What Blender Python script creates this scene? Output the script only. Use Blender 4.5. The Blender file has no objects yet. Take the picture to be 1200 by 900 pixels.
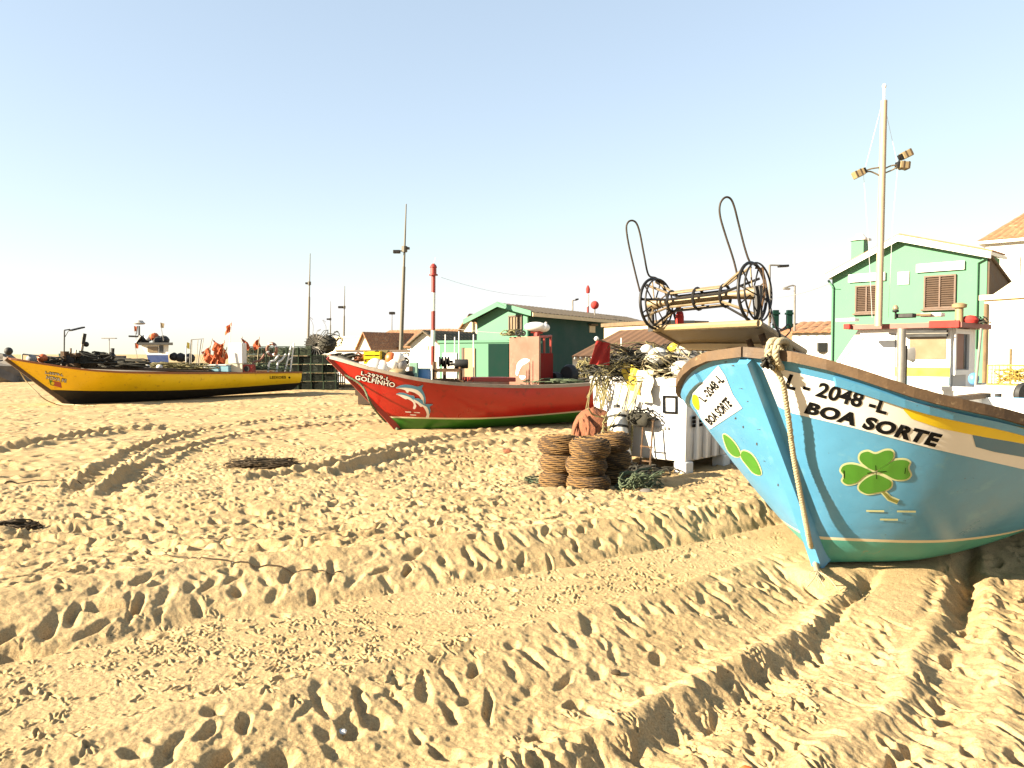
import bpy, bmesh, math, random
import numpy as np
from mathutils import Vector, Matrix
from mathutils.bvhtree import BVHTree

scn = bpy.context.scene
COL = scn.collection
rnd = random.Random(11)
PI = math.pi
R = math.radians

# ------------------------------------------------------------------ camera
CAMZ = 1.65
FPX, CX, CY, HOR = 900.0, 600.0, 450.0, 415.0
PITCH = math.atan((CY - HOR) / FPX)
CAM = Vector((0, 0, CAMZ))
SP, CP = math.sin(PITCH), math.cos(PITCH)

def ray(u, v):
    a, b = (u - CX) / FPX, -(v - CY) / FPX
    return Vector((a, CP + b * SP, -SP + b * CP))
def W(u, v, Y):                      # photo measurement -> point at ground distance Y
    r = ray(u, v)
    return CAM + r * (Y / r.y)
def G(u, v, z=0.0):                  # photo measurement -> point on the sand
    r = ray(u, v)
    return CAM + r * ((z - CAMZ) / r.z)
def pix(p):
    d = Vector(p) - CAM
    f = d.y * CP - d.z * SP
    up = d.y * SP + d.z * CP
    return (CX + FPX * d.x / f, CY - FPX * up / f)

cam_d = bpy.data.cameras.new('camera')
cam = bpy.data.objects.new('camera', cam_d)
COL.objects.link(cam)
cam.location = CAM
cam.rotation_euler = (PI / 2 - PITCH, 0, 0)
cam_d.sensor_width = 36
cam_d.lens = 36 * FPX / 1200
cam_d.clip_start = 0.05
cam_d.clip_end = 8000
scn.camera = cam

# ------------------------------------------------------------------ light
SUN_EL = R(23)
sh = Vector((-0.945, -0.325)).normalized()
SUN = Vector((sh.x * math.cos(SUN_EL), sh.y * math.cos(SUN_EL), math.sin(SUN_EL)))
ld = bpy.data.lights.new('sun', 'SUN')
ld.energy = 5.0
ld.angle = R(0.5)
ld.color = (1.0, 0.87, 0.66)
lo = bpy.data.objects.new('sun', ld)
COL.objects.link(lo)
lo.rotation_euler = SUN.to_track_quat('Z', 'Y').to_euler()
w = bpy.data.worlds.new('World')
scn.world = w
w.use_nodes = True
nt = w.node_tree
bg = nt.nodes['Background']
sky = nt.nodes.new('ShaderNodeTexSky')
sky.sky_type = 'NISHITA'
sky.sun_disc = False
sky.sun_elevation = SUN_EL
sky.sun_rotation = math.atan2(SUN.x, SUN.y)
sky.altitude = 0
sky.air_density = 1.0
sky.dust_density = 0.4
sky.ozone_density = 1.0
gam = nt.nodes.new('ShaderNodeGamma'); gam.inputs[1].default_value = 0.5
nt.links.new(sky.outputs[0], gam.inputs[0])
tint = nt.nodes.new('ShaderNodeMix'); tint.data_type = 'RGBA'; tint.blend_type = 'MULTIPLY'
tint.inputs[0].default_value = 1; tint.inputs[7].default_value = (0.97, 0.985, 1.0, 1)
nt.links.new(gam.outputs[0], tint.inputs[6])
cap = nt.nodes.new('ShaderNodeMix'); cap.data_type = 'RGBA'; cap.blend_type = 'DARKEN'
cap.inputs[0].default_value = 1; cap.inputs[7].default_value = (2.08, 2.06, 2.04, 1)
nt.links.new(tint.outputs[2], cap.inputs[6]); nt.links.new(cap.outputs[2], bg.inputs[0])
bg.inputs[1].default_value = 0.104
vs = scn.view_settings
vs.view_transform = 'Standard'
vs.look = 'None'
vs.gamma = 1
vs.exposure = 2.3
vs.use_curve_mapping = False
cy = scn.cycles
cy.max_bounces = 6
cy.diffuse_bounces = 3
cy.glossy_bounces = 3
cy.transmission_bounces = 4
cy.transparent_max_bounces = 8
cy.use_denoising = True

# ------------------------------------------------------------------ materials
MATS = {}
def mat(name, col, rough=0.6, var=0.12, scale=3.0, bump=0.0, bscale=60.0, metal=0.0,
        wear=None, wear_amt=0.0, wear_scale=6.0, spec=None, chips=None, coat=0.0):
    if name in MATS: return MATS[name]
    k_ = .72 if any(q in name for q in ('white', 'cream', 'plastic', 'buoy', 'lemon', 'warm_yellow', 'yellow_paint')) else .56
    col = tuple(c * k_ for c in col)
    if wear is not None: wear = tuple(c * k_ for c in wear)
    m = bpy.data.materials.new(name)
    m.use_nodes = True
    t = m.node_tree; N = t.nodes; L = t.links
    b = N['Principled BSDF']
    b.inputs['Roughness'].default_value = rough
    b.inputs['Metallic'].default_value = metal
    if coat: b.inputs['Coat Weight'].default_value = coat
    if spec is not None: b.inputs['Specular IOR Level'].default_value = spec
    tc = N.new('ShaderNodeTexCoord')
    out = tc.outputs['Object']
    n1 = N.new('ShaderNodeTexNoise'); n1.inputs['Scale'].default_value = scale
    n1.inputs['Detail'].default_value = 6; n1.inputs['Roughness'].default_value = 0.65
    L.new(out, n1.inputs['Vector'])
    mr = N.new('ShaderNodeMapRange')
    mr.inputs[1].default_value = 0.3; mr.inputs[2].default_value = 0.7
    mr.inputs[3].default_value = 1 - var; mr.inputs[4].default_value = 1 + var
    L.new(n1.outputs[0], mr.inputs[0])
    mx = N.new('ShaderNodeMix'); mx.data_type = 'RGBA'; mx.blend_type = 'MULTIPLY'
    mx.inputs[0].default_value = 1
    mx.inputs[6].default_value = (*col, 1)
    L.new(mr.outputs[0], mx.inputs[7])
    last = mx.outputs[2]
    if wear is not None:
        n2 = N.new('ShaderNodeTexNoise'); n2.inputs['Scale'].default_value = wear_scale
        n2.inputs['Detail'].default_value = 9; n2.inputs['Roughness'].default_value = 0.72
        L.new(out, n2.inputs['Vector'])
        r2 = N.new('ShaderNodeMapRange')
        r2.inputs[1].default_value = 0.66 - 0.3 * wear_amt; r2.inputs[2].default_value = 0.72 - 0.24 * wear_amt
        L.new(n2.outputs[0], r2.inputs[0])
        m2 = N.new('ShaderNodeMix'); m2.data_type = 'RGBA'
        m2.inputs[7].default_value = (*wear, 1)
        L.new(last, m2.inputs[6]); L.new(r2.outputs[0], m2.inputs[0])
        last = m2.outputs[2]
    if chips:
        mp = N.new('ShaderNodeMapping'); mp.inputs['Scale'].default_value = (1, 1, 2.2); L.new(out, mp.inputs[0])
        for sc_, th_, cc_ in ((9.0, .715, chips), (26.0, .70, chips), (2.2, .66, tuple(c * 1.25 for c in col))):
            n4 = N.new('ShaderNodeTexNoise'); n4.inputs['Scale'].default_value = sc_; n4.inputs['Detail'].default_value = 7; n4.inputs['Roughness'].default_value = .6
            L.new(mp.outputs[0], n4.inputs['Vector'])
            r4 = N.new('ShaderNodeMapRange'); r4.inputs[1].default_value = th_; r4.inputs[2].default_value = th_ + (.02 if sc_ > 5 else .15)
            L.new(n4.outputs[0], r4.inputs[0])
            m4 = N.new('ShaderNodeMix'); m4.data_type = 'RGBA'; m4.inputs[7].default_value = (*cc_, 1)
            L.new(last, m4.inputs[6]); L.new(r4.outputs[0], m4.inputs[0]); last = m4.outputs[2]
    L.new(last, b.inputs['Base Color'])
    rr = N.new('ShaderNodeMapRange')
    rr.inputs[1].default_value = 0.3; rr.inputs[2].default_value = 0.7
    rr.inputs[3].default_value = max(0.02, rough - 0.1); rr.inputs[4].default_value = min(1, rough + 0.1)
    L.new(n1.outputs[0], rr.inputs[0]); L.new(rr.outputs[0], b.inputs['Roughness'])
    if bump:
        n3 = N.new('ShaderNodeTexNoise'); n3.inputs['Scale'].default_value = bscale
        n3.inputs['Detail'].default_value = 5
        L.new(out, n3.inputs['Vector'])
        bp = N.new('ShaderNodeBump'); bp.inputs['Strength'].default_value = bump
        bp.inputs['Distance'].default_value = 0.02
        L.new(n3.outputs[0], bp.inputs['Height']); L.new(bp.outputs[0], b.inputs['Normal'])
    MATS[name] = m
    return m

M_blue = mat('blue_paint', (.115, .42, .70), .36, .14, 1.2, .12, 7, wear=(.16, .47, .70), wear_amt=.3, wear_scale=4, chips=(.06, .07, .06))
M_teal = mat('teal_antifouling', (.10, .48, .41), .5, .15, 3, .05, 30, wear=(.35, .4, .3), wear_amt=.1)
M_cream = mat('cream_paint', (.80, .72, .5), .5, .06)
M_whitep = mat('white_paint', (.80, .78, .73), .42, .06, 2, .03, 20, wear=(.5, .45, .36), wear_amt=.06, wear_scale=7)
M_whitew = mat('white_wall', (.80, .77, .70), .85, .05, 1, .15, 30)
M_creamw = mat('cream_wall', (.78, .69, .50), .85, .06, 1, .15, 30)
M_red = mat('red_paint', (.56, .017, .009), .34, .12, 1.6, .05, 25, wear=(.34, .02, .012), wear_amt=.35, wear_scale=3, chips=(.16, .05, .03))
M_redtrim = mat('red_trim', (.40, .035, .02), .5, .15, 3)
M_green = mat('green_antifouling', (.055, .26, .02), .45, .15, 2)
M_yellow = mat('yellow_paint', (1.15, .72, .005), .36, .08, 1.2, .04, 25, wear=(.8, .40, .01), wear_amt=.25, chips=(.3, .18, .04))
M_black = mat('black_antifouling', (.022, .017, .013), .6, .3, 3, .05, 30)
M_rail = mat('worn_rail_wood', (.14, .08, .034), .7, .3, 6, .12, 40, wear=(.36, .25, .13), wear_amt=.25, wear_scale=14)
M_railgrey = mat('grey_rail_paint', (.40, .33, .25), .6, .2, 5)
M_railor = mat('orange_rail_paint', (.42, .14, .03), .6, .2, 5)
M_wood = mat('weathered_wood', (.22, .145, .075), .8, .3, 5, .3, 30)
M_wooddk = mat('dark_wood', (.10, .06, .03), .8, .3, 5, .3, 30)
M_deck = mat('deck_boards', (.35, .27, .18), .8, .25, 3, .2, 30)
M_rust = mat('rusted_steel', (.13, .075, .035), .7, .35, 12, .2, 60, .3, wear=(.26, .12, .04), wear_amt=.5, wear_scale=18)
M_dkmetal = mat('dark_metal', (.03, .027, .025), .5, .25, 8, 0, 60, .5)
M_galv = mat('galvanised_steel', (.36, .33, .28), .5, .15, 6, 0, 60, .5)
M_postmetal = mat('weathered_post', (.18, .155, .105), .65, .2, 4)
M_brass = mat('yellow_rust_bars', (.32, .235, .13), .55, .25, 12, .1, 60, .3)
M_tan = mat('tan_painted_board', (.40, .29, .14), .6, .15, 3, .1, 30, wear=(.35, .24, .12), wear_amt=.2)
M_rope = mat('pale_rope', (.60, .50, .30), .9, .2, 30, .5, 200)
M_ropegr = mat('green_rope', (.13, .17, .09), .9, .25, 20, .4, 160)
M_ropeol = mat('olive_rope', (.26, .22, .09), .9, .3, 20, .4, 160)
M_ropedk = mat('dark_net', (.045, .04, .025), .95, .4, 20, .5, 120)
M_creel = mat('woven_brown_rope', (.075, .038, .012), .92, .35, 25, .6, 120)
M_creeldk = mat('dark_hollow', (.02, .014, .008), 1, .2)
M_plastic = mat('white_plastic', (.80, .78, .74), .42, .05, 2, .04, 15, wear=(.42, .34, .24), wear_amt=.10, wear_scale=4)
M_pbuoy = mat('white_buoy_plastic', (.78, .75, .68), .35, .08, 6)
M_ybuoy = mat('yellow_buoy_plastic', (.75, .55, .04), .4, .1, 6)
M_obuoy = mat('orange_buoy_plastic', (.62, .14, .03), .45, .15, 6)
M_net_or = mat('orange_netting', (.33, .115, .05), .95, .35, 25, .8, 90)
M_flag = mat('red_flag_cloth', (.55, .03, .02), .85, .15, 6)
M_oflag = mat('orange_flag_cloth', (.65, .11, .02), .85, .2, 8)
M_mint = mat('mint_wall_paint', (.13, .33, .20), .85, .06, 1.2, .12, 30, wear=(.16, .36, .22), wear_amt=.15, wear_scale=2)
M_dgreen = mat('dark_green_wall', (.007, .07, .052), .85, .12, 1.2, .12, 30)  # darker green for the shed's long side, the gable end stays mint
M_deepgreen = mat('deep_green', (.006, .035, .025), .85, .12, 2, spec=.1)
M_tile = mat('terracotta_tiles', (.40, .19, .085), .85, .3, 6, .2, 30, wear=(.55, .32, .16), wear_amt=.4, wear_scale=3)
M_tilegrey = mat('weathered_roof_tiles', (.16, .12, .075), .9, .3, 5, .2, 30)
M_tanroof = mat('tan_sheet_roof', (.34, .175, .085), .8, .12, 1, .1, 20)
M_fascia = mat('cream_fascia', (.72, .58, .36), .75, .12, 4)
M_brownwin = mat('brown_window_paint', (.13, .065, .03), .6, .15, 6)
M_glass = mat('dark_window_glass', (.05, .055, .055), .08, .05, 2)
M_paleglass = mat('beige_pane', (.32, .235, .14), .2, .1, 3)  # even beige tone for window panes and the lamp globe
M_pinkcab = mat('faded_pink_paint', (.30, .125, .075), .5, .12, 2.5, .05, 20, wear=(.34, .17, .11), wear_amt=.3, wear_scale=3)
M_dkred = mat('deep_red_paint', (.22, .007, .005), .75, .15, 3, spec=.15)
M_bluedrum = mat('blue_plastic_drum', (.10, .28, .55), .4, .1, 4)
M_dblue = mat('navy_paint', (.012, .045, .19), .45, .1, 4)
M_ltblue = mat('light_blue_stripe', (.30, .56, .66), .45, .06, 3)
M_stripey = mat('lemon_stripe_paint', (.82, .66, .01), .4, .06, 3)
M_stripey2 = mat('warm_yellow_stripe_paint', (.80, .58, .01), .4, .06, 3)
M_bluestripe = mat('mid_blue_stripe_paint', (.07, .23, .38), .4, .08, 3)
M_ink = mat('black_lettering', (.008, .008, .008), .8, .1, spec=.08)
M_shutter = mat('dark_brown_shutter', (.085, .045, .022), .7, .2, 6)
M_roofpink = mat('faded_red_roof_paint', (.36, .10, .07), .6, .15, 3)
M_moulding = mat('grey_moulding', (.22, .20, .17), .6, .1)
M_wink = mat('white_lettering', (.85, .83, .78), .5, .03)
M_clover = mat('clover_green', (.075, .30, .02), .5, .1, 9)
M_clout = mat('pale_outline_paint', (.72, .78, .42), .5, .05)
M_cstem = mat('olive_paint', (.24, .25, .05), .5, .1)
M_dolph = mat('dolphin_blue', (.10, .34, .56), .5, .12, 6)
M_fgreen = mat('flag_green', (.10, .30, .02), .5, .05)
M_fred = mat('flag_red', (.62, .12, .06), .5, .05)
M_mintbox = mat('pale_green_plastic', (.30, .50, .36), .5, .1, 4)
M_trap = mat('green_trap_mesh', (.025, .06, .02), .8, .3, 10)
M_trapdk = mat('dark_trap_mesh', (.012, .02, .010), .9, .3, 10)
M_trapy = mat('yellow_trap_mesh', (.55, .38, .07), .8, .25, 10)
M_grey = mat('grey_tarpaulin', (.30, .29, .28), .7, .15, 4)
M_stone = mat('breakwater_stone', (.20, .175, .15), .9, .3, 1.5, .5, 8)
M_weed = mat('dry_seaweed', (.075, .045, .015), .95, .4, 12)
M_rubber = mat('black_rubber', (.02, .019, .018), .7, .2, 6)
M_lightgrey = mat('light_grey_panel', (.55, .53, .50), .5, .1, 4)
M_orange = mat('safety_orange', (.62, .13, .02), .55, .12, 5)

# ------------------------------------------------------------------ mesh helpers
class MB:
    def __init__(s): s.v = []; s.f = []; s.m = []
    def add(s, vs_, fs, mi=0):
        o = len(s.v); s.v += [Vector(p) for p in vs_]
        s.f += [tuple(i + o for i in f) for f in fs]; s.m += [mi] * len(fs)
        return s
    def box(s, c, size, ax=None, ay=None, mi=0, bev=0.0):
        ax = Vector(ax or (1, 0, 0)).normalized()
        ay = Vector(ay or (-ax.y, ax.x, 0)).normalized()
        az = ax.cross(ay)
        c = Vector(c); hx, hy, hz = size[0] / 2, size[1] / 2, size[2] / 2
        P = lambda i, j, k: c + ax * hx * i + ay * hy * j + az * hz * k
        if bev <= 0:
            v = [P(i, j, k) for k in (-1, 1) for j in (-1, 1) for i in (-1, 1)]
            f = [(0, 2, 3, 1), (4, 5, 7, 6), (0, 1, 5, 4), (2, 6, 7, 3), (0, 4, 6, 2), (1, 3, 7, 5)]
            return s.add(v, f, mi)
        bm = bmesh.new(); bmesh.ops.create_cube(bm, size=2)
        for q in bm.verts: q.co = Vector((q.co.x * hx, q.co.y * hy, q.co.z * hz))
        bmesh.ops.bevel(bm, geom=list(bm.edges), offset=bev, segments=2, affect='EDGES', profile=.5)
        bm.verts.index_update()
        s.add([c + ax * q.co.x + ay * q.co.y + az * q.co.z for q in bm.verts],
              [[q.index for q in f.verts] for f in bm.faces], mi)
        bm.free(); return s
    def tube(s, pts, r, n=6, mi=0, closed=False, r2=None):
        pts = [Vector(p) for p in pts]; k = len(pts)
        if k < 2: return s
        T = []
        for i in range(k):
            if closed: t = pts[(i + 1) % k] - pts[i - 1]
            else: t = pts[min(i + 1, k - 1)] - pts[max(i - 1, 0)]
            T.append(t.normalized() if t.length > 1e-9 else Vector((0, 0, 1)))
        a = T[0].orthogonal().normalized(); vs_ = []
        for i in range(k):
            a = (a - T[i] * a.dot(T[i]))
            a = a.normalized() if a.length > 1e-6 else T[i].orthogonal().normalized()
            b = T[i].cross(a)
            ri = r if r2 is None else r + (r2 - r) * i / (k - 1)
            for j in range(n):
                th = 2 * PI * j / n
                vs_.append(pts[i] + (a * math.cos(th) + b * math.sin(th)) * ri)
        fs = []
        for i in range(k if closed else k - 1):
            i2 = (i + 1) % k
            for j in range(n):
                j2 = (j + 1) % n
                fs.append((i * n + j, i * n + j2, i2 * n + j2, i2 * n + j))
        if not closed:
            fs.append(tuple(range(n - 1, -1, -1))); fs.append(tuple((k - 1) * n + j for j in range(n)))
        return s.add(vs_, fs, mi)
    def lathe(s, prof, c=(0, 0, 0), ax=(0, 0, 1), n=24, mi=0, fn=None):
        ax = Vector(ax).normalized(); a = ax.orthogonal().normalized(); b = ax.cross(a); c = Vector(c)
        vs_ = []
        for (r, h) in prof:
            for j in range(n):
                th = 2 * PI * j / n
                rr = r * (fn(th, h) if fn else 1)
                vs_.append(c + ax * h + (a * math.cos(th) + b * math.sin(th)) * rr)
        fs = []
        for i in range(len(prof) - 1):
            for j in range(n):
                j2 = (j + 1) % n
                fs.append((i * n + j, i * n + j2, (i + 1) * n + j2, (i + 1) * n + j))
        if prof[0][0] > 1e-6: fs.append(tuple(range(n - 1, -1, -1)))
        if prof[-1][0] > 1e-6: fs.append(tuple((len(prof) - 1) * n + j for j in range(n)))
        return s.add(vs_, fs, mi)
    def ball(s, c, r, n=12, mi=0, sq=(1, 1, 1), noise=0.0):
        c = Vector(c); m = n // 2 + 2; vs_ = []; fs = []
        for i in range(m + 1):
            ph = PI * i / m
            for j in range(n):
                th = 2 * PI * j / n
                k = 1 + noise * (rnd.random() - .5)
                vs_.append(c + Vector((math.sin(ph) * math.cos(th) * sq[0], math.sin(ph) * math.sin(th) * sq[1], math.cos(ph) * sq[2])) * r * k)
        for i in range(m):
            for j in range(n):
                j2 = (j + 1) % n
                fs.append((i * n + j, (i + 1) * n + j, (i + 1) * n + j2, i * n + j2))
        return s.add(vs_, fs, mi)
    def prism(s, poly, d, mi=0):
        poly = [Vector(p) for p in poly]; d = Vector(d); n = len(poly)
        v = poly + [p + d for p in poly]
        f = [tuple(range(n - 1, -1, -1)), tuple(range(n, 2 * n))]
        f += [(i, (i + 1) % n, (i + 1) % n + n, i + n) for i in range(n)]
        return s.add(v, f, mi)
    def grid(s, P, nu, nv, mi=0):     # P[i*nv+j]
        return s.add(P, [(i * nv + j, (i + 1) * nv + j, (i + 1) * nv + j + 1, i * nv + j + 1)
                         for i in range(nu - 1) for j in range(nv - 1)], mi)
    def slab(s, P, nu, nv, th, mi=0):  # thick sheet
        P = [Vector(p) for p in P]
        s.grid(P, nu, nv, mi)
        s.grid([p + Vector(th) for p in P], nu, nv, mi)
        rim = [i * nv for i in range(nu)] + [(nu - 1) * nv + j for j in range(1, nv)] + [i * nv + nv - 1 for i in range(nu - 2, -1, -1)] + [j for j in range(nv - 2, 0, -1)]
        pr = [P[i] for i in rim]; n = len(pr)
        s.add(pr + [p + Vector(th) for p in pr], [(i, (i + 1) % n, (i + 1) % n + n, i + n) for i in range(n)], mi)
        return s
    def build(s, name, m, parent=None, smooth=False, loc=None):
        me = bpy.data.meshes.new(name)
        o = bpy.data.objects.new(name, me)
        COL.objects.link(o)
        off = Vector((0, 0, 0))
        if parent is not None:
            o.parent = parent
            q = parent
            while q is not None: off += q.location; q = q.parent
        elif loc is not None:
            off = Vector(loc); o.location = off
        elif s.v:
            off = Vector((sum(p.x for p in s.v) / len(s.v), sum(p.y for p in s.v) / len(s.v), min(p.z for p in s.v)))
            o.location = off
        me.from_pydata([p - off for p in s.v], [], s.f)
        for mm in (m if isinstance(m, (list, tuple)) else [m]): me.materials.append(mm)
        me.polygons.foreach_set('material_index', s.m)
        bm = bmesh.new(); bm.from_mesh(me)
        bmesh.ops.recalc_face_normals(bm, faces=bm.faces)
        bm.to_mesh(me); bm.free()
        if smooth:
            me.polygons.foreach_set('use_smooth', [True] * len(me.polygons))
            if smooth != 'all':
                me.set_sharp_from_angle(angle=R(40))
        me.update()
        return o

def tag(o, label=None, cat=None, group=None, kind=None):
    if label: o['label'] = label
    if cat: o['category'] = cat
    if group: o['group'] = group
    if kind: o['kind'] = kind
    return o
def thing(name, loc, label, cat, group=None, rz=0):
    o = bpy.data.objects.new(name, None)
    COL.objects.link(o); o.location = Vector(loc); o.rotation_euler = (0, 0, rz)
    return tag(o, label, cat, group)
def copy_tree(o, parent=None):
    c = o.copy(); COL.objects.link(c)
    if parent is not None: c.parent = parent
    for ch in list(o.children): copy_tree(ch, c)
    return c
def part_label(o, label): o['label'] = label; return o

def curve(pts):                       # Catmull-Rom through (x, y) pairs
    xs = [p[0] for p in pts]; ys = [p[1] for p in pts]
    def f(x):
        x = min(max(x, xs[0]), xs[-1])
        i = 0
        while i < len(xs) - 2 and x > xs[i + 1]: i += 1
        h = xs[i + 1] - xs[i]; t = (x - xs[i]) / h
        def sl(k):
            if k == 0: return (ys[1] - ys[0]) / (xs[1] - xs[0])
            if k == len(xs) - 1: return (ys[-1] - ys[-2]) / (xs[-1] - xs[-2])
            return (ys[k + 1] - ys[k - 1]) / (xs[k + 1] - xs[k - 1])
        m0, m1 = sl(i) * h, sl(i + 1) * h
        return ((2 * t**3 - 3 * t**2 + 1) * ys[i] + (t**3 - 2 * t**2 + t) * m0 + (-2 * t**3 + 3 * t**2) * ys[i + 1] + (t**3 - t**2) * m1)
    return f
def spline(pts, n=8):                 # smooth 3-D path through points
    pts = [Vector(p) for p in pts]; out = []
    for i in range(len(pts) - 1):
        p0 = pts[max(i - 1, 0)]; p1 = pts[i]; p2 = pts[i + 1]; p3 = pts[min(i + 2, len(pts) - 1)]
        for k in range(n):
            t = k / n
            out.append(0.5 * ((2 * p1) + (p2 - p0) * t + (2 * p0 - 5 * p1 + 4 * p2 - p3) * t * t + (3 * p1 - p0 - 3 * p2 + p3) * t**3))
    out.append(pts[-1]); return out
def tangle(mb, c, size, n, r, seg=22, mi=0, wild=1.0, droop=0.0):
    for _ in range(n):
        c0 = Vector(c) + Vector((rnd.uniform(-1, 1) * size[0] * .55, rnd.uniform(-1, 1) * size[1] * .55, rnd.uniform(-.2, .6) * size[2]))
        ra, rb = rnd.uniform(.15, .5) * size[0] * wild, rnd.uniform(.15, .5) * size[1] * wild
        ph = rnd.uniform(0, 6.28); tw = rnd.uniform(1.2, 4.5); tl = rnd.uniform(-.6, .6)
        P = []
        for i in range(seg):
            t = i / (seg - 1) * tw * PI
            q = c0 + Vector((math.cos(t + ph) * ra, math.sin(t * 1.13 + ph) * rb,
                             math.sin(t * .9 + ph * 2) * size[2] * .28 + tl * math.cos(t) * size[2] * .3 - droop * max(0, i / seg - .6)))
            q.z = max(q.z, c[2] - size[2] * .1 - droop)
            P.append(q + Vector((rnd.uniform(-1, 1), rnd.uniform(-1, 1), rnd.uniform(-1, 1))) * .015)
        mb.tube(P, r * rnd.uniform(.7, 1.2), 5, mi)
    return mb

# ------------------------------------------------------------------ lettering and painted marks laid on a surface
def text_mesh(txt, bold=0.0, shear=0.0, space=1.0):
    c = bpy.data.curves.new('t', 'FONT'); c.body = txt; c.offset = bold; c.shear = shear
    c.space_character = space; c.fill_mode = 'FRONT'; c.resolution_u = 4
    o = bpy.data.objects.new('t', c); COL.objects.link(o)
    dg = bpy.context.evaluated_depsgraph_get()
    me = bpy.data.meshes.new_from_object(o.evaluated_get(dg))
    V = [v.co.copy() for v in me.vertices]; F = [tuple(p.vertices) for p in me.polygons]
    bpy.data.objects.remove(o); bpy.data.curves.remove(c); bpy.data.meshes.remove(me)
    return V, F
def unit(V, pad=None):
    x0 = min(p.x for p in V); x1 = max(p.x for p in V); y0 = min(p.y for p in V); y1 = max(p.y for p in V)
    return [((p.x - x0) / (x1 - x0), (p.y - y0) / (y1 - y0)) for p in V]
def quadmap(tl, tr, br, bl):
    def f(x, y):
        a = Vector(tl) * (1 - x) + Vector(tr) * x; b = Vector(bl) * (1 - x) + Vector(br) * x
        return b * (1 - y) + a * y
    return f
def refine(V2, F, step):
    bm = bmesh.new()
    vs_ = [bm.verts.new((p[0], p[1], 0)) for p in V2]
    for f in F:
        try: bm.faces.new([vs_[i] for i in f])
        except ValueError: pass
    bm.normal_update()
    bmesh.ops.triangulate(bm, faces=bm.faces)
    for _ in range(7):
        es = [e for e in bm.edges if e.calc_length() > step]
        if not es: break
        bmesh.ops.subdivide_edges(bm, edges=es, cuts=1)
        bmesh.ops.triangulate(bm, faces=[f for f in bm.faces if len(f.verts) > 3])
    bm.verts.index_update()
    out = [(q.co.x, q.co.y) for q in bm.verts], [[q.index for q in f.verts] for f in bm.faces]
    bm.free(); return out
def drape(name, shapes, bvh, off, m, parent, step=10):
    """shapes: list of (V2 photo measurements, faces); laid on the surface that bvh holds"""
    mb = MB()
    for V2, F in shapes:
        V2, F = refine(V2, F, step)
        pts = []
        for (u, v) in V2:
            d = ray(u, v).normalized()
            h, n, _, _ = bvh.ray_cast(CAM, d)
            if h is None: pts.append(None); continue
            if n.dot(d) > 0: n = -n
            pts.append(h + n * off)
        Fk = [f for f in F if all(pts[i] is not None for i in f)]
        mb.add([p if p is not None else Vector((0, 0, 0)) for p in pts], Fk)
    used = sorted({i for f in mb.f for i in f}); re = {i: k for k, i in enumerate(used)}
    mb.v = [mb.v[i] for i in used]; mb.f = [tuple(re[i] for i in f) for f in mb.f]; mb.m = [0] * len(mb.f)
    return mb.build(name, m, parent, smooth='all')
def poly2(pts): return [(p[0], p[1]) for p in pts], [tuple(range(len(pts)))]
def smooth2(pts, n=6, closed=True):
    out = []; k = len(pts)
    for i in range(k):
        p0, p1, p2, p3 = [Vector((*pts[(i + j) % k], 0)) for j in (-1, 0, 1, 2)]
        for q in range(n):
            t = q / n
            p = 0.5 * ((2 * p1) + (p2 - p0) * t + (2 * p0 - 5 * p1 + 4 * p2 - p3) * t * t + (3 * p1 - p0 - 3 * p2 + p3) * t**3)
            out.append((p.x, p.y))
    return out
def grow2(pts, d):
    c = Vector((sum(p[0] for p in pts) / len(pts), sum(p[1] for p in pts) / len(pts)))
    k = len(pts); out = []
    area = sum(pts[i][0] * pts[(i + 1) % k][1] - pts[(i + 1) % k][0] * pts[i][1] for i in range(k))
    sg = 1 if area > 0 else -1
    for i in range(k):
        t = Vector(pts[(i + 1) % k]) - Vector(pts[i - 1])
        if t.length < 1e-9: out.append(pts[i]); continue
        n = Vector((t.y, -t.x)).normalized() * sg * d
        out.append((pts[i][0] + n.x, pts[i][1] + n.y))
    return out
def text2(txt, tl, tr, br, bl, bold=0.0, shear=0.0, space=1.0):
    V, F = text_mesh(txt, bold, shear, space); U = unit(V); q = quadmap(tl, tr, br, bl)
    return [tuple(q(x, y)) for x, y in U], F

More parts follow.
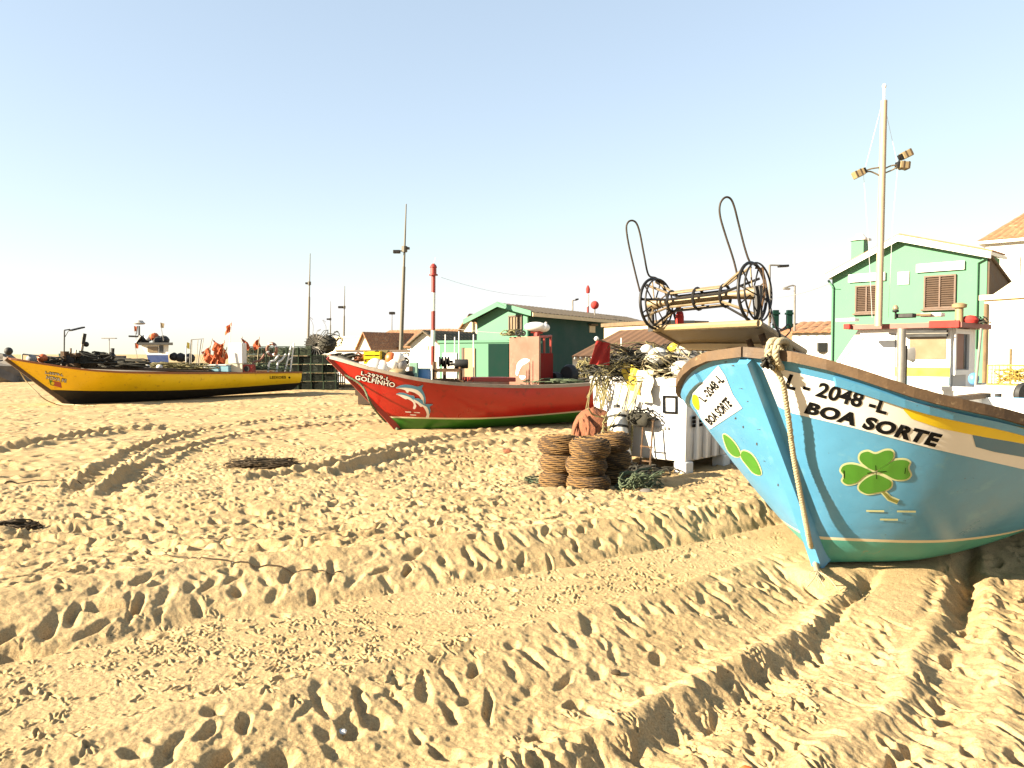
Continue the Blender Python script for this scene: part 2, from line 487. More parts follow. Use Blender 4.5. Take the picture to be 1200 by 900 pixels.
# ------------------------------------------------------------------ hulls
class Hull:
    def __init__(s, foot, aft, L, rake, zg, beam, wl, exp_bow=.9, exp_mid=4.0, rocker=None, z0=0.0, full=.45, sternk=.8, flare=.15, stemcurve=1.0, stripe=.03, bowpow=1.0, qw=.5, fb=0.0, qf=.2):
        s.qw, s.fb, s.qf = qw, fb, qf
        s.foot = Vector((foot[0], foot[1], 0)); a = Vector((aft[0], aft[1], 0)).normalized()
        s.aft = a; s.lat = Vector((a.y, -a.x, 0)); s.L = L; s.rake = rake
        s.zg = curve(zg); s.wl = curve(wl); s.B = beam; s.eb = exp_bow; s.em = exp_mid
        s.rk = rocker or (lambda t: 0.0); s.z0 = z0; s.full = full; s.sk = sternk; s.flare = flare; s.sc = stemcurve; s.stripe = stripe; s.bp = bowpow
    def plan(s, t):
        if t < s.full: return (1 - (1 - t / s.full) ** 2.0) ** s.bp * s.B
        q = max(0, t - .45) / .55
        return s.B * (1 - (1 - s.sk) * q * q)
    def pt(s, t, v, side):
        zk = s.rk(t); zg = s.zg(t); z = zk + (zg - zk) * v
        xs = -s.rake * (v ** s.sc)
        x = xs + t * (s.L - xs)
        q = min(1, t / s.qw); q = q * q * (3 - 2 * q)
        a = max(v, 0) ** s.eb
        b = (1 - (1 - min(v, 1)) ** s.em) * (1 - s.flare + s.flare * v)
        g = min(1, t / s.qf); g = s.fb * g * (2 - g)
        y = s.plan(t) * (g + (1 - g) * (a * (1 - q) + b * q))
        return s.foot + s.aft * x + s.lat * (y * side) + Vector((0, 0, z + s.z0))
    def gun(s, side, n=40, v=1.0, t1=1.0, dy=0.0, dz=0.0):
        return [s.pt(t1 * (i / n) ** 1.3, v, side) + s.lat * dy * side + Vector((0, 0, dz)) for i in range(n + 1)]
    def rows(s, t):
        vw = (s.wl(t) - s.rk(t)) / max(.2, (s.zg(t) - s.rk(t))); vw = min(max(vw, .02), .9); vs2 = vw + s.stripe / s.zg(t)
        return [vw * k / 6 for k in range(6)] + [vw, vs2] + [vs2 + (1 - vs2) * k / 16 for k in range(1, 17)]
    def skin(s, NS=46):
        mb = MB(); allf = []
        for side in (1, -1):
            P = []; nr = 0
            for i in range(NS + 1):
                t = (i / NS) ** 1.35; rs = s.rows(t); nr = len(rs)
                P += [s.pt(t, v, side) for v in rs]
            o = len(mb.v); mb.v += P
            for i in range(NS):
                for j in range(nr - 1):
                    mb.f.append((o + i * nr + j, o + (i + 1) * nr + j, o + (i + 1) * nr + j + 1, o + i * nr + j + 1))
                    mb.m.append(0 if j < 6 else (1 if j < 7 else 2))
        if s.fb:
            P = []
            for i in range(NS + 1):
                t = (i / NS) ** 1.35
                P += [s.pt(t, 0, 1), s.pt(t, 0, -1)]
            mb.grid(P, NS + 1, 2, 0)
        rs = s.rows(1.0)
        A = [s.pt(1, v, 1) for v in rs]; B = [s.pt(1, v, -1) for v in rs]
        o = len(mb.v); mb.v += A + B; n = len(rs)
        for j in range(n - 1):
            mb.f.append((o + j, o + n + j, o + n + j + 1, o + j + 1)); mb.m.append(0 if j < 6 else (1 if j < 7 else 2))
        return mb
    def inner(s, drop, th=.05, NS=30):
        mb = MB()
        for side in (1, -1):
            P = []
            for i in range(NS + 1):
                t = .03 + .95 * i / NS
                zg = s.zg(t); v1 = max(.3, 1 - drop / max(zg, .3))
                for v in (1.0, (1 + v1) / 2, v1):
                    p = s.pt(t, v, side); y = (p - s.foot).dot(s.lat)
                    P.append(p - s.lat * (min(th, abs(y)) * side))
            mb.grid(P, NS + 1, 3)
        P = []
        for i in range(NS + 1):
            t = .03 + .95 * i / NS
            v1 = max(.3, 1 - drop / max(s.zg(t), .3))
            a = s.pt(t, v1, 1); b = s.pt(t, v1, -1)
            P += [b * (1 - k / 4) + a * (k / 4) for k in range(5)]
        mb.grid(P, NS + 1, 5)
        t = .98; zg = s.zg(t); v1 = max(.3, 1 - drop / max(zg, .3)); Q = []
        for v in (1.0, (1 + v1) / 2, v1):
            a = s.pt(t, v, 1); b = s.pt(t, v, -1); Q += [a, b]
        mb.grid(Q, 3, 2)
        return mb
    def rail(s, w, h, dz=0.0, out=.02, n=44, tip=True):
        mb = MB()
        for side in (1, -1):
            path = s.gun(side, n)
            P = []
            for p in path:
                i = len(P) // 4
                a = path[max(i - 1, 0)]; b = path[min(i + 1, n)]
                t = (b - a); t.z = 0; t.normalize()
                nrm = Vector((t.y, -t.x, 0)); nrm = nrm if nrm.dot(s.lat) * side > 0 else -nrm
                o1 = p + nrm * out; o2 = p - nrm * (w - out)
                P += [o1 + Vector((0, 0, dz - h / 2)), o1 + Vector((0, 0, dz + h / 2)), o2 + Vector((0, 0, dz + h / 2)), o2 + Vector((0, 0, dz - h / 2))]
            o = len(mb.v); mb.v += P
            for i in range(n):
                for j in range(4):
                    j2 = (j + 1) % 4
                    mb.f.append((o + i * 4 + j, o + i * 4 + j2, o + i * 4 + 4 + j2, o + i * 4 + 4 + j)); mb.m.append(0)
            mb.f.append((o, o + 1, o + 2, o + 3)); mb.m.append(0)
            mb.f.append((o + n * 4, o + n * 4 + 1, o + n * 4 + 2, o + n * 4 + 3)); mb.m.append(0)
        return mb
    def strake(s, v0, v1, out, side, t0=0, t1=1, n=40):
        mb = MB(); P = []
        for i in range(n + 1):
            t = t0 + (t1 - t0) * (i / n) ** 1.3
            a, b = s.pt(t, v0, side), s.pt(t, v1, side)
            nrm = s.lat * side - s.aft * max(0, .8 - 2 * t); nrm.normalize()
            P += [a - nrm * .01, a + nrm * out, b + nrm * out, b - nrm * .01]
        o = 0; mb.v = P
        for i in range(n):
            for j in range(4):
                j2 = (j + 1) % 4
                mb.f.append((i * 4 + j, i * 4 + j2, i * 4 + 4 + j2, i * 4 + 4 + j)); mb.m.append(0)
        mb.f.append((0, 1, 2, 3)); mb.f.append((n * 4, n * 4 + 1, n * 4 + 2, n * 4 + 3)); mb.m += [0, 0]
        return mb
    def stem(s, w, out, v0=0.0, v1=1.02, n=14, inn=.06, zc=None):
        mb = MB(); P = []
        for i in range(n + 1):
            v = v0 + (v1 - v0) * i / n
            c = s.pt(0, v, 1); c2 = s.pt(0, v + .02, 1); tg = (c2 - c).normalized()
            o = tg.cross(s.lat); o = o if o.dot(s.aft) < 0 else -o
            P += [c + s.lat * w / 2 - o * inn, c + s.lat * w / 2 * .75 + o * out, c - s.lat * w / 2 * .75 + o * out, c - s.lat * w / 2 - o * inn]
        mb.v = P
        for i in range(n):
            for j in range(4):
                j2 = (j + 1) % 4
                mb.f.append((i * 4 + j, i * 4 + j2, i * 4 + 4 + j2, i * 4 + 4 + j)); mb.m.append(0)
        mb.f.append((0, 1, 2, 3)); mb.f.append((n * 4, n * 4 + 1, n * 4 + 2, n * 4 + 3)); mb.m += [0, 0]
        return mb
def bvh_of(mb): return BVHTree.FromPolygons(mb.v, mb.f)
def merge(*mbs):
    o = MB()
    for m_ in mbs:
        k = len(o.v); o.v += m_.v; o.f += [tuple(i + k for i in f) for f in m_.f]; o.m += m_.m
    return o
# ------------------------------------------------------------------ sand: one sheet with real relief
rg = np.random.default_rng(5)
_lat = rg.random((256, 256)).astype(np.float32)
def vnoise(x, y, sc, seed=0):
    x = x / sc + seed * 17.31; y = y / sc + seed * 9.77
    xi = np.floor(x).astype(np.int64); yi = np.floor(y).astype(np.int64)
    fx = (x - xi).astype(np.float32); fy = (y - yi).astype(np.float32)
    fx = fx * fx * (3 - 2 * fx); fy = fy * fy * (3 - 2 * fy)
    g = lambda a, b: _lat[a & 255, b & 255]
    return (g(xi, yi) * (1 - fx) * (1 - fy) + g(xi + 1, yi) * fx * (1 - fy) + g(xi, yi + 1) * (1 - fx) * fy + g(xi + 1, yi + 1) * fx * fy) - .5
def sstep(a, b, x):
    t = np.clip((x - a) / (b - a), 0, 1); return t * t * (3 - 2 * t)
def line_d(X, Y, pts):
    """signed distance (+ = far/left side) and run along a polyline"""
    best = np.full(X.shape, 1e9, np.float32); sd = best.copy(); al = best.copy(); run = 0
    for k in range(len(pts) - 1):
        ax, ay = pts[k]; bx, by = pts[k + 1]
        dx, dy = bx - ax, by - ay; l = math.hypot(dx, dy); dx /= l; dy /= l
        a = (X - ax) * dx + (Y - ay) * dy
        lo_ = -1e9 if k == 0 else 0; hi_ = 1e9 if k == len(pts) - 2 else l
        ac = np.clip(a, lo_, hi_)
        px, py = X - (ax + dx * ac), Y - (ay + dy * ac)
        d = np.hypot(px, py); s_ = np.sign(-(X - ax) * dy + (Y - ay) * dx)
        m_ = d < best
        best = np.where(m_, d, best); sd = np.where(m_, s_ * d, sd); al = np.where(m_, run + ac, al)
        run += l
    return sd, al
def gxy(*uv): return [tuple(G(u, v)[:2]) for u, v in uv]
L1 = gxy((0, 742), (400, 652), (690, 610), (880, 574))
L2 = gxy((0, 775), (250, 722), (600, 672), (905, 612))
L3 = gxy((200, 888), (400, 826), (600, 776), (800, 712), (940, 652))
L4 = gxy((470, 900), (690, 802), (980, 680))
L5 = gxy((690, 900), (900, 790), (1060, 705), (1170, 652))
class Raster:
    def __init__(s, x0, x1, y0, y1, d):
        s.x0, s.y0, s.d = x0, y0, d
        s.nx = int((x1 - x0) / d) + 1; s.ny = int((y1 - y0) / d) + 1
        s.X, s.Y = np.meshgrid(x0 + np.arange(s.nx) * d, y0 + np.arange(s.ny) * d)
        s.X = s.X.astype(np.float32); s.Y = s.Y.astype(np.float32)
        s.H = np.zeros(s.X.shape, np.float32)
    def win(s, x, y, r):
        i0 = max(0, int((x - r - s.x0) / s.d)); i1 = min(s.nx, int((x + r - s.x0) / s.d) + 2)
        j0 = max(0, int((y - r - s.y0) / s.d)); j1 = min(s.ny, int((y + r - s.y0) / s.d) + 2)
        if i1 <= i0 or j1 <= j0: return None
        return slice(j0, j1), slice(i0, i1)
    def pit(s, x, y, a, b, ang, dep, rim=.35, power=1.0):
        w_ = s.win(x, y, 2.4 * max(a, b))
        if w_ is None: return
        dx = s.X[w_] - x; dy = s.Y[w_] - y; c, si = math.cos(ang), math.sin(ang)
        q = ((dx * c + dy * si) / a) ** 2 + ((-dx * si + dy * c) / b) ** 2
        s.H[w_] += -dep * np.exp(-q ** power) + dep * rim * np.exp(-(np.sqrt(q) - 1.35) ** 2 / .16)
    def stroke(s, x, y, x2, y2, wd, dep):
        cx, cy_ = (x + x2) / 2, (y + y2) / 2; l = math.hypot(x2 - x, y2 - y)
        w_ = s.win(cx, cy_, l / 2 + 3 * wd)
        if w_ is None: return
        dx, dy = (x2 - x) / l, (y2 - y) / l
        a = np.clip((s.X[w_] - x) * dx + (s.Y[w_] - y) * dy, 0, l)
        d = np.hypot(s.X[w_] - x - a * dx, s.Y[w_] - y - a * dy)
        s.H[w_] += -dep * np.exp(-(d / wd) ** 2) + .45 * dep * np.exp(-((d - 1.9 * wd) / (.8 * wd)) ** 2)
    def sample(s, x, y):
        fx = np.clip((x - s.x0) / s.d, 0, s.nx - 1.001); fy = np.clip((y - s.y0) / s.d, 0, s.ny - 1.001)
        i = fx.astype(np.int64); j = fy.astype(np.int64); a = fx - i; b = fy - j
        H = s.H
        return H[j, i] * (1 - a) * (1 - b) + H[j, i + 1] * a * (1 - b) + H[j + 1, i] * (1 - a) * b + H[j + 1, i + 1] * a * b

def band(X, Y):
    """across-track coordinate: 0 at the lower rut, 1.1 at the upper edge of the pressed band"""
    d2, a2 = line_d(X, Y, L2); d3, a3 = line_d(X, Y, L3)
    return 1.1 * d3 / np.clip(d3 - d2, .5, 3), a3
def base_h(X, Y):
    h = .10 * vnoise(X, Y, 5.0, 1) + .05 * vnoise(X, Y, 1.9, 2)
    near = 1 - sstep(0, 14, np.hypot(X + 0, Y - 0))
    return h * (1 - .5 * near)
def rough_h(X, Y):
    return .048 * vnoise(X, Y, .62, 3) + .016 * vnoise(X, Y, .27, 4) + .011 * vnoise(X, Y, .12, 5)
def track_h(X, Y, near=True):
    p, a = band(X, Y)
    fade = 1 - sstep(8.2, 10.5, Y)
    wob = .07 * vnoise(X, Y, .5, 8) + .04 * vnoise(X, Y, .18, 9)
    q = p + wob * .45
    prof = np.zeros_like(X)
    # upper berm: crest beyond the pressed band, sloping down to it
    prof += .13 * sstep(1.08, 1.62, q) - .05 * np.exp(-((q - 1.13) / .07) ** 2) + .03 * np.exp(-((q - 1.66) / .10) ** 2) - .05 * sstep(1.8, 2.6, q)
    # lower rut: bank below the band, then the crests of the next tracks
    prof += -.12 * sstep(.20, -.36, q) + .075 * np.exp(-((q + .55) / .08) ** 2) - .035 * np.exp(-((q + .72) / .09) ** 2)
    prof += .022 * np.exp(-((q - .24) / .06) ** 2)
    prof += -.10 * (.15 + .85 * sstep(4.7, 5.7, Y)) * np.exp(-((q + 1.40) / .09) ** 2) + .05 * np.exp(-((q + 1.20) / .07) ** 2) + .035 * np.exp(-((q + 1.62) / .1) ** 2)
    smooth = sstep(.12, .3, p) * (1 - sstep(1.0, 1.12, p))
    smooth2 = sstep(-1.18, -1.05, p) * (1 - sstep(-.9, -.8, p)) * sstep(4.3, 5.2, Y) 
    return prof * fade, np.maximum(smooth, .75 * smooth2) * fade, p, a

NEAR = Raster(-6.6, 8.0, 2.3, 14.0, .0062)
FAR = Raster(-36, 30, 2.0, 60, .034)
for Rr in (NEAR, FAR):
    th, sm, P_, A_ = track_h(Rr.X, Rr.Y)
    Rr.sm = sm; Rr.p = P_; Rr.a = A_
    inb = sstep(-2.6, -2.0, P_) * (1 - sstep(1.75, 2.1, P_)) * (1 - sstep(8.2, 10.5, Rr.Y))
    Rr.inb = inb
    Rr.H = (base_h(Rr.X, Rr.Y) + rough_h(Rr.X, Rr.Y) * (1 - .92 * sm) * (1 - .5 * inb) + th).astype(np.float32)
NEAR.H += ((.009 * vnoise(NEAR.X, NEAR.Y, .055, 6) + .005 * vnoise(NEAR.X, NEAR.Y, .026, 7) + .002 * vnoise(NEAR.X, NEAR.Y, .012, 10)) * (1 - .75 * NEAR.sm)).astype(np.float32)
pr = random.Random(3)
def on_line(pts, t):
    seg = t * (len(pts) - 1); k = min(int(seg), len(pts) - 2); f = seg - k
    a, b = pts[k], pts[k + 1]
    return a[0] + (b[0] - a[0]) * f, a[1] + (b[1] - a[1]) * f, math.atan2(b[1] - a[1], b[0] - a[0])
def ext(pts, e0, e1):
    (ax, ay), (bx, by) = pts[0], pts[1]; l = math.hypot(bx - ax, by - ay)
    (cx, cy_), (dx, dy) = pts[-2], pts[-1]; m_ = math.hypot(dx - cx, dy - cy_)
    return [(ax - (bx - ax) / l * e0, ay - (by - ay) / l * e0)] + pts + [(dx + (dx - cx) / m_ * e1, dy + (dy - cy_) / m_ * e1)]
def plen(pts): return sum(math.hypot(b[0] - a[0], b[1] - a[1]) for a, b in zip(pts, pts[1:]))
def walk(pts, step):
    run = 0; nxt = 0
    for (ax, ay), (bx, by) in zip(pts, pts[1:]):
        l = math.hypot(bx - ax, by - ay)
        while nxt <= run + l:
            f = (nxt - run) / l
            yield ax + (bx - ax) * f, ay + (by - ay) * f, math.atan2(by - ay, bx - ax)
            nxt += step * pr.uniform(.8, 1.2)
        run += l
# tyre lug pits along the ruts
def lugs(pts, step, off, a, b, dep, skew, ras, jit=.06, rim=.16):
    for x, y, an in walk(pts, step):
        if pr.random() < .10: continue
        nx, ny = -math.sin(an), math.cos(an)
        o = off + pr.gauss(0, jit)
        k = pr.uniform(.4, 1.1)
        ras.pit(x + nx * o, y + ny * o, a * pr.uniform(.5, 1.1), b * pr.uniform(.6, 1.15), an + skew + pr.gauss(0, .32), dep * k, rim)
for Rr in (NEAR,):
    lugs(ext(L3, 2.6, .4), .17, .02, .13, .036, .050, 1.25, Rr)
    lugs(ext(L3, 2.6, .4), .21, -.22, .11, .036, .042, 1.15, Rr)
    lugs(ext(L3, 2.6, .4), .30, .16, .05, .035, .03, 1.2, Rr)
    lugs(ext(L2, 1, .6), .17, .40, .13, .040, .058, 1.1, Rr)
    lugs(ext(L2, 1, .6), .20, .20, .11, .036, .045, 1.15, Rr)
    lugs(ext(L2, 1, .6), .24, .62, .12, .045, .045, 1.0, Rr, .1)
    lugs(ext(L4, 1.2, -.2), .17, -.14, .12, .032, .036, 1.2, Rr, .05)
    lugs(ext(L4, 1.2, -.2), .22, -.40, .12, .032, .036, 1.3, Rr, .08)
    lugs(ext(L5, .6, .1), .18, .05, .10, .032, .034, 1.2, Rr, .06)
    lugs(ext(L5, .6, -.4), .20, -.3, .13, .034, .038, 1.3, Rr, .1)
    lugs(ext(L5, .6, 1.6), .42, -.7, .14, .034, .05, 1.3, Rr, .18)
    lugs(ext(L5, .2, 1.6), .65, -1.2, .13, .036, .045, 1.4, Rr, .25)
# gull prints on the pressed band
def gull(ras, x, y, an, k, dep):
    for da in (-.62, 0, .62):
        c, s_ = math.cos(an + da), math.sin(an + da)
        ras.stroke(x, y, x + c * .068 * k, y + s_ * .068 * k, .0060 * k, dep)
n_g = 0
while n_g < 800:
    x, y = pr.uniform(-4.6, 2.6), pr.uniform(2.4, 7.2)
    w_ = NEAR.win(x, y, .01)
    if w_ is None: continue
    p = float(NEAR.p[w_].mean())
    if not (.22 < p < 1.05 or -1.1 < p < -.6): continue
    dens = .35 + .65 * (math.sin(x * 2.1 + y * 1.3) * math.sin(y * 2.7 - x) > -.25)
    if x > 1.6: dens *= .35
    if pr.random() > dens: continue
    an0 = pr.uniform(0, 6.28)
    for k in range(pr.randint(1, 4)):
        gull(NEAR, x + math.cos(an0) * .17 * k, y + math.sin(an0) * .17 * k, an0 + pr.gauss(0, .3), pr.uniform(.8, 1.25), pr.uniform(.008, .013))
        n_g += 1
# dragged streaks, claw marks bottom right
for _ in range(150):
    x, y = pr.uniform(.2, 4.6), pr.uniform(2.6, 6.2)
    w_ = NEAR.win(x, y, .01)
    if w_ is None or float(NEAR.p[w_].mean()) > -.75: continue
    an = pr.gauss(1.8, .4); l = pr.uniform(.05, .24)
    NEAR.stroke(x, y, x + math.cos(an) * l, y + math.sin(an) * l, pr.uniform(.010, .022), pr.uniform(.010, .026))
# footprints over the trodden ground
def trod(ras, x, y, sc):
    an = pr.uniform(0, PI) if pr.random() < .5 else pr.gauss(.5, .4)
    ras.pit(x, y, pr.uniform(.06, .13) * sc, pr.uniform(.03, .055) * sc, an, pr.uniform(.015, .05), pr.uniform(.15, .5), 1.5)
def clear_of(x, y):
    return True
for _ in range(2700):
    x, y = pr.uniform(-6.5, 7.9), pr.uniform(3.0, 13.9)
    w_ = NEAR.win(x, y, .01)
    p = float(NEAR.p[w_].mean()) if w_ else 9
    if y < 8.5 and -1.2 < p < 1.75: continue
    trod(NEAR, x, y, 1.0)
for _ in range(11000):
    y = 3.0 + 11 * pr.random() ** 1.1; x = pr.uniform(-6.5, 7.9)
    w_ = NEAR.win(x, y, .01)
    if w_ is None or (y < 8.5 and -.5 < float(NEAR.p[w_].mean()) < 1.7 and (pr.random() < .85 or .1 < float(NEAR.p[w_].mean()) < 1.1)): continue
    if y < 8 and float(NEAR.p[w_].mean()) < -.6 and pr.random() < .72: continue
    NEAR.pit(x, y, pr.uniform(.03, .09), pr.uniform(.012, .026), pr.gauss(-1.25, .55), pr.uniform(.005, .021), .2, 1.3)
for _ in range(160):          # a few prints and trowelled hollows in the rows too
    x, y = pr.uniform(-5.1, 5), pr.uniform(2.6, 8)
    NEAR.pit(x, y, pr.uniform(.03, .07), pr.uniform(.025, .045), pr.uniform(0, 3), pr.uniform(.015, .04), .4)
# named hollows seen in the photo (boot holes left of centre)
for u, v, a, b, d in ((118, 725, .13, .07, .07), (147, 722, .12, .05, .06), (165, 745, .10, .07, .07), (190, 745, .10, .06, .06),
                      (30, 640, .20, .10, .07), (15, 765, .22, .09, .06), (90, 632, .22, .07, .06), (160, 640, .2, .08, .06),
                      (245, 842, .06, .05, .05), (410, 838, .075, .09, .07), (440, 830, .07, .08, .07), (380, 845, .06, .05, .04),
                      (525, 855, .05, .09, .06), (545, 805, .07, .04, .04), (260, 880, .1, .06, .05), (330, 876, .09, .07, .06)):
    q = G(u, v); NEAR.pit(q.x, q.y, a * .8, b * .8, pr.uniform(0, 1), d * .75, .2)
for _ in range(16000):
    y = 2.5 + 48 * pr.random() ** 1.25; x = pr.uniform(-.85, .85) * y
    sc = 1.0 + .4 * sstep(10, 40, np.float32(y))
    FAR.pit(x, y, pr.uniform(.07, .15) * sc, pr.uniform(.045, .075) * sc, pr.gauss(.7, .7), pr.uniform(.015, .05), pr.uniform(.15, .4), 1.4)
# wheel tracks that cross the beach further off
def far_track(uv, wd, dep, step=.3):
    pts = gxy(*uv)
    for Rr in (FAR, NEAR):
        d, a = line_d(Rr.X, Rr.Y, pts); Lt = plen(pts)
        m_ = (sstep(-.4, .4, a) * (1 - sstep(Lt - .5, Lt + .4, a))).astype(np.float32)
        if Rr is NEAR: m_ = m_ * 0 + m_
        Rr.H += (m_ * (-dep * np.exp(-(d / wd) ** 4) + dep * .8 * np.exp(-((np.abs(d) - wd * 1.35) / (wd * .4)) ** 2)) * (1 + .5 * np.sin(a / step * 6.28) )).astype(np.float32)
far_track([(95, 580), (125, 548), (165, 525), (230, 505), (330, 492), (480, 484)], .16, .06)
far_track([(130, 585), (165, 550), (215, 527), (290, 508), (400, 497), (520, 487)], .16, .05)
far_track([(0, 528), (60, 516), (130, 505), (200, 500)], .22, .08)
far_track([(400, 556), (470, 536), (540, 524), (640, 515), (700, 512)], .2, .06)
far_track([(300, 562), (380, 548), (450, 530), (520, 512), (600, 503), (690, 499)], .2, .06)
far_track([(0, 640), (200, 655), (420, 660)], .12, .03)
# hollows pressed by tracks, berm lines
for u, v, a, b, d in ((660 - 5, 578, .3, .12, .06), (520, 575, .35, .15, .07), (440, 640, .25, .1, .05), (405, 630, .3, .1, .04), (500, 645, .3, .1, .05), (60, 630, .4, .14, .06), (20, 628, .3, .12, .06), (100, 570, .4, .15, .08), (40, 520, .8, .2, .1)):
    q = G(u, v); FAR.pit(q.x, q.y, a, b, .4, d, .5)
    if NEAR.win(q.x, q.y, .01) is not None: NEAR.pit(q.x, q.y, a, b, .4, d, .5)

# pressed strip beside the keel, then break up every regular outline by bending the relief a little
k_ = (sstep(-1.22, -1.08, NEAR.p) * (1 - sstep(-.72, -.62, NEAR.p)) * sstep(4.5, 5.3, NEAR.Y) * (1 - sstep(7.5, 9, NEAR.Y)) * .85).astype(np.float32)
NEAR.H = NEAR.H * (1 - k_) + (-.06 + .4 * base_h(NEAR.X, NEAR.Y)).astype(np.float32) * k_
for Rr, s1_, s2_ in ((NEAR, .055, .022), (FAR, .12, .03)):
    wx = s1_ * vnoise(Rr.X, Rr.Y, .21, 21) + s2_ * vnoise(Rr.X, Rr.Y, .07, 22)
    wy = s1_ * vnoise(Rr.X, Rr.Y, .19, 23) + s2_ * vnoise(Rr.X, Rr.Y, .065, 24)
    Rr.H = Rr.sample(Rr.X + wx, Rr.Y + wy).astype(np.float32)
NEAR.H += (.008 * vnoise(NEAR.X, NEAR.Y, .045, 31) * (1 - .7 * NEAR.sm) + .0055 * vnoise(NEAR.X, NEAR.Y, .018, 32)).astype(np.float32)
# flatten under the boats so that they sit in the sand
def settle(ras, x, y, r, z):
    w_ = ras.win(x, y, r * 1.6)
    if w_ is None: return
    d = np.hypot(ras.X[w_] - x, ras.Y[w_] - y)
    k = 1 - sstep(r * .7, r * 1.5, d)
    ras.H[w_] = ras.H[w_] * (1 - k) + z * k
for (x, y, r, z) in ((2.9, 6.5, .55, -.02), (3.6, 7.3, .8, -.02), (2.42, 5.95, .22, -.02), (4.4, 8.2, 1.0, -.02), (2.2, 11.2, .7, 0.0), (.55, 9.45, .3, 0), (.95, 9.35, .3, 0), (1.25, 9.8, .3, 0)):
    settle(NEAR, x, y, r, z); settle(FAR, x, y, r, z)
for i in range(7):
    settle(FAR, -2.2 + .918 * i * .8, 17.0 + .397 * i * .8, .8, 0.0)
    settle(FAR, -14.3 + .58 * i * 1.3, 25.5 + .81 * i * 1.3, 1.0, 0.0)

# the sheet
nd = 1250
ang = np.concatenate([np.linspace(-180, -42, 40)[:-1], np.linspace(-42, 42, nd), np.linspace(42, 180, 40)[1:]])
rad = [1.2, 1.8, 2.3]
vv = 1485 / 2.6; rr_ = 2.6
while rr_ < 60:
    rad.append(rr_)
    rr_ += max(.005, min(rr_ * rr_ / 1485 * (.58 if rr_ < 7 else .75), .05 if rr_ < 25 else .12))
while rr_ < 5000:
    rad.append(rr_); rr_ *= 1.09
rad = np.array(rad); A_, R_ = np.meshgrid(np.radians(ang), rad)
X_ = (R_ * np.sin(A_)).astype(np.float32); Y_ = (R_ * np.cos(A_)).astype(np.float32)
def box_w(ras, x, y, m_):
    x1 = ras.x0 + (ras.nx - 1) * ras.d; y1 = ras.y0 + (ras.ny - 1) * ras.d
    return sstep(0, m_, x - ras.x0) * sstep(0, m_, x1 - x) * sstep(0, m_ * .3, y - ras.y0) * sstep(0, m_, y1 - y)
hb = base_h(X_, Y_)
wf = box_w(FAR, X_, Y_, 6.0); wn = box_w(NEAR, X_, Y_, .8)
Z_ = hb * sstep(160, 60, R_) * (1 - wf) + FAR.sample(X_, Y_) * wf
Z_ = Z_ * (1 - wn) + NEAR.sample(X_, Y_) * wn
Z_ = np.where(R_ > 300, Z_ - 0.0, Z_)
nr, nc = X_.shape
me = bpy.data.meshes.new('beach_sand')
co = np.stack([X_, Y_, Z_], -1).reshape(-1, 3).astype(np.float32)
co = np.vstack([co, [[0, 0, 0]]]).astype(np.float32)
I = np.arange(nr * nc).reshape(nr, nc)
q = np.stack([I[:-1, :-1], I[:-1, 1:], I[1:, 1:], I[1:, :-1]], -1).reshape(-1, 4)[:, ::-1]
me.vertices.add(len(co)); me.vertices.foreach_set('co', co.ravel())
me.loops.add(q.size); me.loops.foreach_set('vertex_index', q.ravel().astype(np.int32))
me.polygons.add(len(q)); me.polygons.foreach_set('loop_start', np.arange(0, q.size, 4, dtype=np.int32))
me.polygons.foreach_set('loop_total', np.full(len(q), 4, np.int32))
me.update(calc_edges=True); me.validate()
me.polygons.foreach_set('use_smooth', np.ones(len(me.polygons), bool))
sand = bpy.data.objects.new('beach_sand', me); COL.objects.link(sand)
tag(sand, kind='structure')
def ground(x, y):
    x = np.array([x], np.float32); y = np.array([y], np.float32)
    a = box_w(FAR, x, y, 6.0); b = box_w(NEAR, x, y, .8)
    z = FAR.sample(x, y) * a + base_h(x, y) * (1 - a)
    return float((z * (1 - b) + NEAR.sample(x, y) * b)[0])
m = bpy.data.materials.new('sand'); m.use_nodes = True
t = m.node_tree; N = t.nodes; L = t.links; b = N['Principled BSDF']
b.inputs['Roughness'].default_value = .95; b.inputs['Specular IOR Level'].default_value = .15
tc = N.new('ShaderNodeTexCoord')
def nz(sc, det=6, ro=.6):
    n = N.new('ShaderNodeTexNoise'); n.inputs['Scale'].default_value = sc; n.inputs['Detail'].default_value = det
    n.inputs['Roughness'].default_value = ro; L.new(tc.outputs['Object'], n.inputs['Vector']); return n
n1, n2, n3, n4 = nz(.7), nz(9, 8, .7), nz(95, 5, .8), nz(45, 4, .7)
cr = N.new('ShaderNodeValToRGB'); cr.color_ramp.elements[0].position = .3; cr.color_ramp.elements[1].position = .7
cr.color_ramp.elements[0].color = (.325, .226, .108, 1); cr.color_ramp.elements[1].color = (.405, .292, .152, 1)
L.new(n1.outputs[0], cr.inputs[0])
def mulmap(src, lo_, hi_, prev):
    r_ = N.new('ShaderNodeMapRange'); r_.inputs[1].default_value = .3; r_.inputs[2].default_value = .7
    r_.inputs[3].default_value = lo_; r_.inputs[4].default_value = hi_; L.new(src, r_.inputs[0])
    x = N.new('ShaderNodeMix'); x.data_type = 'RGBA'; x.blend_type = 'MULTIPLY'; x.inputs[0].default_value = 1
    L.new(prev, x.inputs[6]); L.new(r_.outputs[0], x.inputs[7]); return x.outputs[2]
c = mulmap(n2.outputs[0], .86, 1.1, cr.outputs[0]); c = mulmap(n3.outputs[0], .55, 1.38, c)
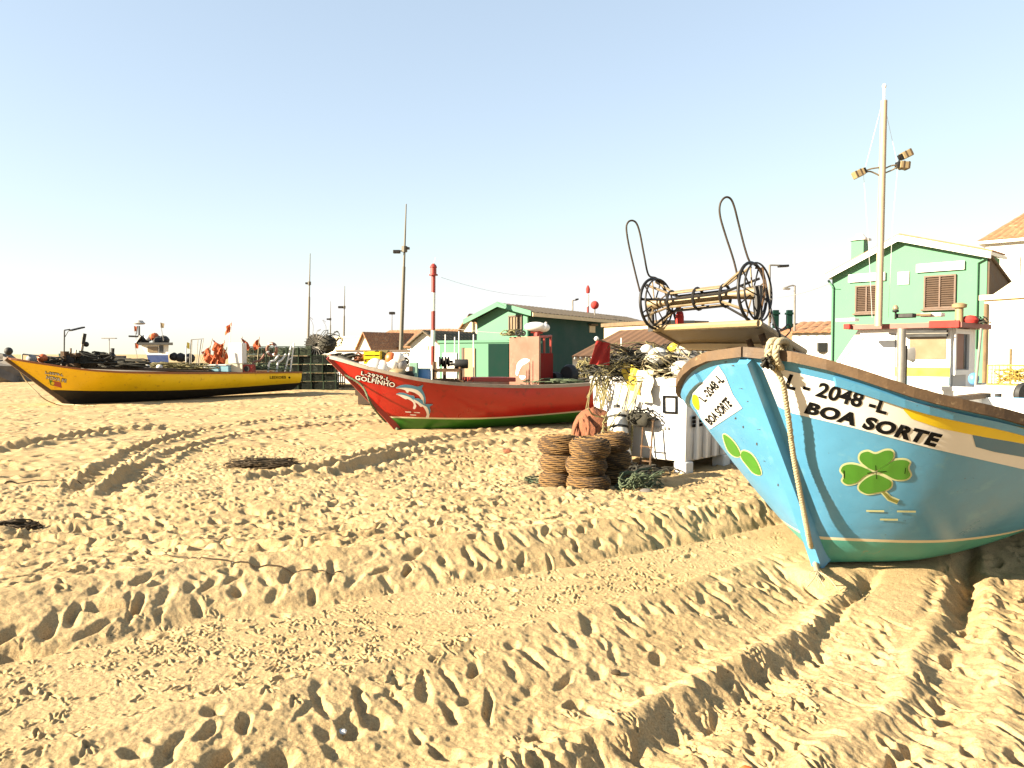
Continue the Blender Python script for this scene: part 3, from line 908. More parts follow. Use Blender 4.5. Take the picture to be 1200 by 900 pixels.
# scattered dark grains and bits of weed
n5 = nz(34, 2, .5); r5 = N.new('ShaderNodeMapRange'); r5.inputs[1].default_value = .70; r5.inputs[2].default_value = .76
L.new(n5.outputs[0], r5.inputs[0])
x = N.new('ShaderNodeMix'); x.data_type = 'RGBA'; x.inputs[7].default_value = (.16, .10, .05, 1)
L.new(c, x.inputs[6]); L.new(r5.outputs[0], x.inputs[0]); c = x.outputs[2]
L.new(c, b.inputs['Base Color'])
bp = N.new('ShaderNodeBump'); bp.inputs['Strength'].default_value = .8; bp.inputs['Distance'].default_value = .008
ad = N.new('ShaderNodeMath'); ad.operation = 'ADD'; L.new(n3.outputs[0], ad.inputs[0]); L.new(n4.outputs[0], ad.inputs[1])
L.new(ad.outputs[0], bp.inputs['Height']); L.new(bp.outputs[0], b.inputs['Normal'])
me.materials.append(m)
# ------------------------------------------------------------------ blue boat in front
BF = G(962, 660)
blue = Hull((BF.x, BF.y), (.7608, .6490), 7.0, 1.096, [(0, 1.646), (.06, 1.386), (.13, 1.238), (.22, 1.08), (.4, 1.0), (.7, .97), (1, 1.02)], 1.428,
            [(0, .22), (.2, .20), (1, .30)], exp_bow=.617, exp_mid=3.52, full=.25, stripe=.025, bowpow=.523, flare=.02, stemcurve=1.044, qw=.507, fb=.409, qf=.11)
bl = thing('fishing_boat', blue.foot + blue.aft * 2, 'big sky blue wooden boat with clover emblem and worn brown rail', 'boat')
hm = blue.skin(60)
hull_o = hm.build('hull', [M_teal, M_cream, M_blue], bl, smooth=True)
BV = bvh_of(hm)
blue.inner(.42).build('deck', M_whitep, bl)
blue.rail(.14, .070, .02, .04).build('gunwale', M_rail, bl)
stem_mb = blue.stem(.11, .07, v1=.985)
so = stem_mb.build('stem_post', M_blue, bl)
for sd in (1, -1):
    blue.strake(.925, .965, .03, sd, .02, 1).build('rubbing_strake', M_blue, bl)
# white name panel, yellow and blue flashes (port side)
drape('name_panel', [poly2([(891, 425), (915, 432), (1000, 452), (1053, 466), (1100, 478), (1210, 507), (1210, 552), (1091, 525), (1000, 501), (929, 484), (912, 476)])], BV, .004, M_whitep, bl, 14)
drape('yellow_flash', [poly2([(1057, 471), (1100, 479), (1210, 503), (1210, 521), (1150, 511), (1100, 501), (1068, 490), (1059, 480)])], BV, .007, M_stripey2, bl, 14)
drape('blue_flash', [poly2([(1139, 509), (1160, 512), (1210, 522), (1210, 537), (1165, 529), (1143, 523)])], BV, .007, M_bluestripe, bl, 14)
V, F = text2('L - 2048 -L', (926, 437.5), (1044, 468), (1038, 485.5), (919, 454), .032, 0, 1.02)
drape('registration_lettering', [(V, F)], BV, .007, M_ink, bl, 8)
V, F = text2('BOA SORTE', (949, 470), (1105, 508.5), (1095, 523.5), (942, 483.5), .055, 0, 1.1)
drape('name_lettering', [(V, F)], BV, .007, M_ink, bl, 8)
# clover
leaves = [[(1026, 552), (1013, 546), (1006, 538), (1008, 530), (1017, 527), (1026, 530), (1037, 526), (1046, 527), (1048, 535), (1042, 543)],
          [(1026, 552), (1035, 545), (1047, 538), (1060, 537), (1067, 541), (1065, 548), (1068, 556), (1062, 562), (1048, 562), (1036, 556)],
          [(1026, 554), (1038, 558), (1045, 563), (1045, 570), (1038, 575), (1026, 578), (1015, 579), (1006, 574), (1006, 567), (1014, 559)],
          [(1024, 553), (1014, 558), (1004, 566), (992, 568), (986, 563), (988, 557), (984, 551), (988, 544), (999, 542), (1013, 546)]]
leaves = [smooth2(l, 4) for l in leaves]
stemp = [(1033, 576), (1036, 575), (1043, 582), (1053, 586), (1051, 589), (1041, 585)]
drape('clover_outline', [poly2(grow2(l, .7)) for l in leaves] + [poly2(grow2(stemp, 1.6))], BV, .004, M_clout, bl, 6)
drape('clover_leaves', [poly2(grow2(l, -1.4)) for l in leaves], BV, .007, M_clover, bl, 6)
drape('clover_stem', [poly2(stemp)], BV, .007, M_cstem, bl, 6)
dash = lambda x, y, w_: poly2([(x, y), (x + w_, y + .3), (x + w_, y + 2.6), (x, y + 2.2)])
for q_ in ((1015, 597, 21), (1051, 597.5, 22), (1031, 607, 21)): drape('painted_dash', [dash(*q_)], BV, .005, M_clout, bl, 8)
ln = lambda a, b, w_: poly2([(a[0] - w_, a[1]), (b[0] - w_, b[1]), (b[0] + w_, b[1] + .6), (a[0] + w_, a[1] + .6)])
for q_ in [ln((1026, 544), (1027, 560), .4), poly2([(1016, 553), (1039, 551), (1039, 551.7), (1016, 553.8)]), ln((989, 550), (989, 559), .5), ln((1061, 547), (1060, 554), .4)]: drape('clover_crease', [q_], BV, .009, M_ink, bl, 8)
# other bow face
drape('name_panel', [poly2([(842, 428), (850, 440), (859, 462), (870, 478), (832, 503), (822, 490), (812, 470), (812, 461)])], BV, .004, M_whitep, bl, 8)
drape('yellow_flash', [poly2(smooth2([(813, 462), (818, 464), (820, 474), (818, 480), (812, 471)], 3))], BV, .007, M_stripey, bl, 6)
V, F = text2('L -2048 -L', (819, 465), (841, 437), (850, 446), (827, 471), .03, 0, 1.0)
drape('registration_lettering', [(V, F)], BV, .007, M_ink, bl, 5)
V, F = text2('BOA SORTE', (826, 491), (851, 464), (859, 475), (834, 498), .035, 0, 1.0)
drape('name_lettering', [(V, F)], BV, .007, M_ink, bl, 5)
lf = [smooth2([(848, 509), (856, 513), (864, 523), (868, 533), (861, 534), (853, 526)], 4), smooth2([(871, 528), (880, 531), (888, 542), (892, 555), (884, 554), (876, 545), (869, 535)], 4)]
drape('clover_outline', [poly2(grow2(l, 1.3)) for l in lf], BV, .004, M_clout, bl, 5)
drape('clover_leaves', [poly2(l) for l in lf], BV, .007, M_clover, bl, 5)

# rope hanging over the bow rail
def on_hull(u, v, off):
    d = ray(u, v).normalized(); h, n, _, _ = BV.ray_cast(CAM, d)
    if h is None: return G(u, v)
    return h - d * off
tt = min((i / 2000 for i in range(1, 300)), key=lambda t: abs(pix(blue.pt(t, 1.0, 1))[0] - 906))
top = blue.pt(tt, 1.0, 1)
pu, pv = pix(top)
def rope_twist(mb, path, r, strands=3, pitch=.07):
    path = [Vector(p) for p in path]; run = 0; L_ = [[] for _ in range(strands)]
    for i, p in enumerate(path):
        if i: run += (path[i] - path[i - 1]).length
        t = (path[min(i + 1, len(path) - 1)] - path[max(i - 1, 0)]).normalized()
        a = t.cross(Vector((.3, .2, .9))).normalized(); b = t.cross(a)
        for k in range(strands):
            th = run / pitch * 6.28 + k * 6.28 / strands
            L_[k].append(p + (a * math.cos(th) + b * math.sin(th)) * r * .55)
    for l in L_: mb.tube(l, r * .62, 6)
    return mb
def resample(path, step):
    out = [path[0]]
    for a, b in zip(path, path[1:]):
        l = (b - a).length; n = max(1, int(l / step))
        out += [a + (b - a) * (k / n) for k in range(1, n + 1)]
    return out
hang = spline([on_hull(908, 432, .06), on_hull(917, 448, .08), on_hull(924, 490, .10), on_hull(930, 535, .11), on_hull(940, 590, .17), on_hull(949, 635, .20), on_hull(954, 652, .20), G(958, 671, .05), G(964, 680, .015)], 10)
mb = rope_twist(MB(), resample(hang, .012), .0185)
rl = blue.lat
inn = (blue.foot + blue.aft * 1.6) - top; inn.z = 0; inn.normalize(); zz = lambda h: Vector((0, 0, h))
over = [on_hull(908, 432, .06), top - inn * .07 + zz(.0), top - inn * .05 + zz(.085), top + inn * .03 + zz(.105), top + inn * .12 + zz(.06), top + inn * .14 - zz(.18)]
rope_twist(mb, resample(spline(over, 8), .012), .024)
mb2 = MB()
over2 = [p + inn.cross(zz(1)) * .05 for p in over]
rope_twist(mb2, resample(spline(over2, 8), .012), .022)
frays = []
for k in range(9):          # frayed end
    b0 = G(957, 669, .07); e = G(957 + rnd.uniform(-16, 26), 680 + rnd.uniform(-6, 12), .012)
    fr_ = MB(); frays.append(fr_); fr_.tube(spline([b0, b0 * .5 + e * .5 + Vector((rnd.uniform(-.03, .03), rnd.uniform(-.03, .03), .02)), e], 5), .004, 4)
knot = MB(); tangle(knot, top - inn * .09 + Vector((0, 0, -.06)), (.055, .055, .07), 6, .008, 14)
rp = thing('mooring_rope', top, 'pale twisted rope hanging over the rail of the clover boat down to the sand', 'rope')
mb.build('rope_strand', M_rope, rp, smooth='all'); mb2.build('rope_turn', M_rope, rp, smooth='all')
for fr_ in frays: fr_.build('frayed_strand', M_rope, rp, smooth='all')
part_label(knot.build('knot', M_ropedk, rp, smooth='all'), 'dark tarred knot')

# chipped paint on the sunlit bow face and along the stem
for (u, v, a, b) in ((868, 455, 5, 1.0), (876, 470, 2, 1.6), (884, 474, 7, .9), (862, 490, 2, 3), (893, 489, 2, 7), (889, 503, 5, 1), (871, 500, 1.6, 4), (887, 520, 1.6, 4), (895, 540, 4, 1), (903, 512, 1.4, 5), (912, 568, 1.4, 4), (858, 428, 6, 2), (866, 424, 3, 3), (850, 424, 4, 2), (1009, 428, 5, 1), (1140, 560, 3, .8), (1060, 610, 4, .8)):
    P = [(u + a / 2 * math.cos(k / 9 * 6.283) * rnd.uniform(.6, 1.1), v + b / 2 * math.sin(k / 9 * 6.283) * rnd.uniform(.6, 1.1) + a * .1 * math.cos(k)) for k in range(9)]
    drape('paint_chip', [poly2(P)], BV, .003, M_wooddk, bl, 4)
# ------------------------------------------------------------------ red boat
RF = G(466, 503)
red = Hull((RF.x, RF.y), (.918, .397), 5.7, 1.45, [(0, 1.57), (.1, 1.33), (.25, 1.08), (.45, .95), (.7, .92), (1, 1.02)], 1.12,
           [(0, .26), (.4, .23), (1, .40)], exp_bow=.7, exp_mid=3.4, full=.36, stripe=.035, bowpow=.7, flare=.06, stemcurve=1.05, fb=.36, qf=.22,
           rocker=lambda t: .12 * max(0, t - .3))
rb = thing('fishing_boat', red.foot + red.aft * 2, 'red wooden boat with leaping dolphins painted on its bow and green bottom', 'boat')
hm = red.skin(50); RV = bvh_of(hm)
hm.build('hull', [M_green, M_cream, M_red], rb, smooth=True)
red.inner(.3).build('deck', M_deck, rb)
red.rail(.13, .07, .02, .04).build('gunwale', M_railgrey, rb)
red.stem(.10, .07).build('stem_post', M_redtrim, rb)
c9 = lambda pts: [(400 + x / 9.23, 420 + y / 9.23) for x, y in pts]
q1 = c9([(220, 133), (527, 203), (522, 247), (215, 174)]); q2 = c9([(158, 178), (584, 260), (577, 312), (153, 224)])
def outlined(txt, q, bold, name, bv, par, sp=1.06, st=2):
    gq = grow2(q, .55); A = [text2(txt, *gq, bold + .06, 0, sp)]; B_ = [text2(txt, *q, bold - .02, 0, sp)]
    drape(name + '_shadow', A, bv, .006, M_ink, par, st)
    drape(name, B_, bv, .012, M_wink, par, st)
outlined('L-2929-L', q1, .03, 'registration_lettering', RV, rb)
outlined('GOLFINHO', q2, .035, 'name_lettering', RV, rb)
D1 = [(590, 317), (615, 300), (650, 286), (700, 279), (760, 286), (820, 300), (850, 296), (886, 284), (872, 322), (895, 372), (912, 430), (912, 480), (905, 505), (880, 500), (872, 452), (842, 402), (792, 368), (735, 352), (725, 368), (705, 362), (690, 340), (640, 326)]
D1b = [(590, 316), (615, 300), (650, 286), (700, 279), (760, 286), (820, 300), (850, 296), (886, 284), (872, 322), (895, 372), (912, 430), (912, 480), (905, 500), (895, 470), (890, 420), (865, 375), (825, 340), (770, 322), (700, 312), (640, 312)]
D2 = [(592, 384), (630, 369), (680, 371), (740, 394), (788, 404), (795, 440), (803, 490), (812, 512), (797, 545), (775, 540), (784, 502), (770, 468), (720, 438), (700, 440), (672, 428), (625, 400)]
D2b = [(592, 383), (630, 369), (680, 371), (740, 394), (788, 404), (793, 430), (797, 470), (780, 450), (745, 420), (690, 398), (640, 386)]
D3 = [(785, 435), (830, 425), (880, 452), (892, 488), (930, 488), (992, 494), (957, 516), (966, 560), (952, 612), (945, 640), (912, 640), (925, 600), (908, 550), (880, 515), (860, 520), (830, 490), (795, 465)]
D3b = [(785, 434), (830, 425), (880, 452), (892, 488), (930, 488), (992, 494), (957, 516), (966, 560), (952, 600), (945, 560), (925, 520), (880, 495), (830, 460)]
for k, (A, B_) in enumerate(((D2, D2b), (D1, D1b), (D3, D3b))):
    o = drape('dolphin_emblem', [poly2(smooth2(c9(A), 3))], RV, .006 + .004 * k, M_wink, rb, 2)
    drape('dolphin_back', [poly2(smooth2(c9(B_), 3))], RV, .009 + .004 * k, M_dolph, o, 2)
for x in ((690, 572), (785, 578), (745, 604)):
    drape('painted_dash', [poly2(c9([x, (x[0] + 66, x[1] + 3), (x[0] + 64, x[1] + 12), (x[0] + 4, x[1] + 9)]))], RV, .006, M_wink, rb, 3)
# bow mooring line
a = red.pt(0, .78, 1) - red.aft * .06
rl = thing('mooring_rope', a, 'dark green rope sagging from the bow of the dolphin boat to the sand', 'rope')
rope_twist(MB(), resample(spline([a, W(424, 452, 16.3), W(436, 475, 16.3), G(452, 494, .05), G(466, 503, .02)], 8), .05), .028, 3, .12).build('rope_strand', M_ropegr, rl, smooth='all')
# console
def cabin_frame(C, L0, R0): return Vector(C), Vector(L0) - Vector(C), Vector(R0) - Vector(C)
C0 = W(631.5, 452, 17.7); C0.z = .62; L0 = W(597, 452, 18.55); L0.z = .62; R0 = W(648, 450, 18.3); R0.z = .62
eL, eR = L0 - C0, R0 - C0
zt = W(631.5, 394, 17.7).z; zs = W(648, 414, 18.1).z
mb = MB()
mb.prism([C0, C0 + eL, C0 + eL + eR * .12, C0 + eR * .12], (0, 0, zt - .62))
cab = mb.build('console_front', M_pinkcab, rb)
MB().prism([C0 + eR * .13 + eL * .0, C0 + eL * .98 + eR * .13, C0 + eL * .98 + eR, C0 + eR], (0, 0, zs - .62)).build('console_box', M_dkred, rb)
for f in (.45, .92):
    MB().tube([C0 + eR * f + eL * .04 + Vector((0, 0, zs - .64)), C0 + eR * f + eL * .04 + Vector((0, 0, zt - .60))], .028, 6).build('console_post', M_redtrim, rb)
MB().tube([C0 + eR * .1 + eL * .04 + Vector((0, 0, zt - .64)), C0 + eR * .95 + eL * .04 + Vector((0, 0, zt - .60))], .03, 6).build('console_rail', M_redtrim, rb)
BVc = BVHTree.FromPolygons(mb.v, mb.f)
c5 = lambda pts: [(580 + x / 6, 330 + y / 6) for x, y in pts]
drape('console_dolphin', [poly2(smooth2(c5([(160, 575), (185, 550), (215, 540), (245, 552), (225, 572), (195, 590), (172, 625), (160, 660), (148, 650), (152, 610)]), 3)), poly2(smooth2(c5([(172, 662), (215, 664), (208, 682), (188, 688)]), 3))], BVc, .006, M_wink, rb, 3)
# white covered motor on the console
t = C0 + eL * .35 + eR * .4; zt2 = zt
mo = thing('outboard_motor', (t.x, t.y, zt), 'white cowled outboard motor lying on top of the pink console', 'motor')
mb = MB(); mb.ball(W(628, 383, 18), .24, 14, 0, (1.15, .7, .48)); mb.ball(W(637, 384, 18), .15, 12, 0, (1, .8, .7)); mb.build('cowling', M_whitep, mo, smooth=True)
MB().tube([W(630, 386, 18), W(629, 394, 18)], .07, 8).tube([W(622, 389, 18), W(636, 390, 18)], .03, 6).build('mount_bracket', M_redtrim, mo)
MB().tube([W(636, 388, 18), W(640, 378, 18.1)], .035, 6).build('drive_leg', M_lightgrey, mo)
for i, (u, lab) in enumerate(((607, 'black ring float on the pink console farthest from the white motor'), (613, 'black ring float on the pink console beside the white motor'))):
    p = W(u, 390.5, 18.2); mb = MB()
    mb.tube([p + Vector((.05 * math.cos(k / 12 * 6.283), 0, .05 * math.sin(k / 12 * 6.283))) for k in range(12)], .022, 6, closed=True)
    tag(mb.build('ring_float', M_rubber, smooth=True), lab, 'float', 'ring floats on the console')
mb = MB(); tangle(mb, W(600, 392, 18.6), (.35, .3, .14), 14, .012)
tag(mb.build('net_bundle', M_ropeol, smooth='all'), 'straw coloured net heap spilling over the edge of the pink console', 'net')
# flat red hatch and thwart
a, b = W(548, 447, 17.3), W(598, 447, 17.9)
MB().box((a + b) / 2 + Vector((0, 0, .05)), ((b - a).length, .5, .10), (b - a), bev=.015).build('hatch', M_redtrim, rb)
# hauling winch on the red boat
wn = thing('hauling_winch', W(524, 446, 17), 'rusty hauling winch with black drum on the foredeck of the dolphin boat', 'winch')
fr = MB(); Y = 17.0
for u in (508, 539):
    for dy in (0, .45): fr.tube([W(u, 448, Y) + Vector((0, dy, 0)), W(u, 424 if u < 520 else 430, Y) + Vector((0, dy, 0))], .03, 6)
for v in (434, 446):
    for dy in (0, .45): fr.box((W(508, v, Y) + W(539, v, Y)) / 2 + Vector((0, dy, 0)), ((W(539, v, Y) - W(508, v, Y)).length, .06, .07))
fr.box(W(524, 447.5, Y) + Vector((0, .22, 0)), (.72, .55, .06))
fr.box(W(520, 440, Y) + Vector((0, .2, 0)), (.07, .1, .26))
fr.build('winch_frame', M_rust, wn)
mb = MB()
for u in (517, 524):
    c = W(u, 424, Y) + Vector((-.02, .2, 0))
    mb.lathe([(.04, -.05), (.115, -.045), (.115, -.02), (.05, 0), (.115, .02), (.115, .045), (.04, .05)], c, (1, .25, 0), 14)
mb.tube([W(514, 424, Y) + Vector((0, .2, 0)), W(530, 424, Y) + Vector((0, .2, 0))], .03)
mb.tube([W(521, 424, Y) + Vector((0, .2, 0)), W(520.5, 434, Y) + Vector((0, .2, 0))], .04)
mb.build('winch_sheave', M_dkmetal, wn, smooth=True)
c = W(540, 426.5, Y) + Vector((0, .2, 0))
mb = MB(); mb.lathe([(.0, -.15), (.095, -.15), (.105, -.13), (.10, 0), (.105, .13), (.095, .15), (0, .15)], c, (1, .1, 0), 18)
mb.build('winch_drum', M_rubber, wn, smooth=True)
MB().tube([c, c + Vector((-.3, 0, -.02))], .03, 6).tube([c + Vector((.02, 0, -.08)), W(540, 434, Y) + Vector((0, .2, 0))], .03, 6).build('drum_shaft', M_galv, wn)
for u, v0 in ((535, 440), (513, 442)):
    pass
# slender whips standing in the red boat
for i, (u, v0, v1, cat) in enumerate(((533, 395, 446, 'pale rod beside the winch drum'), (538, 388, 446, 'tallest pale rod rising behind the winch drum'), (522, 392, 446, 'pale rod rising between the winch sheaves'), (555, 392, 446, 'pale rod standing apart, aft of the winch'))):
    a = W(u, v1, 17.4); a.z = .62
    tag(MB().tube([a, W(u, v0, 17.4)], .014, 5).build('whip_aerial', M_whitep), 'thin ' + cat, 'rod', 'thin rods standing in the red boat')
# clutter forward: blue drum, pale green box, coil, floats
dr = thing('plastic_drum', W(496, 443, 16.9), 'blue plastic drum in the bow of the dolphin boat', 'drum')
c = W(496.5, 441, 16.9); MB().lathe([(0, -.1), (.15, -.1), (.165, -.06), (.165, .06), (.16, .08), (.165, .1), (.15, .16), (0, .17)], c, n=20).build('drum_body', M_bluedrum, dr, smooth=True)
MB().lathe([(.155, .155), (.168, .155), (.168, .178), (.155, .178)], c, n=20).build('drum_rim', M_ltblue, dr)
bx = thing('battery_box', W(485, 443, 16.7), 'pale green square box beside the blue drum', 'box')
MB().box(W(485, 434, 16.7), (.18, .22, .34), bev=.012).build('box_body', M_mintbox, bx)
MB().box(W(481.5, 432, 16.58), (.08, .02, .1), bev=.004).build('socket_plate', M_brownwin, bx)
mb = MB()
for k in range(9): 
    c = W(474, 440 - k * .5, 16.5)
    mb.tube([c + Vector((math.cos(a_ / 16 * 6.283) * (.2 - .006 * k), math.sin(a_ / 16 * 6.283) * .14, .012 * math.sin(a_))) for a_ in range(16)], .016, 5, closed=True)
tag(mb.build('rope_coil', M_ropedk, smooth='all'), 'dark coiled rope lying forward of the pale green box', 'rope coil')
mb = MB(); c = W(466, 437, 16.5); mb.ball(c, .16, 12, 0, (1.3, .8, .6)); 
tag(mb.build('folded_tarpaulin', M_tan, smooth=True), 'tan folded tarpaulin near the bow tip of the dolphin boat', 'tarpaulin')
# round fenders at the stern quarter
for i, (u, v, r_, m_, lb) in enumerate(((667, 440, .27, M_rubber, 'large black round fender with pale hub at the stern of the dolphin boat'), (652, 444, .17, M_rubber, 'small black half hidden fender beside the dark red console side'), (702, 440, .26, M_rubber, 'black and white ring fender nearest the white tubs'))):
    c = W(u, v, 18.6); ax = Vector((-.75, -.62, .1))
    fd = thing('round_fender', (c.x, c.y, c.z - r_), lb, 'fender', 'round fenders at the stern of the red boat')
    MB().lathe([(r_ * .35, -.1), (r_ * .8, -.11), (r_, -.04), (r_, .04), (r_ * .8, .11), (r_ * .35, .1)], c, ax, 22).build('tyre', m_, fd, smooth=True)
    MB().lathe([(0, -.085), (r_ * .36, -.08), (r_ * .36, .08), (0, .085)], c, ax, 16).build('hub', M_pbuoy if i == 2 else M_lightgrey, fd, smooth=True)
mb = MB(); tangle(mb, W(655, 448, 18), (.9, .4, .12), 16, .012)
tag(mb.build('net_bundle', M_ropegr, smooth='all'), 'green net lying along the rail aft of the dark red console', 'net')

# ------------------------------------------------------------------ yellow boat
YF = G(80, 474)
yel = Hull((YF.x, YF.y), (.58, .81), 8.7, 1.75, [(0, 1.5), (.07, 1.33), (.2, 1.1), (.4, .98), (.7, .92), (1, .88)], 1.25,
           [(0, .50), (.15, .42), (.5, .36), (1, .46)], exp_bow=.75, exp_mid=3.2, full=.36, stripe=.008, bowpow=.75, flare=.06, stemcurve=1.0, fb=.36, qf=.22,
           rocker=lambda t: .22 * max(0, t - .3), sternk=.82)
yb = thing('fishing_boat', yel.foot + yel.aft * 3, 'long yellow boat with black bottom and a row of orange flags aboard', 'boat')
hm = yel.skin(50); YV = bvh_of(hm)
hm.build('hull', [M_black, M_black, M_yellow], yb, smooth=True)
yel.inner(.3).build('deck', M_deck, yb)
yel.rail(.15, .06, .02, .04).build('gunwale', M_railor, yb)
yel.stem(.10, .08).build('stem_post', M_rail, yb)
c20 = lambda pts: [(40 + x / 20, 420 + y / 20) for x, y in pts]
outlined('L-2079-L', c20([(262, 300), (690, 365), (686, 415), (258, 350)]), .03, 'registration_lettering', YV, yb, 1.05, 1.2)
outlined('NOVA FE', c20([(290, 400), (765, 490), (755, 560), (280, 470)]), .03, 'name_lettering', YV, yb, 1.05, 1.2)
drape('flag_green_half', [poly2(c20([(345, 500), (430, 520), (455, 640), (385, 625)]))], YV, .005, M_fgreen, yb, 2)
drape('flag_red_half', [poly2(c20([(430, 520), (630, 560), (650, 690), (455, 640)]))], YV, .005, M_fred, yb, 2)
drape('flag_disc', [poly2([(61.8 + 2.0 * math.cos(a_ / 12 * 6.283), 449 + 1.9 * math.sin(a_ / 12 * 6.283)) for a_ in range(12)])], YV, .010, M_stripey, yb, 1)
V, F = text2('LEIXOES', (316, 440.5), (335, 440.5), (335, 443.6), (316, 443.9), .035, 0, 1.1)
drape('port_lettering', [(V, F)], YV, .008, M_ink, yb, 1.5)
drape('port_badge', [poly2([(339 + 1.3 * math.cos(a_ / 8 * 6.283), 442.4 + 1.2 * math.sin(a_ / 8 * 6.283)) for a_ in range(8)])], YV, .008, M_ink, yb, 1)
yw = lambda u, v, d=0.0: W(u, v, 25.2 + (u - 60) / 285 * 6.4 + d)
mb = MB(); mb.tube([yw(26, 427), yw(26, 415)], .025); mb.tube([yw(26, 415), yw(45, 417), yw(72, 419.5)], .025, 6); mb.tube([yw(72, 419.5), yw(72, 432)], .02); mb.tube([yw(48, 417), yw(48, 428)], .02)
mb.build('bow_railing', M_galv, yb)
tag(MB().ball(yw(10, 411.5, -.5), .12, 12).build('round_float', M_rubber, smooth=True), 'round black float perched on the bow tip of the yellow boat', 'float')
tag(MB().ball(yw(37, 421), .16, 12, 0, (1, 1, .9)).build('round_float', M_grey, smooth=True), 'grey round float behind the bow railing of the yellow boat', 'float')
tag(MB().ball(yw(50, 420), .15, 12).build('round_float', M_orange, smooth=True), 'orange round float behind the bow railing of the yellow boat', 'float')
mb = MB(); tangle(mb, yw(57, 426), (.7, .4, .25), 12, .02)
mb.ball(yw(58, 427), .22, 10, 0, (1.6, 1, .8), .2)
tag(mb.build('net_bundle', M_ropedk, smooth='all'), 'dark net heap at the bow of the yellow boat', 'net')
mb = MB(); mb.ball(yw(100, 423), .3, 10, 0, (1.5, 1, .8), .25); tangle(mb, yw(101, 424), (.9, .5, .4), 16, .03)
tag(mb.build('net_bundle', M_ropedk, smooth='all'), 'black gear heap behind the leaning davit post of the yellow boat', 'net')
mb = MB(); tangle(mb, yw(130, 429, .3), (1.6, .5, .3), 16, .03); mb.ball(yw(122, 426, .3), .2, 10, 0, (1.4, 1, .8), .25)
tag(mb.build('net_bundle', M_ropedk, smooth='all'), 'dark gear heap between davit post and midships of the yellow boat', 'net')
lp = thing('lamp_bracket', yw(75, 432), 'tall black lamp bracket standing in the yellow boat', 'deck lamp')
MB().tube([yw(75, 432), yw(75.5, 387)], .022).tube([yw(75.5, 387), yw(82, 386)], .02).tube([yw(76, 395), yw(80, 388)], .012).build('lamp_post', M_dkmetal, lp)
a, b = yw(82, 387.3), yw(98, 383.5); MB().box((a + b) / 2, ((b - a).length, .22, .05), (b - a), bev=.01).build('lamp_head', M_dkmetal, lp)
dv = thing('davit_post', yw(92, 434), 'pale leaning davit post with black pulley in the yellow boat', 'davit')
MB().tube([yw(92, 436), yw(97, 402)], .055, 8, r2=.05).build('davit_pole', M_railgrey, dv, smooth=True)
MB().tube([yw(97, 403), yw(99, 391)], .07, 8).ball(yw(101, 403.5), .09, 10).build('pulley', M_dkmetal, dv, smooth=True)
MB().tube([yw(86, 435), yw(89, 410)], .03, 6).build('side_stay', M_galv, dv)
wn = thing('hauling_winch', yw(82, 430), 'dark hauling winch standing in the bow of the yellow boat', 'winch')
mb = MB(); c = yw(80, 423); mb.lathe([(.06, -.12), (.2, -.11), (.2, -.07), (.1, -.03), (.1, .03), (.2, .07), (.2, .11), (.06, .12)], c, (.3, -.9, 0), 16); mb.build('winch_sheave', M_dkmetal, wn, smooth=True)
MB().box(yw(83, 416), (.5, .3, .12)).box(yw(76, 417), (.12, .3, .3)).box(yw(82, 429), (.5, .4, .2)).tube([yw(83, 414), yw(83, 408)], .03).build('winch_frame', M_rust, wn)
# rods, thwart bars along the deck
mb = MB(); mb.tube([yw(100, 431), yw(290, 437.3, -.2)], .035, 6); mb.tube([yw(140, 431), yw(285, 434.4, .4)], .03, 6); mb.tube([yw(105, 427, .4), yw(165, 430.5, .6)], .05, 6)
tag(merge(mb).build('long_pole', M_wooddk), 'dark poles lashed lengthwise along the deck of the yellow boat', 'poles')
for (u, v, r_, m_, lb) in ((172, 430.5, .12, M_pbuoy, 'cream bottle float amidships in the yellow boat, below the blue wheelhouse'), (187, 430, .11, M_pbuoy, 'white cone float amidships in the yellow boat'), (228, 431, .11, M_pbuoy, 'white float among the rods of the yellow boat'), (240, 432, .11, M_pbuoy, 'white float at the foot of the orange flags')):
    tag(MB().ball(yw(u, v, .4), r_, 12, 0, (1.1, 1, .85)).build('bottle_float', m_, smooth=True), lb, 'float', 'white floats in the yellow boat')
mb = MB(); tangle(mb, yw(205, 431, .5), (1.6, .6, .25), 22, .016)
tag(mb.build('net_bundle', M_ropeol, smooth='all'), 'pale tangled net amidships in the yellow boat', 'net')
for i, (u0, u1, v1, m_, lb) in enumerate(((222, 224, 398, M_galv, 'grey'), (231, 236, 398, M_galv, 'grey bent'), (218, 218, 405, M_whitep, 'white'))):
    tag(MB().tube([yw(u0, 433, .3), yw(u1, v1, .3)], .02, 5).build('fishing_rod', m_), lb + ' rod standing amidships in the yellow boat', 'rod', 'rods in the yellow boat')
mb = MB(); mb.slab([yw(219, 401, .3), yw(219, 408, .3), yw(222, 402, .3), yw(222, 409, .3)], 2, 2, (0, .02, 0))
tag(mb.build('marker_flag', M_ybuoy), 'small yellow marker flag on the white rod', 'flag')
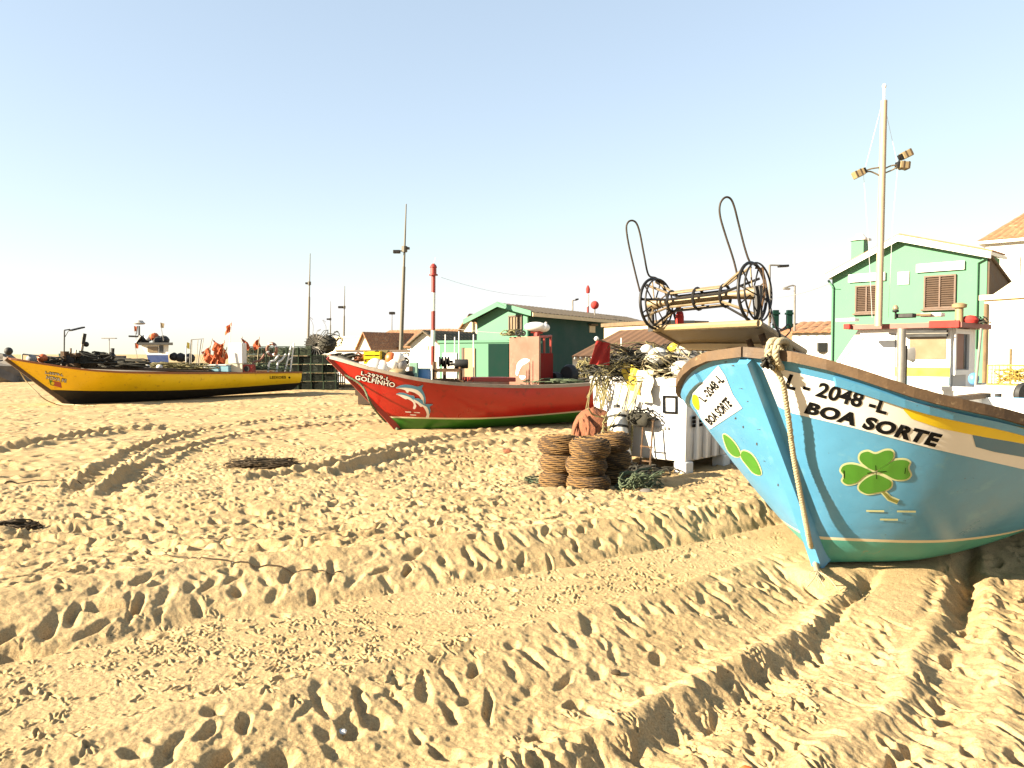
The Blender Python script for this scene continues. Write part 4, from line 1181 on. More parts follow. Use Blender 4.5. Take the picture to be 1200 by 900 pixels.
# orange dan-buoy flags
fl = [(249, 398), (241, 412), (246, 407), (252, 409), (258, 404), (263, 400), (266, 408), (255, 416), (245, 416), (262, 410), (271, 378), (284, 396), (304, 396), (288, 400)]
od = ['first', 'second', 'third', 'fourth', 'fifth', 'sixth', 'seventh', 'eighth', 'ninth', 'tenth', 'eleventh', 'twelfth']
order = sorted(range(10), key=lambda i: fl[i][0])
for i, (u, v) in enumerate(fl):
    ft = yw(u - 6 + rnd.uniform(-4, 4), 433, .6); tp = yw(u, v, .6)
    if i < 10: lb = 'ragged orange flag on a thin stick, ' + od[order.index(i)] + ' from the bow in the flag cluster'
    else: lb = {10: 'lone orange flag on the tallest thin stick', 11: 'bright orange flag above the white cabinet', 12: 'pale orange flag above the red lifebuoy', 13: 'orange flag drooping beside the white cabinet'}[i]
    f = thing('dan_flag', ft, lb, 'flag', 'orange marker flags in the yellow boat')
    MB().tube([ft, tp + Vector((0, 0, .05))], .014, 5).build('stick', M_rope if i != 10 else M_whitep, f)
    mb = MB(); sg = rnd.choice((-1, 1)) if i not in (10, 11, 12) else (1 if i == 11 else -1)
    P = []
    sz = .34 if i < 10 else .3
    for a_ in range(5):
        for b_ in range(4):
            x, y = a_ / 4 * sz, b_ / 3 * sz * 1.15
            P.append(tp + Vector((sg * (x * .8 + .05 * math.sin(b_ * 1.7 + i)), .06 * math.sin(a_ * 2.1 + i + b_), -y - x * .55)))
    mb.slab(P, 5, 4, (0, .012, 0)); mb.build('flag_cloth', M_oflag, f, smooth='all')
cb = thing('deck_cabinet', yw(278, 437), 'tall white cabinet with cream base in the stern of the yellow boat', 'cabinet')
a, b = yw(270, 438), yw(286, 438); wd = (b - a).length
MB().box((yw(278.5, 402) + yw(278.5, 426)) / 2, (wd, .5, (yw(278, 402) - yw(278, 426)).length), bev=.02).build('cabinet_body', M_whitep, cb)
MB().box((yw(278, 426.5) + yw(278, 438)) / 2, (wd * 1.0, .46, (yw(278, 427) - yw(278, 438)).length)).build('cabinet_base', M_creamw, cb)
rbx = thing('speaker_box', yw(286, 437), 'red box with a round black port beside the white cabinet', 'box')
MB().box((yw(286, 427.5) + yw(286, 437)) / 2 + Vector((.22, -.1, 0)), (.42, .4, .36), bev=.015).build('box_body', M_redtrim, rbx)
c = yw(286, 432) + Vector((.22, -.32, 0)); MB().lathe([(0, 0), (.11, 0), (.11, .03), (.08, .03), (.07, .012), (0, .012)], c, (0, -1, 0), 18).build('round_port', M_rubber, rbx)
tub = thing('fish_tub', yw(258, 437), 'pale blue fish tub in the stern of the yellow boat', 'tub')
MB().box(yw(259, 432, .2), (.78, .5, .3), bev=.02).build('tub_body', M_ltblue, tub); MB().box(yw(259, 427.5, .2), (.84, .55, .04)).build('tub_rim', M_whitep, tub)
mb = MB(); c = yw(318.5, 409.5, .2); a1, a2 = Vector((.9, -.35, 0)), Vector((0, 0, 1))
mb.tube([c + (a1 * math.cos(k / 24 * 6.283) + a2 * math.sin(k / 24 * 6.283)) * .24 for k in range(24)], .065, 8, closed=True)
lb_ = thing('lifebuoy', c - Vector((0, 0, .3)), 'faded red lifebuoy hung on the stern rack of the yellow boat', 'lifebuoy')
mb.build('ring', M_pinkcab, lb_, smooth='all')
mb = MB()
for k in range(4):
    th = k * PI / 2 + .5; mb.tube([c + (a1 * math.cos(th + d) + a2 * math.sin(th + d)) * .24 for d in (-.12, 0, .12)], .07, 8)
mb.build('reflective_bands', M_whitep, lb_)
ld_ = thing('tube_rack', yw(335, 438), 'pair of white slanted tubes forming a frame at the stern of the yellow boat', 'frame')
MB().tube([yw(333.5, 437), yw(341, 406)], .035, 6).build('frame_leg', M_whitep, ld_); MB().tube([yw(340, 437), yw(344.5, 402)], .035, 6).build('frame_leg', M_whitep, ld_)
MB().tube([yw(337, 422), yw(342.5, 419)], .025, 6).build('frame_rung', M_whitep, ld_)
for i, (u, u2, m_) in enumerate(((297, 305, M_pinkcab), (316, 322, M_whitep), (326, 330, M_whitep))):
    mb = MB(); mb.tube(spline([yw(u - 2, 437), yw(u, 425), yw(u2, 422), yw(u2 + 5, 415)], 6), .045, 6)
    tag(mb.build('curved_pipe', m_, smooth='all'), ['bent pinkish pipe under the lifebuoy', 'curved white pipe between lifebuoy and stern frame', 'curved white pipe nearest the stern frame'][i], 'pipe', 'bent pipes in the stern of the yellow boat')
mb = MB(); tangle(mb, yw(308, 432, .4), (1.3, .6, .3), 18, .02)
tag(mb.build('net_bundle', M_ropegr, smooth='all'), 'dark green net heap in the stern of the yellow boat', 'net')
# bow anchor line
a = yel.pt(0, .85, 1); an = thing('mooring_rope', a, 'thin pale line running from the bow of the yellow boat down to the sand', 'rope')
MB().tube(spline([a, W(30, 446, 24.3), W(50, 466, 24.3), G(64, 473, .02)], 8), .018, 5).tube([G(64, 473, .02), G(110, 476, .02)], .018, 5).build('rope_strand', M_rope, an)

# ------------------------------------------------------------------ trawler with the blue and white wheelhouse
T0 = 42.0; tw_ = lambda u, v, d=0: W(u, v, T0 + d)
tf = tw_(96, 440); tf.z = 0
trw = Hull((tf.x, tf.y), (.985, .17), 6.6, 1.1, [(0, 1.6), (.2, 1.25), (.6, 1.02), (1, 1.08)], 1.3, [(0, .45), (1, .45)], exp_bow=.75, full=.35, fb=.3, bowpow=.7, flare=.05)
tb = thing('trawler', trw.foot + trw.aft * 3, 'pale trawler with white and blue wheelhouse behind the yellow boat', 'boat')
trw.skin(30).build('hull', [M_dblue, M_whitep, M_lightgrey], tb, smooth=True)
trw.inner(.4).build('deck', M_deck, tb); trw.rail(.16, .12, .02, .05).build('gunwale', M_deepgreen, tb)
def frustum(mb, bot, top):
    o = len(mb.v); n = len(bot)
    return mb.add(list(bot) + list(top), [tuple(range(n - 1, -1, -1)), tuple(range(n, 2 * n))] + [(i, (i + 1) % n, (i + 1) % n + n, i + n) for i in range(n)])
def ring(u0, u1, v, d0, d1):
    return [tw_(u0, v, d0), tw_(u1, v, d0), tw_(u1, v, d1) + Vector(((u1 - u0) * 0, 0, 0)), tw_(u0, v, d1)]
def setz(ps, z):
    return [Vector((p.x, p.y, z)) for p in ps]
zb, zm, zt = tw_(175, 428).z, tw_(175, 416).z, tw_(175, 404).z
frustum(MB(), setz(ring(175, 198, 420, 0, 2), zb), setz(ring(172, 197, 420, 0, 2), zm)).build('wheelhouse_base', M_dblue, tb)
frustum(MB(), setz(ring(172, 197, 420, 0, 2), zm + .004), setz(ring(166, 198, 420, 0, 2), zt)).build('wheelhouse', M_whitep, tb)
frustum(MB(), setz(ring(162, 203, 420, -.3, 2.2), zt + .004), setz(ring(162, 203, 420, -.3, 2.2), zt + .12)).build('wheelhouse_roof', M_rubber, tb)
MB().box(tw_(189, 409, -.02), (.2, .05, .4)).build('wheelhouse_window', M_glass, tb)
MB().box(tw_(179, 409.5, -.02), (.55, .05, .3)).build('wheelhouse_window', M_paleglass, tb)
mb = MB(); mb.tube([tw_(163, 402), tw_(163, 382)], .05); mb.tube([tw_(151, 394), tw_(166, 394.5)], .05); mb.tube([tw_(160, 402), tw_(166, 394)], .12); mb.tube([tw_(161, 382), tw_(160, 392)], .03)
mb.build('mast', M_dkmetal, tb)
MB().lathe([(.0, 0), (.25, .02), (.3, .08), (.2, .16), (.18, .22), (0, .26)], tw_(163.5, 380.5), n=14).build('radar_dome', M_lightgrey, tb, smooth=True)
for i, (u, v, r_, m_, lb) in enumerate(((168, 396, .3, M_rubber, 'black crate'), (174, 393, .22, M_pbuoy, 'white float'), (181, 392, .25, M_orange, 'red float'), (186, 397, .32, M_rubber, 'black bin'), (192, 396, .3, M_rubber, 'dark bag'))):
    tag(MB().ball(tw_(u, v + 3, .6), r_, 10, 0, (1, 1, .9), .2).build('roof_clutter', m_, smooth=True), lb + ' piled on the roof of the blue and white wheelhouse', lb.split()[-1], 'gear on the wheelhouse roof')
for (u, v, m_, lb) in ((157, 382, M_oflag, 'faded orange flag beside the radar dome'), (158, 402, M_oflag, 'orange flag below the radar arm'), (188, 378, M_tan, 'small tan flag above the wheelhouse roof')):
    a = tw_(u, v); f = thing('signal_flag', a, lb, 'flag', 'small flags on the trawler')
    MB().slab([a, a + Vector((0, 0, -.28)), a + Vector((.2, .02, -.05)), a + Vector((.16, .02, -.3))], 2, 2, (0, .015, 0)).build('flag_cloth', m_, f)
    MB().tube([a, a + Vector((.15, 0, -1.0))], .015, 4).build('stick', M_galv, f)
mb = MB(); mb.tube([tw_(115, 428), tw_(131, 420)], .09); mb.tube([tw_(131, 428), tw_(132, 408)], .1); mb.box(tw_(140, 420), (.6, .3, .3)); mb.tube([tw_(130, 413), tw_(135, 420)], .12)
tag(mb.build('deck_hoist', M_dkmetal, smooth=True), 'dark deck hoist at the fore end of the trawler', 'hoist')
mb = MB(); mb.box(tw_(128, 396.5), (.75, .2, .05)); mb.tube([tw_(128, 397), tw_(128, 428)], .025)
tag(mb.build('deck_lamp', M_galv), 'flat topped lamp on a thin pole at the fore end of the trawler', 'lamp')
for (u, v, r_, lb) in ((204, 418, .25, 'dark pot at the stern of the trawler nearest the wheelhouse'), (212, 419, .28, 'dark pot at the stern of the trawler'), (222, 420, .3, 'black gear bag at the stern end of the trawler')):
    tag(MB().ball(tw_(u, v, .5), r_, 10, 0, (1, 1, .9), .2).build('gear_bag', M_rubber, smooth=True), lb, 'gear bag', 'gear on the trawler stern')
mb = MB(); mb.tube([tw_(224, 398), tw_(239, 397)], .02); mb.tube([tw_(225, 398), tw_(224, 428)], .02); mb.tube([tw_(232, 398), tw_(230, 428)], .02); mb.tube([tw_(238.5, 397), tw_(233, 428)], .02)
tag(mb.build('rail_frame', M_galv), 'thin grey tubular frame at the stern of the trawler', 'frame')
# ------------------------------------------------------------------ white tubs
K0 = G(804, 556); K0 = Vector((K0.x, K0.y, 0))         # near bottom corner of the first tub
eA = Vector((-.72, .69, 0)).normalized()                # along its sunlit face, to the left
eB = Vector((.69, .72, 0)).normalized()                 # along its shaded side, going back
def tub(base, wA, wB, h, label, marks):
    t = thing('insulated_tub', base, label, 'tub', 'big white fish tubs')
    mb = MB(); ft = .16; th = .06
    def ringp(z, ins): return [base + eA * ins + eB * ins + Vector((0, 0, z)), base + eA * (wA - ins) + eB * ins + Vector((0, 0, z)),
                               base + eA * (wA - ins) + eB * (wB - ins) + Vector((0, 0, z)), base + eA * ins + eB * (wB - ins) + Vector((0, 0, z))]
    lev = [(ft, .05), (ft + .03, .035), (h * .45, .018), (h - .12, .0), (h - .11, -.03), (h - .01, -.035), (h, -.025), (h, .06), (ft + .1, .09)]
    o = 0
    for z, i_ in lev: mb.v += ringp(z, i_)
    for k in range(len(lev) - 1):
        for j in range(4):
            mb.f.append((k * 4 + j, k * 4 + (j + 1) % 4, k * 4 + 4 + (j + 1) % 4, k * 4 + 4 + j)); mb.m.append(0)
    mb.f += [(3, 2, 1, 0), tuple(range(len(lev) * 4 - 4, len(lev) * 4))]; mb.m += [0, 0]
    o = mb.build('tub_shell', M_plastic, t, smooth=True)
    bv = o.modifiers.new('soft', 'BEVEL'); bv.width = .025; bv.segments = 3; bv.limit_method = 'ANGLE'; bv.angle_limit = R(40)
    for a in (.0, wA - .2):
        for b in (.0, wB - .2):
            MB().box(base + eA * (a + .1) + eB * (b + .1) + Vector((0, 0, ft / 2 + .002 - .02)), (.2, .2, ft + .04), eA, eB, bev=.02).build('tub_foot', M_plastic, t)
    for b in np.linspace(.25, wB - .25, 4):              # ribs on the shaded side
        MB().box(base + eB * float(b) + Vector((0, 0, ft + (h - .2 - ft) / 2)) - eA * .005, (.06, .07, h - .24 - ft), eA, eB, bev=.015).build('tub_rib', M_plastic, t)
    for a in np.linspace(.35, wA - .3, 3) if not marks else ():
        MB().box(base + eA * float(a) + Vector((0, 0, ft + (h - .2 - ft) / 2)), (.07, .06, h - .24 - ft), eA, eB, bev=.015).build('tub_rib', M_plastic, t)
    return t
wA = 1.62; hT = 1.32
t1 = tub(K0, wA, 1.25, hT, 'white fish tub nearest the creels with a black framed sticker, gear piled on top', True)
K1 = K0 + eB * 1.33
t2 = tub(K1 - eA * .03, wA, 1.2, hT - .04, 'second white fish tub standing behind the stickered tub', False)
# sticker and small mesh marks on the sunlit and shaded faces
dgc = bpy.context.evaluated_depsgraph_get()
pA = K0 + eA * 0; nA = -eB
faceA = lambda a, z, o=.012: K0 + eA * a + Vector((0, 0, z)) - eB * o
za = lambda v: W(780, v, K0.y + .1).z
mb = MB()
s0, s1, z0, z1 = .16, .36, .84, 1.06
for (a, z, w_, h_) in ((s0, (z0 + z1) / 2, .028, z1 - z0 + .028), (s1, (z0 + z1) / 2, .028, z1 - z0 + .028), ((s0 + s1) / 2, z0, s1 - s0 - .03, .028), ((s0 + s1) / 2, z1, s1 - s0 - .03, .028)):
    mb.box(faceA(a, z), (w_, .012, h_), eA, eB)
mb.build('sticker_frame', M_ink, t1)
mb = MB()
for i in range(5):
    for j in range(3): mb.box(K0 + eB * (.16 + .055 * i) + Vector((0, 0, .66 + .055 * j)) - eA * .012, (.012, .042, .042), eA, eB)
mb.build('stencil_marks', M_ink, t1)
mb = MB()
for i in range(6):
    for j in range(1): mb.box(faceA(.3 + .06 * i, .62 + .07 * j), (.035, .012, .04), eA, eB)
mb.build('stencil_marks', M_lightgrey, t1)
TT = K0 + eA * (wA / 2) + eB * .62 + Vector((0, 0, hT))
def ontub(a, b, z=0): return K0 + eA * a + eB * b + Vector((0, 0, hT + z))
# nets, ropes and floats piled on the tub
mb = MB(); tangle(mb, ontub(.9, .55), (1.1, .8, .5), 170, .0075, 28); mb.ball(ontub(.85, .6, .06), .5, 14, 0, (1.25, .9, .5), .25)
tag(mb.build('net_pile', M_ropedk, smooth='all'), 'dark tangled net and rope pile on top of the stickered white tub', 'net')
mb = MB(); tangle(mb, ontub(.95, .45, .08), (1.0, .6, .46), 44, .007, 28)
tag(mb.build('rope_pile', M_ropeol, smooth='all'), 'olive and straw rope tangled over the dark net pile', 'rope')
mb = MB(); tangle(mb, ontub(.45, .5, .05), (.7, .6, .45), 34, .009, 26)
tag(mb.build('rope_pile', M_rope, smooth='all'), 'pale rope tangle on the corner of the tub near the blue bow', 'rope')
mb = MB()
for k in range(9):      # hanks hanging over the edge
    a = 1.45 + rnd.uniform(-.22, .1); d = rnd.uniform(.25, .62)
    p0 = ontub(a, .25, .12 + rnd.uniform(0, .12)); p1 = ontub(a + rnd.uniform(-.08, .08), -.07, -.02); p2 = ontub(a + rnd.uniform(-.12, .12), -.09, -d); p3 = ontub(a + rnd.uniform(-.1, .1), -.06, -.05)
    mb.tube(spline([p0, p1, p2, p2 + eA * .05 + Vector((0, 0, -.02)), p3, ontub(a, .2, .1)], 6), .009, 5)
tag(mb.build('rope_hank', M_ropeol, smooth='all'), 'hank of olive rope hanging over the left end of the stickered tub', 'rope')
mb = MB()
for k in range(8):
    a = .85 + rnd.uniform(-.2, .2); e = rnd.uniform(.55, 1.0)
    mb.tube(spline([ontub(a - .1, .3, .2), ontub(a, -.06, 0), ontub(a + .12, -.1, -e * .5), ontub(a + .3 + rnd.uniform(-.1, .1), -.12, -e)], 7), .011, 5)
tag(mb.build('rope_hank', M_rope, smooth='all'), 'pale rope ends hanging slantwise down the front of the stickered tub', 'rope')
mb = MB()
P = []
for i in range(6):
    for j in range(6):
        P.append(ontub(.98 - .05 * i + .03 * math.sin(j), -.07 - .03 * math.sin(i * 1.9 + j), .22 - .075 * j - .02 * i))
mb.slab(P, 6, 6, -eB * .015); tag(mb.build('plastic_bag', M_ybuoy, smooth='all'), 'yellow plastic bag caught in the rope on the tub front', 'bag')
P = []
for i in range(6):
    for j in range(7):
        P.append(ontub(.74 - .05 * i + .02 * math.sin(j * 2), -.08 - .03 * math.sin(i * 2.2 + j * .7), .10 - .075 * j))
mb = MB(); mb.slab(P, 6, 7, -eB * .015); tag(mb.build('cloth_rag', M_creamw, smooth='all'), 'cream rag hanging over the tub front beside the yellow bag', 'cloth')
for i, (a, b, z, r_, m_, lb) in enumerate(((.60, .2, .3, .13, M_pbuoy, 'white float high on the rope tangle'), (.25, .25, .12, .12, M_pbuoy, 'white float low on the tub corner by the blue bow'), (.72, .1, .40, .07, M_pbuoy, 'small pale float on the rope tangle'),
                                       (.22, .5, .32, .19, M_grey, 'grey worn float on top of the tub pile'), (.05, .6, .42, .17, M_grey, 'grey worn float nearest the hauling platform'), (.5, .5, .42, .08, M_ybuoy, 'small yellow float at the top of the tub pile'))):
    c = ontub(a, b, z); f = thing('net_float', c - Vector((0, 0, r_)), lb, 'float', 'floats on the tub pile')
    MB().ball(c, r_, 14, 0, (1.25, 1, 1)).build('float_body', m_, f, smooth=True)
    MB().tube([c + Vector((-r_ * 1.35, 0, .0)), c + Vector((-r_ * 1.15, 0, .0))], r_ * .25, 8).tube([c + Vector((r_ * 1.15, 0, 0)), c + Vector((r_ * 1.4, 0, .02))], r_ * .25, 8).build('float_lug', m_, f)
# red flag on a stick leaning out of the pile
a0 = ontub(.95, .5, .25); a1 = W(699, 397, 10.9)
f = thing('red_flag', a0, 'red cloth flag on a slanted stick poking out of the tub pile', 'flag')
MB().tube([a0 + (a0 - a1) * .1, a1], .014, 6).build('stick', M_wood, f)
MB().ball(a1, .035, 8).build('stick_knob', M_pbuoy, f, smooth=True)
P = []
for i in range(8):
    for j in range(9):
        k = i / 7; q = a1 * (1 - k) + W(716, 401, 11.0) * k
        P.append(q + Vector((-.10 * (j / 8) * (1 - k * .7), -.05 * math.sin(i * 1.6 + j * .4), -.02 - j / 8 * (.34 - .03 * k))))
mb = MB(); mb.slab(P, 8, 9, (0, .012, 0)); mb.build('flag_cloth', M_flag, f, smooth='all')
# gear leaning on the front: orange net, floats, frame
def front(a, d, z): return K0 + eA * a - eB * d + Vector((0, 0, z))
c = front(1.37, .28, .48)
mb = MB(); mb.ball(c + Vector((0, 0, -.02)), .40, 18, 0, (.85, .7, 1.0), .18)
for k in range(22):
    p0 = c + Vector((rnd.uniform(-.25, .2), rnd.uniform(-.2, .1), rnd.uniform(0, .3)))
    mb.tube(spline([p0, p0 + Vector((rnd.uniform(-.12, .05), -.12, -.2)), Vector((p0.x - .05 + rnd.uniform(-.06, .06), p0.y - .16, rnd.uniform(.02, .2)))], 5), rnd.uniform(.012, .03), 5)
tag(mb.build('orange_net', M_net_or, smooth='all'), 'bundle of rusty orange netting slumped against the left of the stickered tub', 'net')
c = front(1.12, .36, .22)
fl = thing('cylinder_float', c - Vector((0, 0, .2)), 'orange and white banded float standing by the orange netting', 'float')
MB().lathe([(0, -.2), (.10, -.2), (.12, -.15), (.12, .02)], c, n=16).build('float_body', M_net_or, fl, smooth=True)
MB().lathe([(.12, .022), (.125, .05), (.12, .12), (.06, .17), (0, .18)], c, n=16).build('float_top', M_pbuoy, fl, smooth=True)
for i, (a, d, z, tilt, ln_, rad_, lb) in enumerate(((.88, .30, .40, (-.42, .1, 1), .72, .115, 'long white canister float leaning on the tub, nearest the creels'), (.98, .24, .62, (-.25, .1, 1), .5, .15, 'white canister float with black bands leaning on the tub'), (1.02, .42, .3, (-.6, 0, 1), .55, .095, 'narrow white canister float in front of the others'))):
    c = front(a, d, z); ax = (eA * tilt[0] * -1 + Vector((0, 0, tilt[2])) + eB * .25).normalized()
    h2 = ln_ / 2
    fl = thing('canister_float', front(a, d, 0), lb, 'float', 'white canister floats by the tub')
    MB().lathe([(0, -h2), (rad_ * .6, -h2), (rad_ * .95, -h2 + .05), (rad_, -h2 + .1), (rad_, h2 - .12), (rad_ * .9, h2 - .05), (rad_ * .5, h2), (0, h2)], c, ax, 20).build('float_body', M_pbuoy, fl, smooth=True)
    MB().lathe([(0, 0), (rad_ * .35, 0), (rad_ * .35, .06), (0, .06)], c + ax * h2, ax, 10).build('float_cap', M_rubber if i == 1 else M_pbuoy, fl)
    if i == 1:
        for k in (-.05, .1): MB().lathe([(rad_ * 1.0, 0), (rad_ * 1.03, .005), (rad_ * 1.03, .035), (rad_, .04)], c + ax * k, ax, 18).build('float_band', M_rubber, fl)
mb = MB(); tangle(mb, front(1.05, .3, .55), (.35, .25, .4), 6, .011, 20)
tag(mb.build('rope_pile', M_ropeol, smooth='all'), 'olive rope draped over the canister floats', 'rope')
# grapnel frame standing by the tub with a net cylinder
an = thing('iron_rack', front(.52, .14, 0), 'thin rusty iron rack standing against the stickered tub', 'rack')
for a in (.46, .62):
    MB().tube([front(a, .2, 0), front(a, .12, .72)], .013, 6).build('rack_leg', M_rust, an)
MB().tube([front(.44, .16, .35), front(.64, .16, .35)], .012, 6).tube([front(.44, .12, .72), front(.64, .12, .72)], .013, 6).tube([front(.44, .18, .15), front(.64, .18, .15)], .012, 6).build('rack_bar', M_rust, an)
mb = MB(); mb.lathe([(0, -.16), (.08, -.15), (.10, -.1), (.1, .1), (.08, .15), (0, .16)], front(.66, .12, .72), eA, 14); tangle(mb, front(.66, .12, .72), (.3, .2, .2), 8, .01)
tag(mb.build('net_roll', M_ropedk, smooth='all'), 'dark rolled net hung on the iron rack', 'net')
mb = MB(); rope_twist(mb, resample(spline([front(.78, .14, .75), front(.80, .16, .4), front(.78, .2, .12), front(.6, .28, .03), front(.35, .25, .03)], 8), .03), .022, 3, .09)
tag(mb.build('chain_rope', M_ropeol, smooth='all'), 'thick rope hanging down the tub beside the iron rack', 'rope')
mb = MB(); tangle(mb, front(.4, .35, .03), (.5, .3, .12), 12, .014, 20)
tag(mb.build('rope_pile', M_ropedk, smooth='all'), 'dark rope coil on the sand at the foot of the stickered tub', 'rope')
q = G(752, 578)
mb = MB(); tangle(mb, Vector((q.x, q.y + .15, .06)), (.34, .28, .22), 30, .007, 24)
tag(mb.build('rope_pile', M_ropegr, smooth='all'), 'green rope heap on the sand right of the creels', 'rope')
q = G(757, 583); tag(MB().ball(Vector((q.x, q.y, .05)), .07, 10, 0, (1.3, 1, .8), .1).build('beach_stone', M_stone, smooth=True), 'pale stone on the sand beside the green rope heap', 'stone')

# ------------------------------------------------------------------ woven creels
def make_creel(r, h, ecc):
    prof = []; n = 44
    for i in range(n + 1):
        t = i / n; a = -PI / 2 + PI * t
        rr = r * (.50 + .50 * max(0, math.cos(a)) ** .55); z = h / 2 * math.sin(a) / 1.0
        rr += .006 * math.sin(t * 2 * PI * 12)
        prof.append((rr, z + h / 2))
    top_r = prof[-1][0]
    prof = [(0, 0.01)] + prof + [(top_r * .6, h * .97), (top_r * .42, h * .88), (top_r * .36, h * .7), (0, h * .68)]
    return prof
creel_src = {}
def creel(x, y, z, label, ang, k, tiltx=0.0):
    f = thing('lobster_creel', (x, y, z), label, 'creel', 'woven creels stacked on the sand', ang)
    f.rotation_euler = (tiltx, tiltx * .5, ang); sc_ = rnd.uniform(.9, 1.08); f.scale = (sc_, sc_ * rnd.uniform(.9, 1.05), 1)
    kk = k % 3
    if kk not in creel_src:
        rx = .25; h = .225
        mb = MB(); mb.lathe(make_creel(rx, h, 0), (0, 0, 0), n=72, fn=lambda th, hh: 1 + .035 * math.sin(2 * th + kk) + .022 * math.sin(5 * th + hh * 40) + .014 * math.sin(24 * th + hh * 90 + kk))
        b_ = MB()
        for q in range(13):
            zz = .008 + q * h / 12.6; a = (zz / h - .5) * 2; rr = rx * (.50 + .50 * max(0.02, math.sqrt(max(0, 1 - a * a))) ** .55)
            b_.tube([Vector((math.cos(t_ / 40 * 6.283) * rr * (1.012 + .02 * math.sin(t_ * 1.3 + q)), math.sin(t_ / 40 * 6.283) * rr * (1.012 + .02 * math.sin(t_ * 1.3 + q)), zz + .006 * math.sin(t_ * .9 + q * 2))) for t_ in range(40)], .0056, 5, closed=True)
        r_ = MB(); r_.tube([Vector((math.cos(t_ / 30 * 6.283) * rx * .50, math.sin(t_ / 30 * 6.283) * rx * .50, h * .985 + .006 * math.sin(t_ * 2))) for t_ in range(30)], .016, 6, closed=True)
        o1 = mb.build('woven_body', M_creel, f, smooth='all'); o2 = b_.build('twine_winding', M_rope2, f, smooth='all'); o3 = r_.build('mouth_ring', M_rope2, f, smooth='all')
        # meshes are in the creel's own frame
        for o in (o1, o2, o3):
            o.data.transform(Matrix.Translation(Vector((x, y, z))))
        creel_src[kk] = (o1, o2, o3)
    else:
        for o in creel_src[kk]:
            c = o.copy(); COL.objects.link(c); c.parent = f
    return f
M_rope2 = mat('brown_twine', (.32, .175, .055), .95, .35, 30, .5, 150)
cw = lambda u, v: G(u, v)
A_ = cw(656, 573); B_ = cw(691, 577); C_ = cw(722, 570)
hh = .218
for k in range(3):
    lv = ['bottom', 'middle', 'top'][k]; jx = lambda: rnd.uniform(-.035, .035)
    creel(A_.x + jx(), A_.y + .1 + .02 * k, .0 + hh * k - .02, lv + ' woven brown creel of the stack farthest from the tub', .4 + k * 1.3, k, .05 if k == 2 else .02)
    creel(B_.x + jx(), B_.y + .1, .0 + hh * k - .02, lv + ' woven brown creel of the middle, foremost stack', 1.1 + k, k + 1, -.05 if k == 2 else .02)
    creel(C_.x + jx(), C_.y + .25, .0 + hh * k - .02, lv + ' woven brown creel of the shaded stack nearest the tub', 2.2 + k, k + 2, .05 if k == 2 else -.02)
q = G(637, 568); mb = MB(); tangle(mb, Vector((q.x, q.y + .1, .02)), (.45, .3, .06), 12, .007, 20)
tag(mb.build('rope_scrap', M_ropegr, smooth='all'), 'loose green twine scattered beside the creel stack', 'twine')

# ------------------------------------------------------------------ net hauler on its tilted board
wr = W(882, 343, 6.25); wl_ = W(767, 356, 6.9)
hz_ = thing('net_hauler', (wr + wl_) / 2 - Vector((0, 0, .5)), 'rusty net hauler with two spoked wheels on a tilted tan board behind the blue bow', 'net hauler')
ax = (wr - wl_).normalized(); up = Vector((0, 0, 1)); sd = ax.cross(up).normalized(); up2 = sd.cross(ax)
LX = (wr - wl_).length
def wheel(c, r_):
    w_ = MB(); w_.tube([c + (sd * math.cos(k / 36 * 6.283) + up2 * math.sin(k / 36 * 6.283)) * r_ for k in range(36)], .0135, 8, closed=True)
    w_.tube([c + ax * .05 + (sd * math.cos(k / 36 * 6.283) + up2 * math.sin(k / 36 * 6.283)) * r_ * .97 for k in range(36)], .008, 6, closed=True)
    o = w_.build('wheel_rim', M_dkmetal, hz_, smooth='all')
    h_ = MB(); h_.lathe([(0, -.05), (.05, -.05), (.055, 0), (.05, .05), (0, .05)], c, ax, 14); h_.build('hub', M_brass, o, smooth=True)
    for k in range(10):
        th = k / 10 * 6.283 + .2; d_ = sd * math.cos(th) + up2 * math.sin(th)
        MB().tube([c + d_ * .03, c + d_ * r_ * .99], .0065, 5).build('spoke', M_dkmetal if k % 2 else M_brass, o)
RW = .24
wheel(wr, .243); wheel(wl_, .222)
mb = MB()
mb.tube([wl_ - ax * .05, wr + ax * .08], .035, 10)
mb.build('axle', M_brass, hz_, smooth=True)
for k in range(8):
    th = k / 8 * 6.283 + .15; d_ = sd * math.cos(th) + up2 * math.sin(th)
    P = [wl_ + d_ * .2, wl_ + ax * LX * .20 + d_ * .085, wl_ + ax * LX * .74 + d_ * .085, wr - ax * .02 + d_ * .22]
    MB().tube(P, .011, 6).build('drum_bar', M_brass if k % 3 else M_dkmetal, hz_)
for f_ in (.2, .47, .74):
    MB().tube([wl_ + ax * LX * f_ + (sd * math.cos(k / 16 * 6.283) + up2 * math.sin(k / 16 * 6.283)) * .092 for k in range(16)], .013, 6, closed=True).build('drum_collar', M_dkmetal, hz_)
M_hoop = mat('dark_rusted_wire', (.055, .032, .018), .6, .4, 9, metal=.4)
def hoop(pts, Y0):
    mb = MB(); mb.tube(spline([W(u, v, Y0 + d) for u, v, d in pts], 9), .0085, 7)
    return mb.build('wire_hoop', M_hoop, hz_, smooth='all')
hoop([(866, 332, .05), (860, 306, .05), (850, 275, .05), (844, 254, .05), (843.5, 241, .05), (847, 233.5, .05), (852, 231, .06), (857, 234, .07), (861, 244, .08), (866, 264, .1), (873, 291, .1), (879, 307, .1), (887, 311, .12), (893, 322, .12)], 6.2)
hoop([(750, 342, 0), (744, 318, 0), (737, 288, 0), (734, 268, 0), (736, 260.5, 0), (741, 258.5, .01), (746, 262, .02), (750, 274, .03), (755, 300, .04), (760, 322, .05), (769, 326, .06), (780, 334, .06)], 6.87)
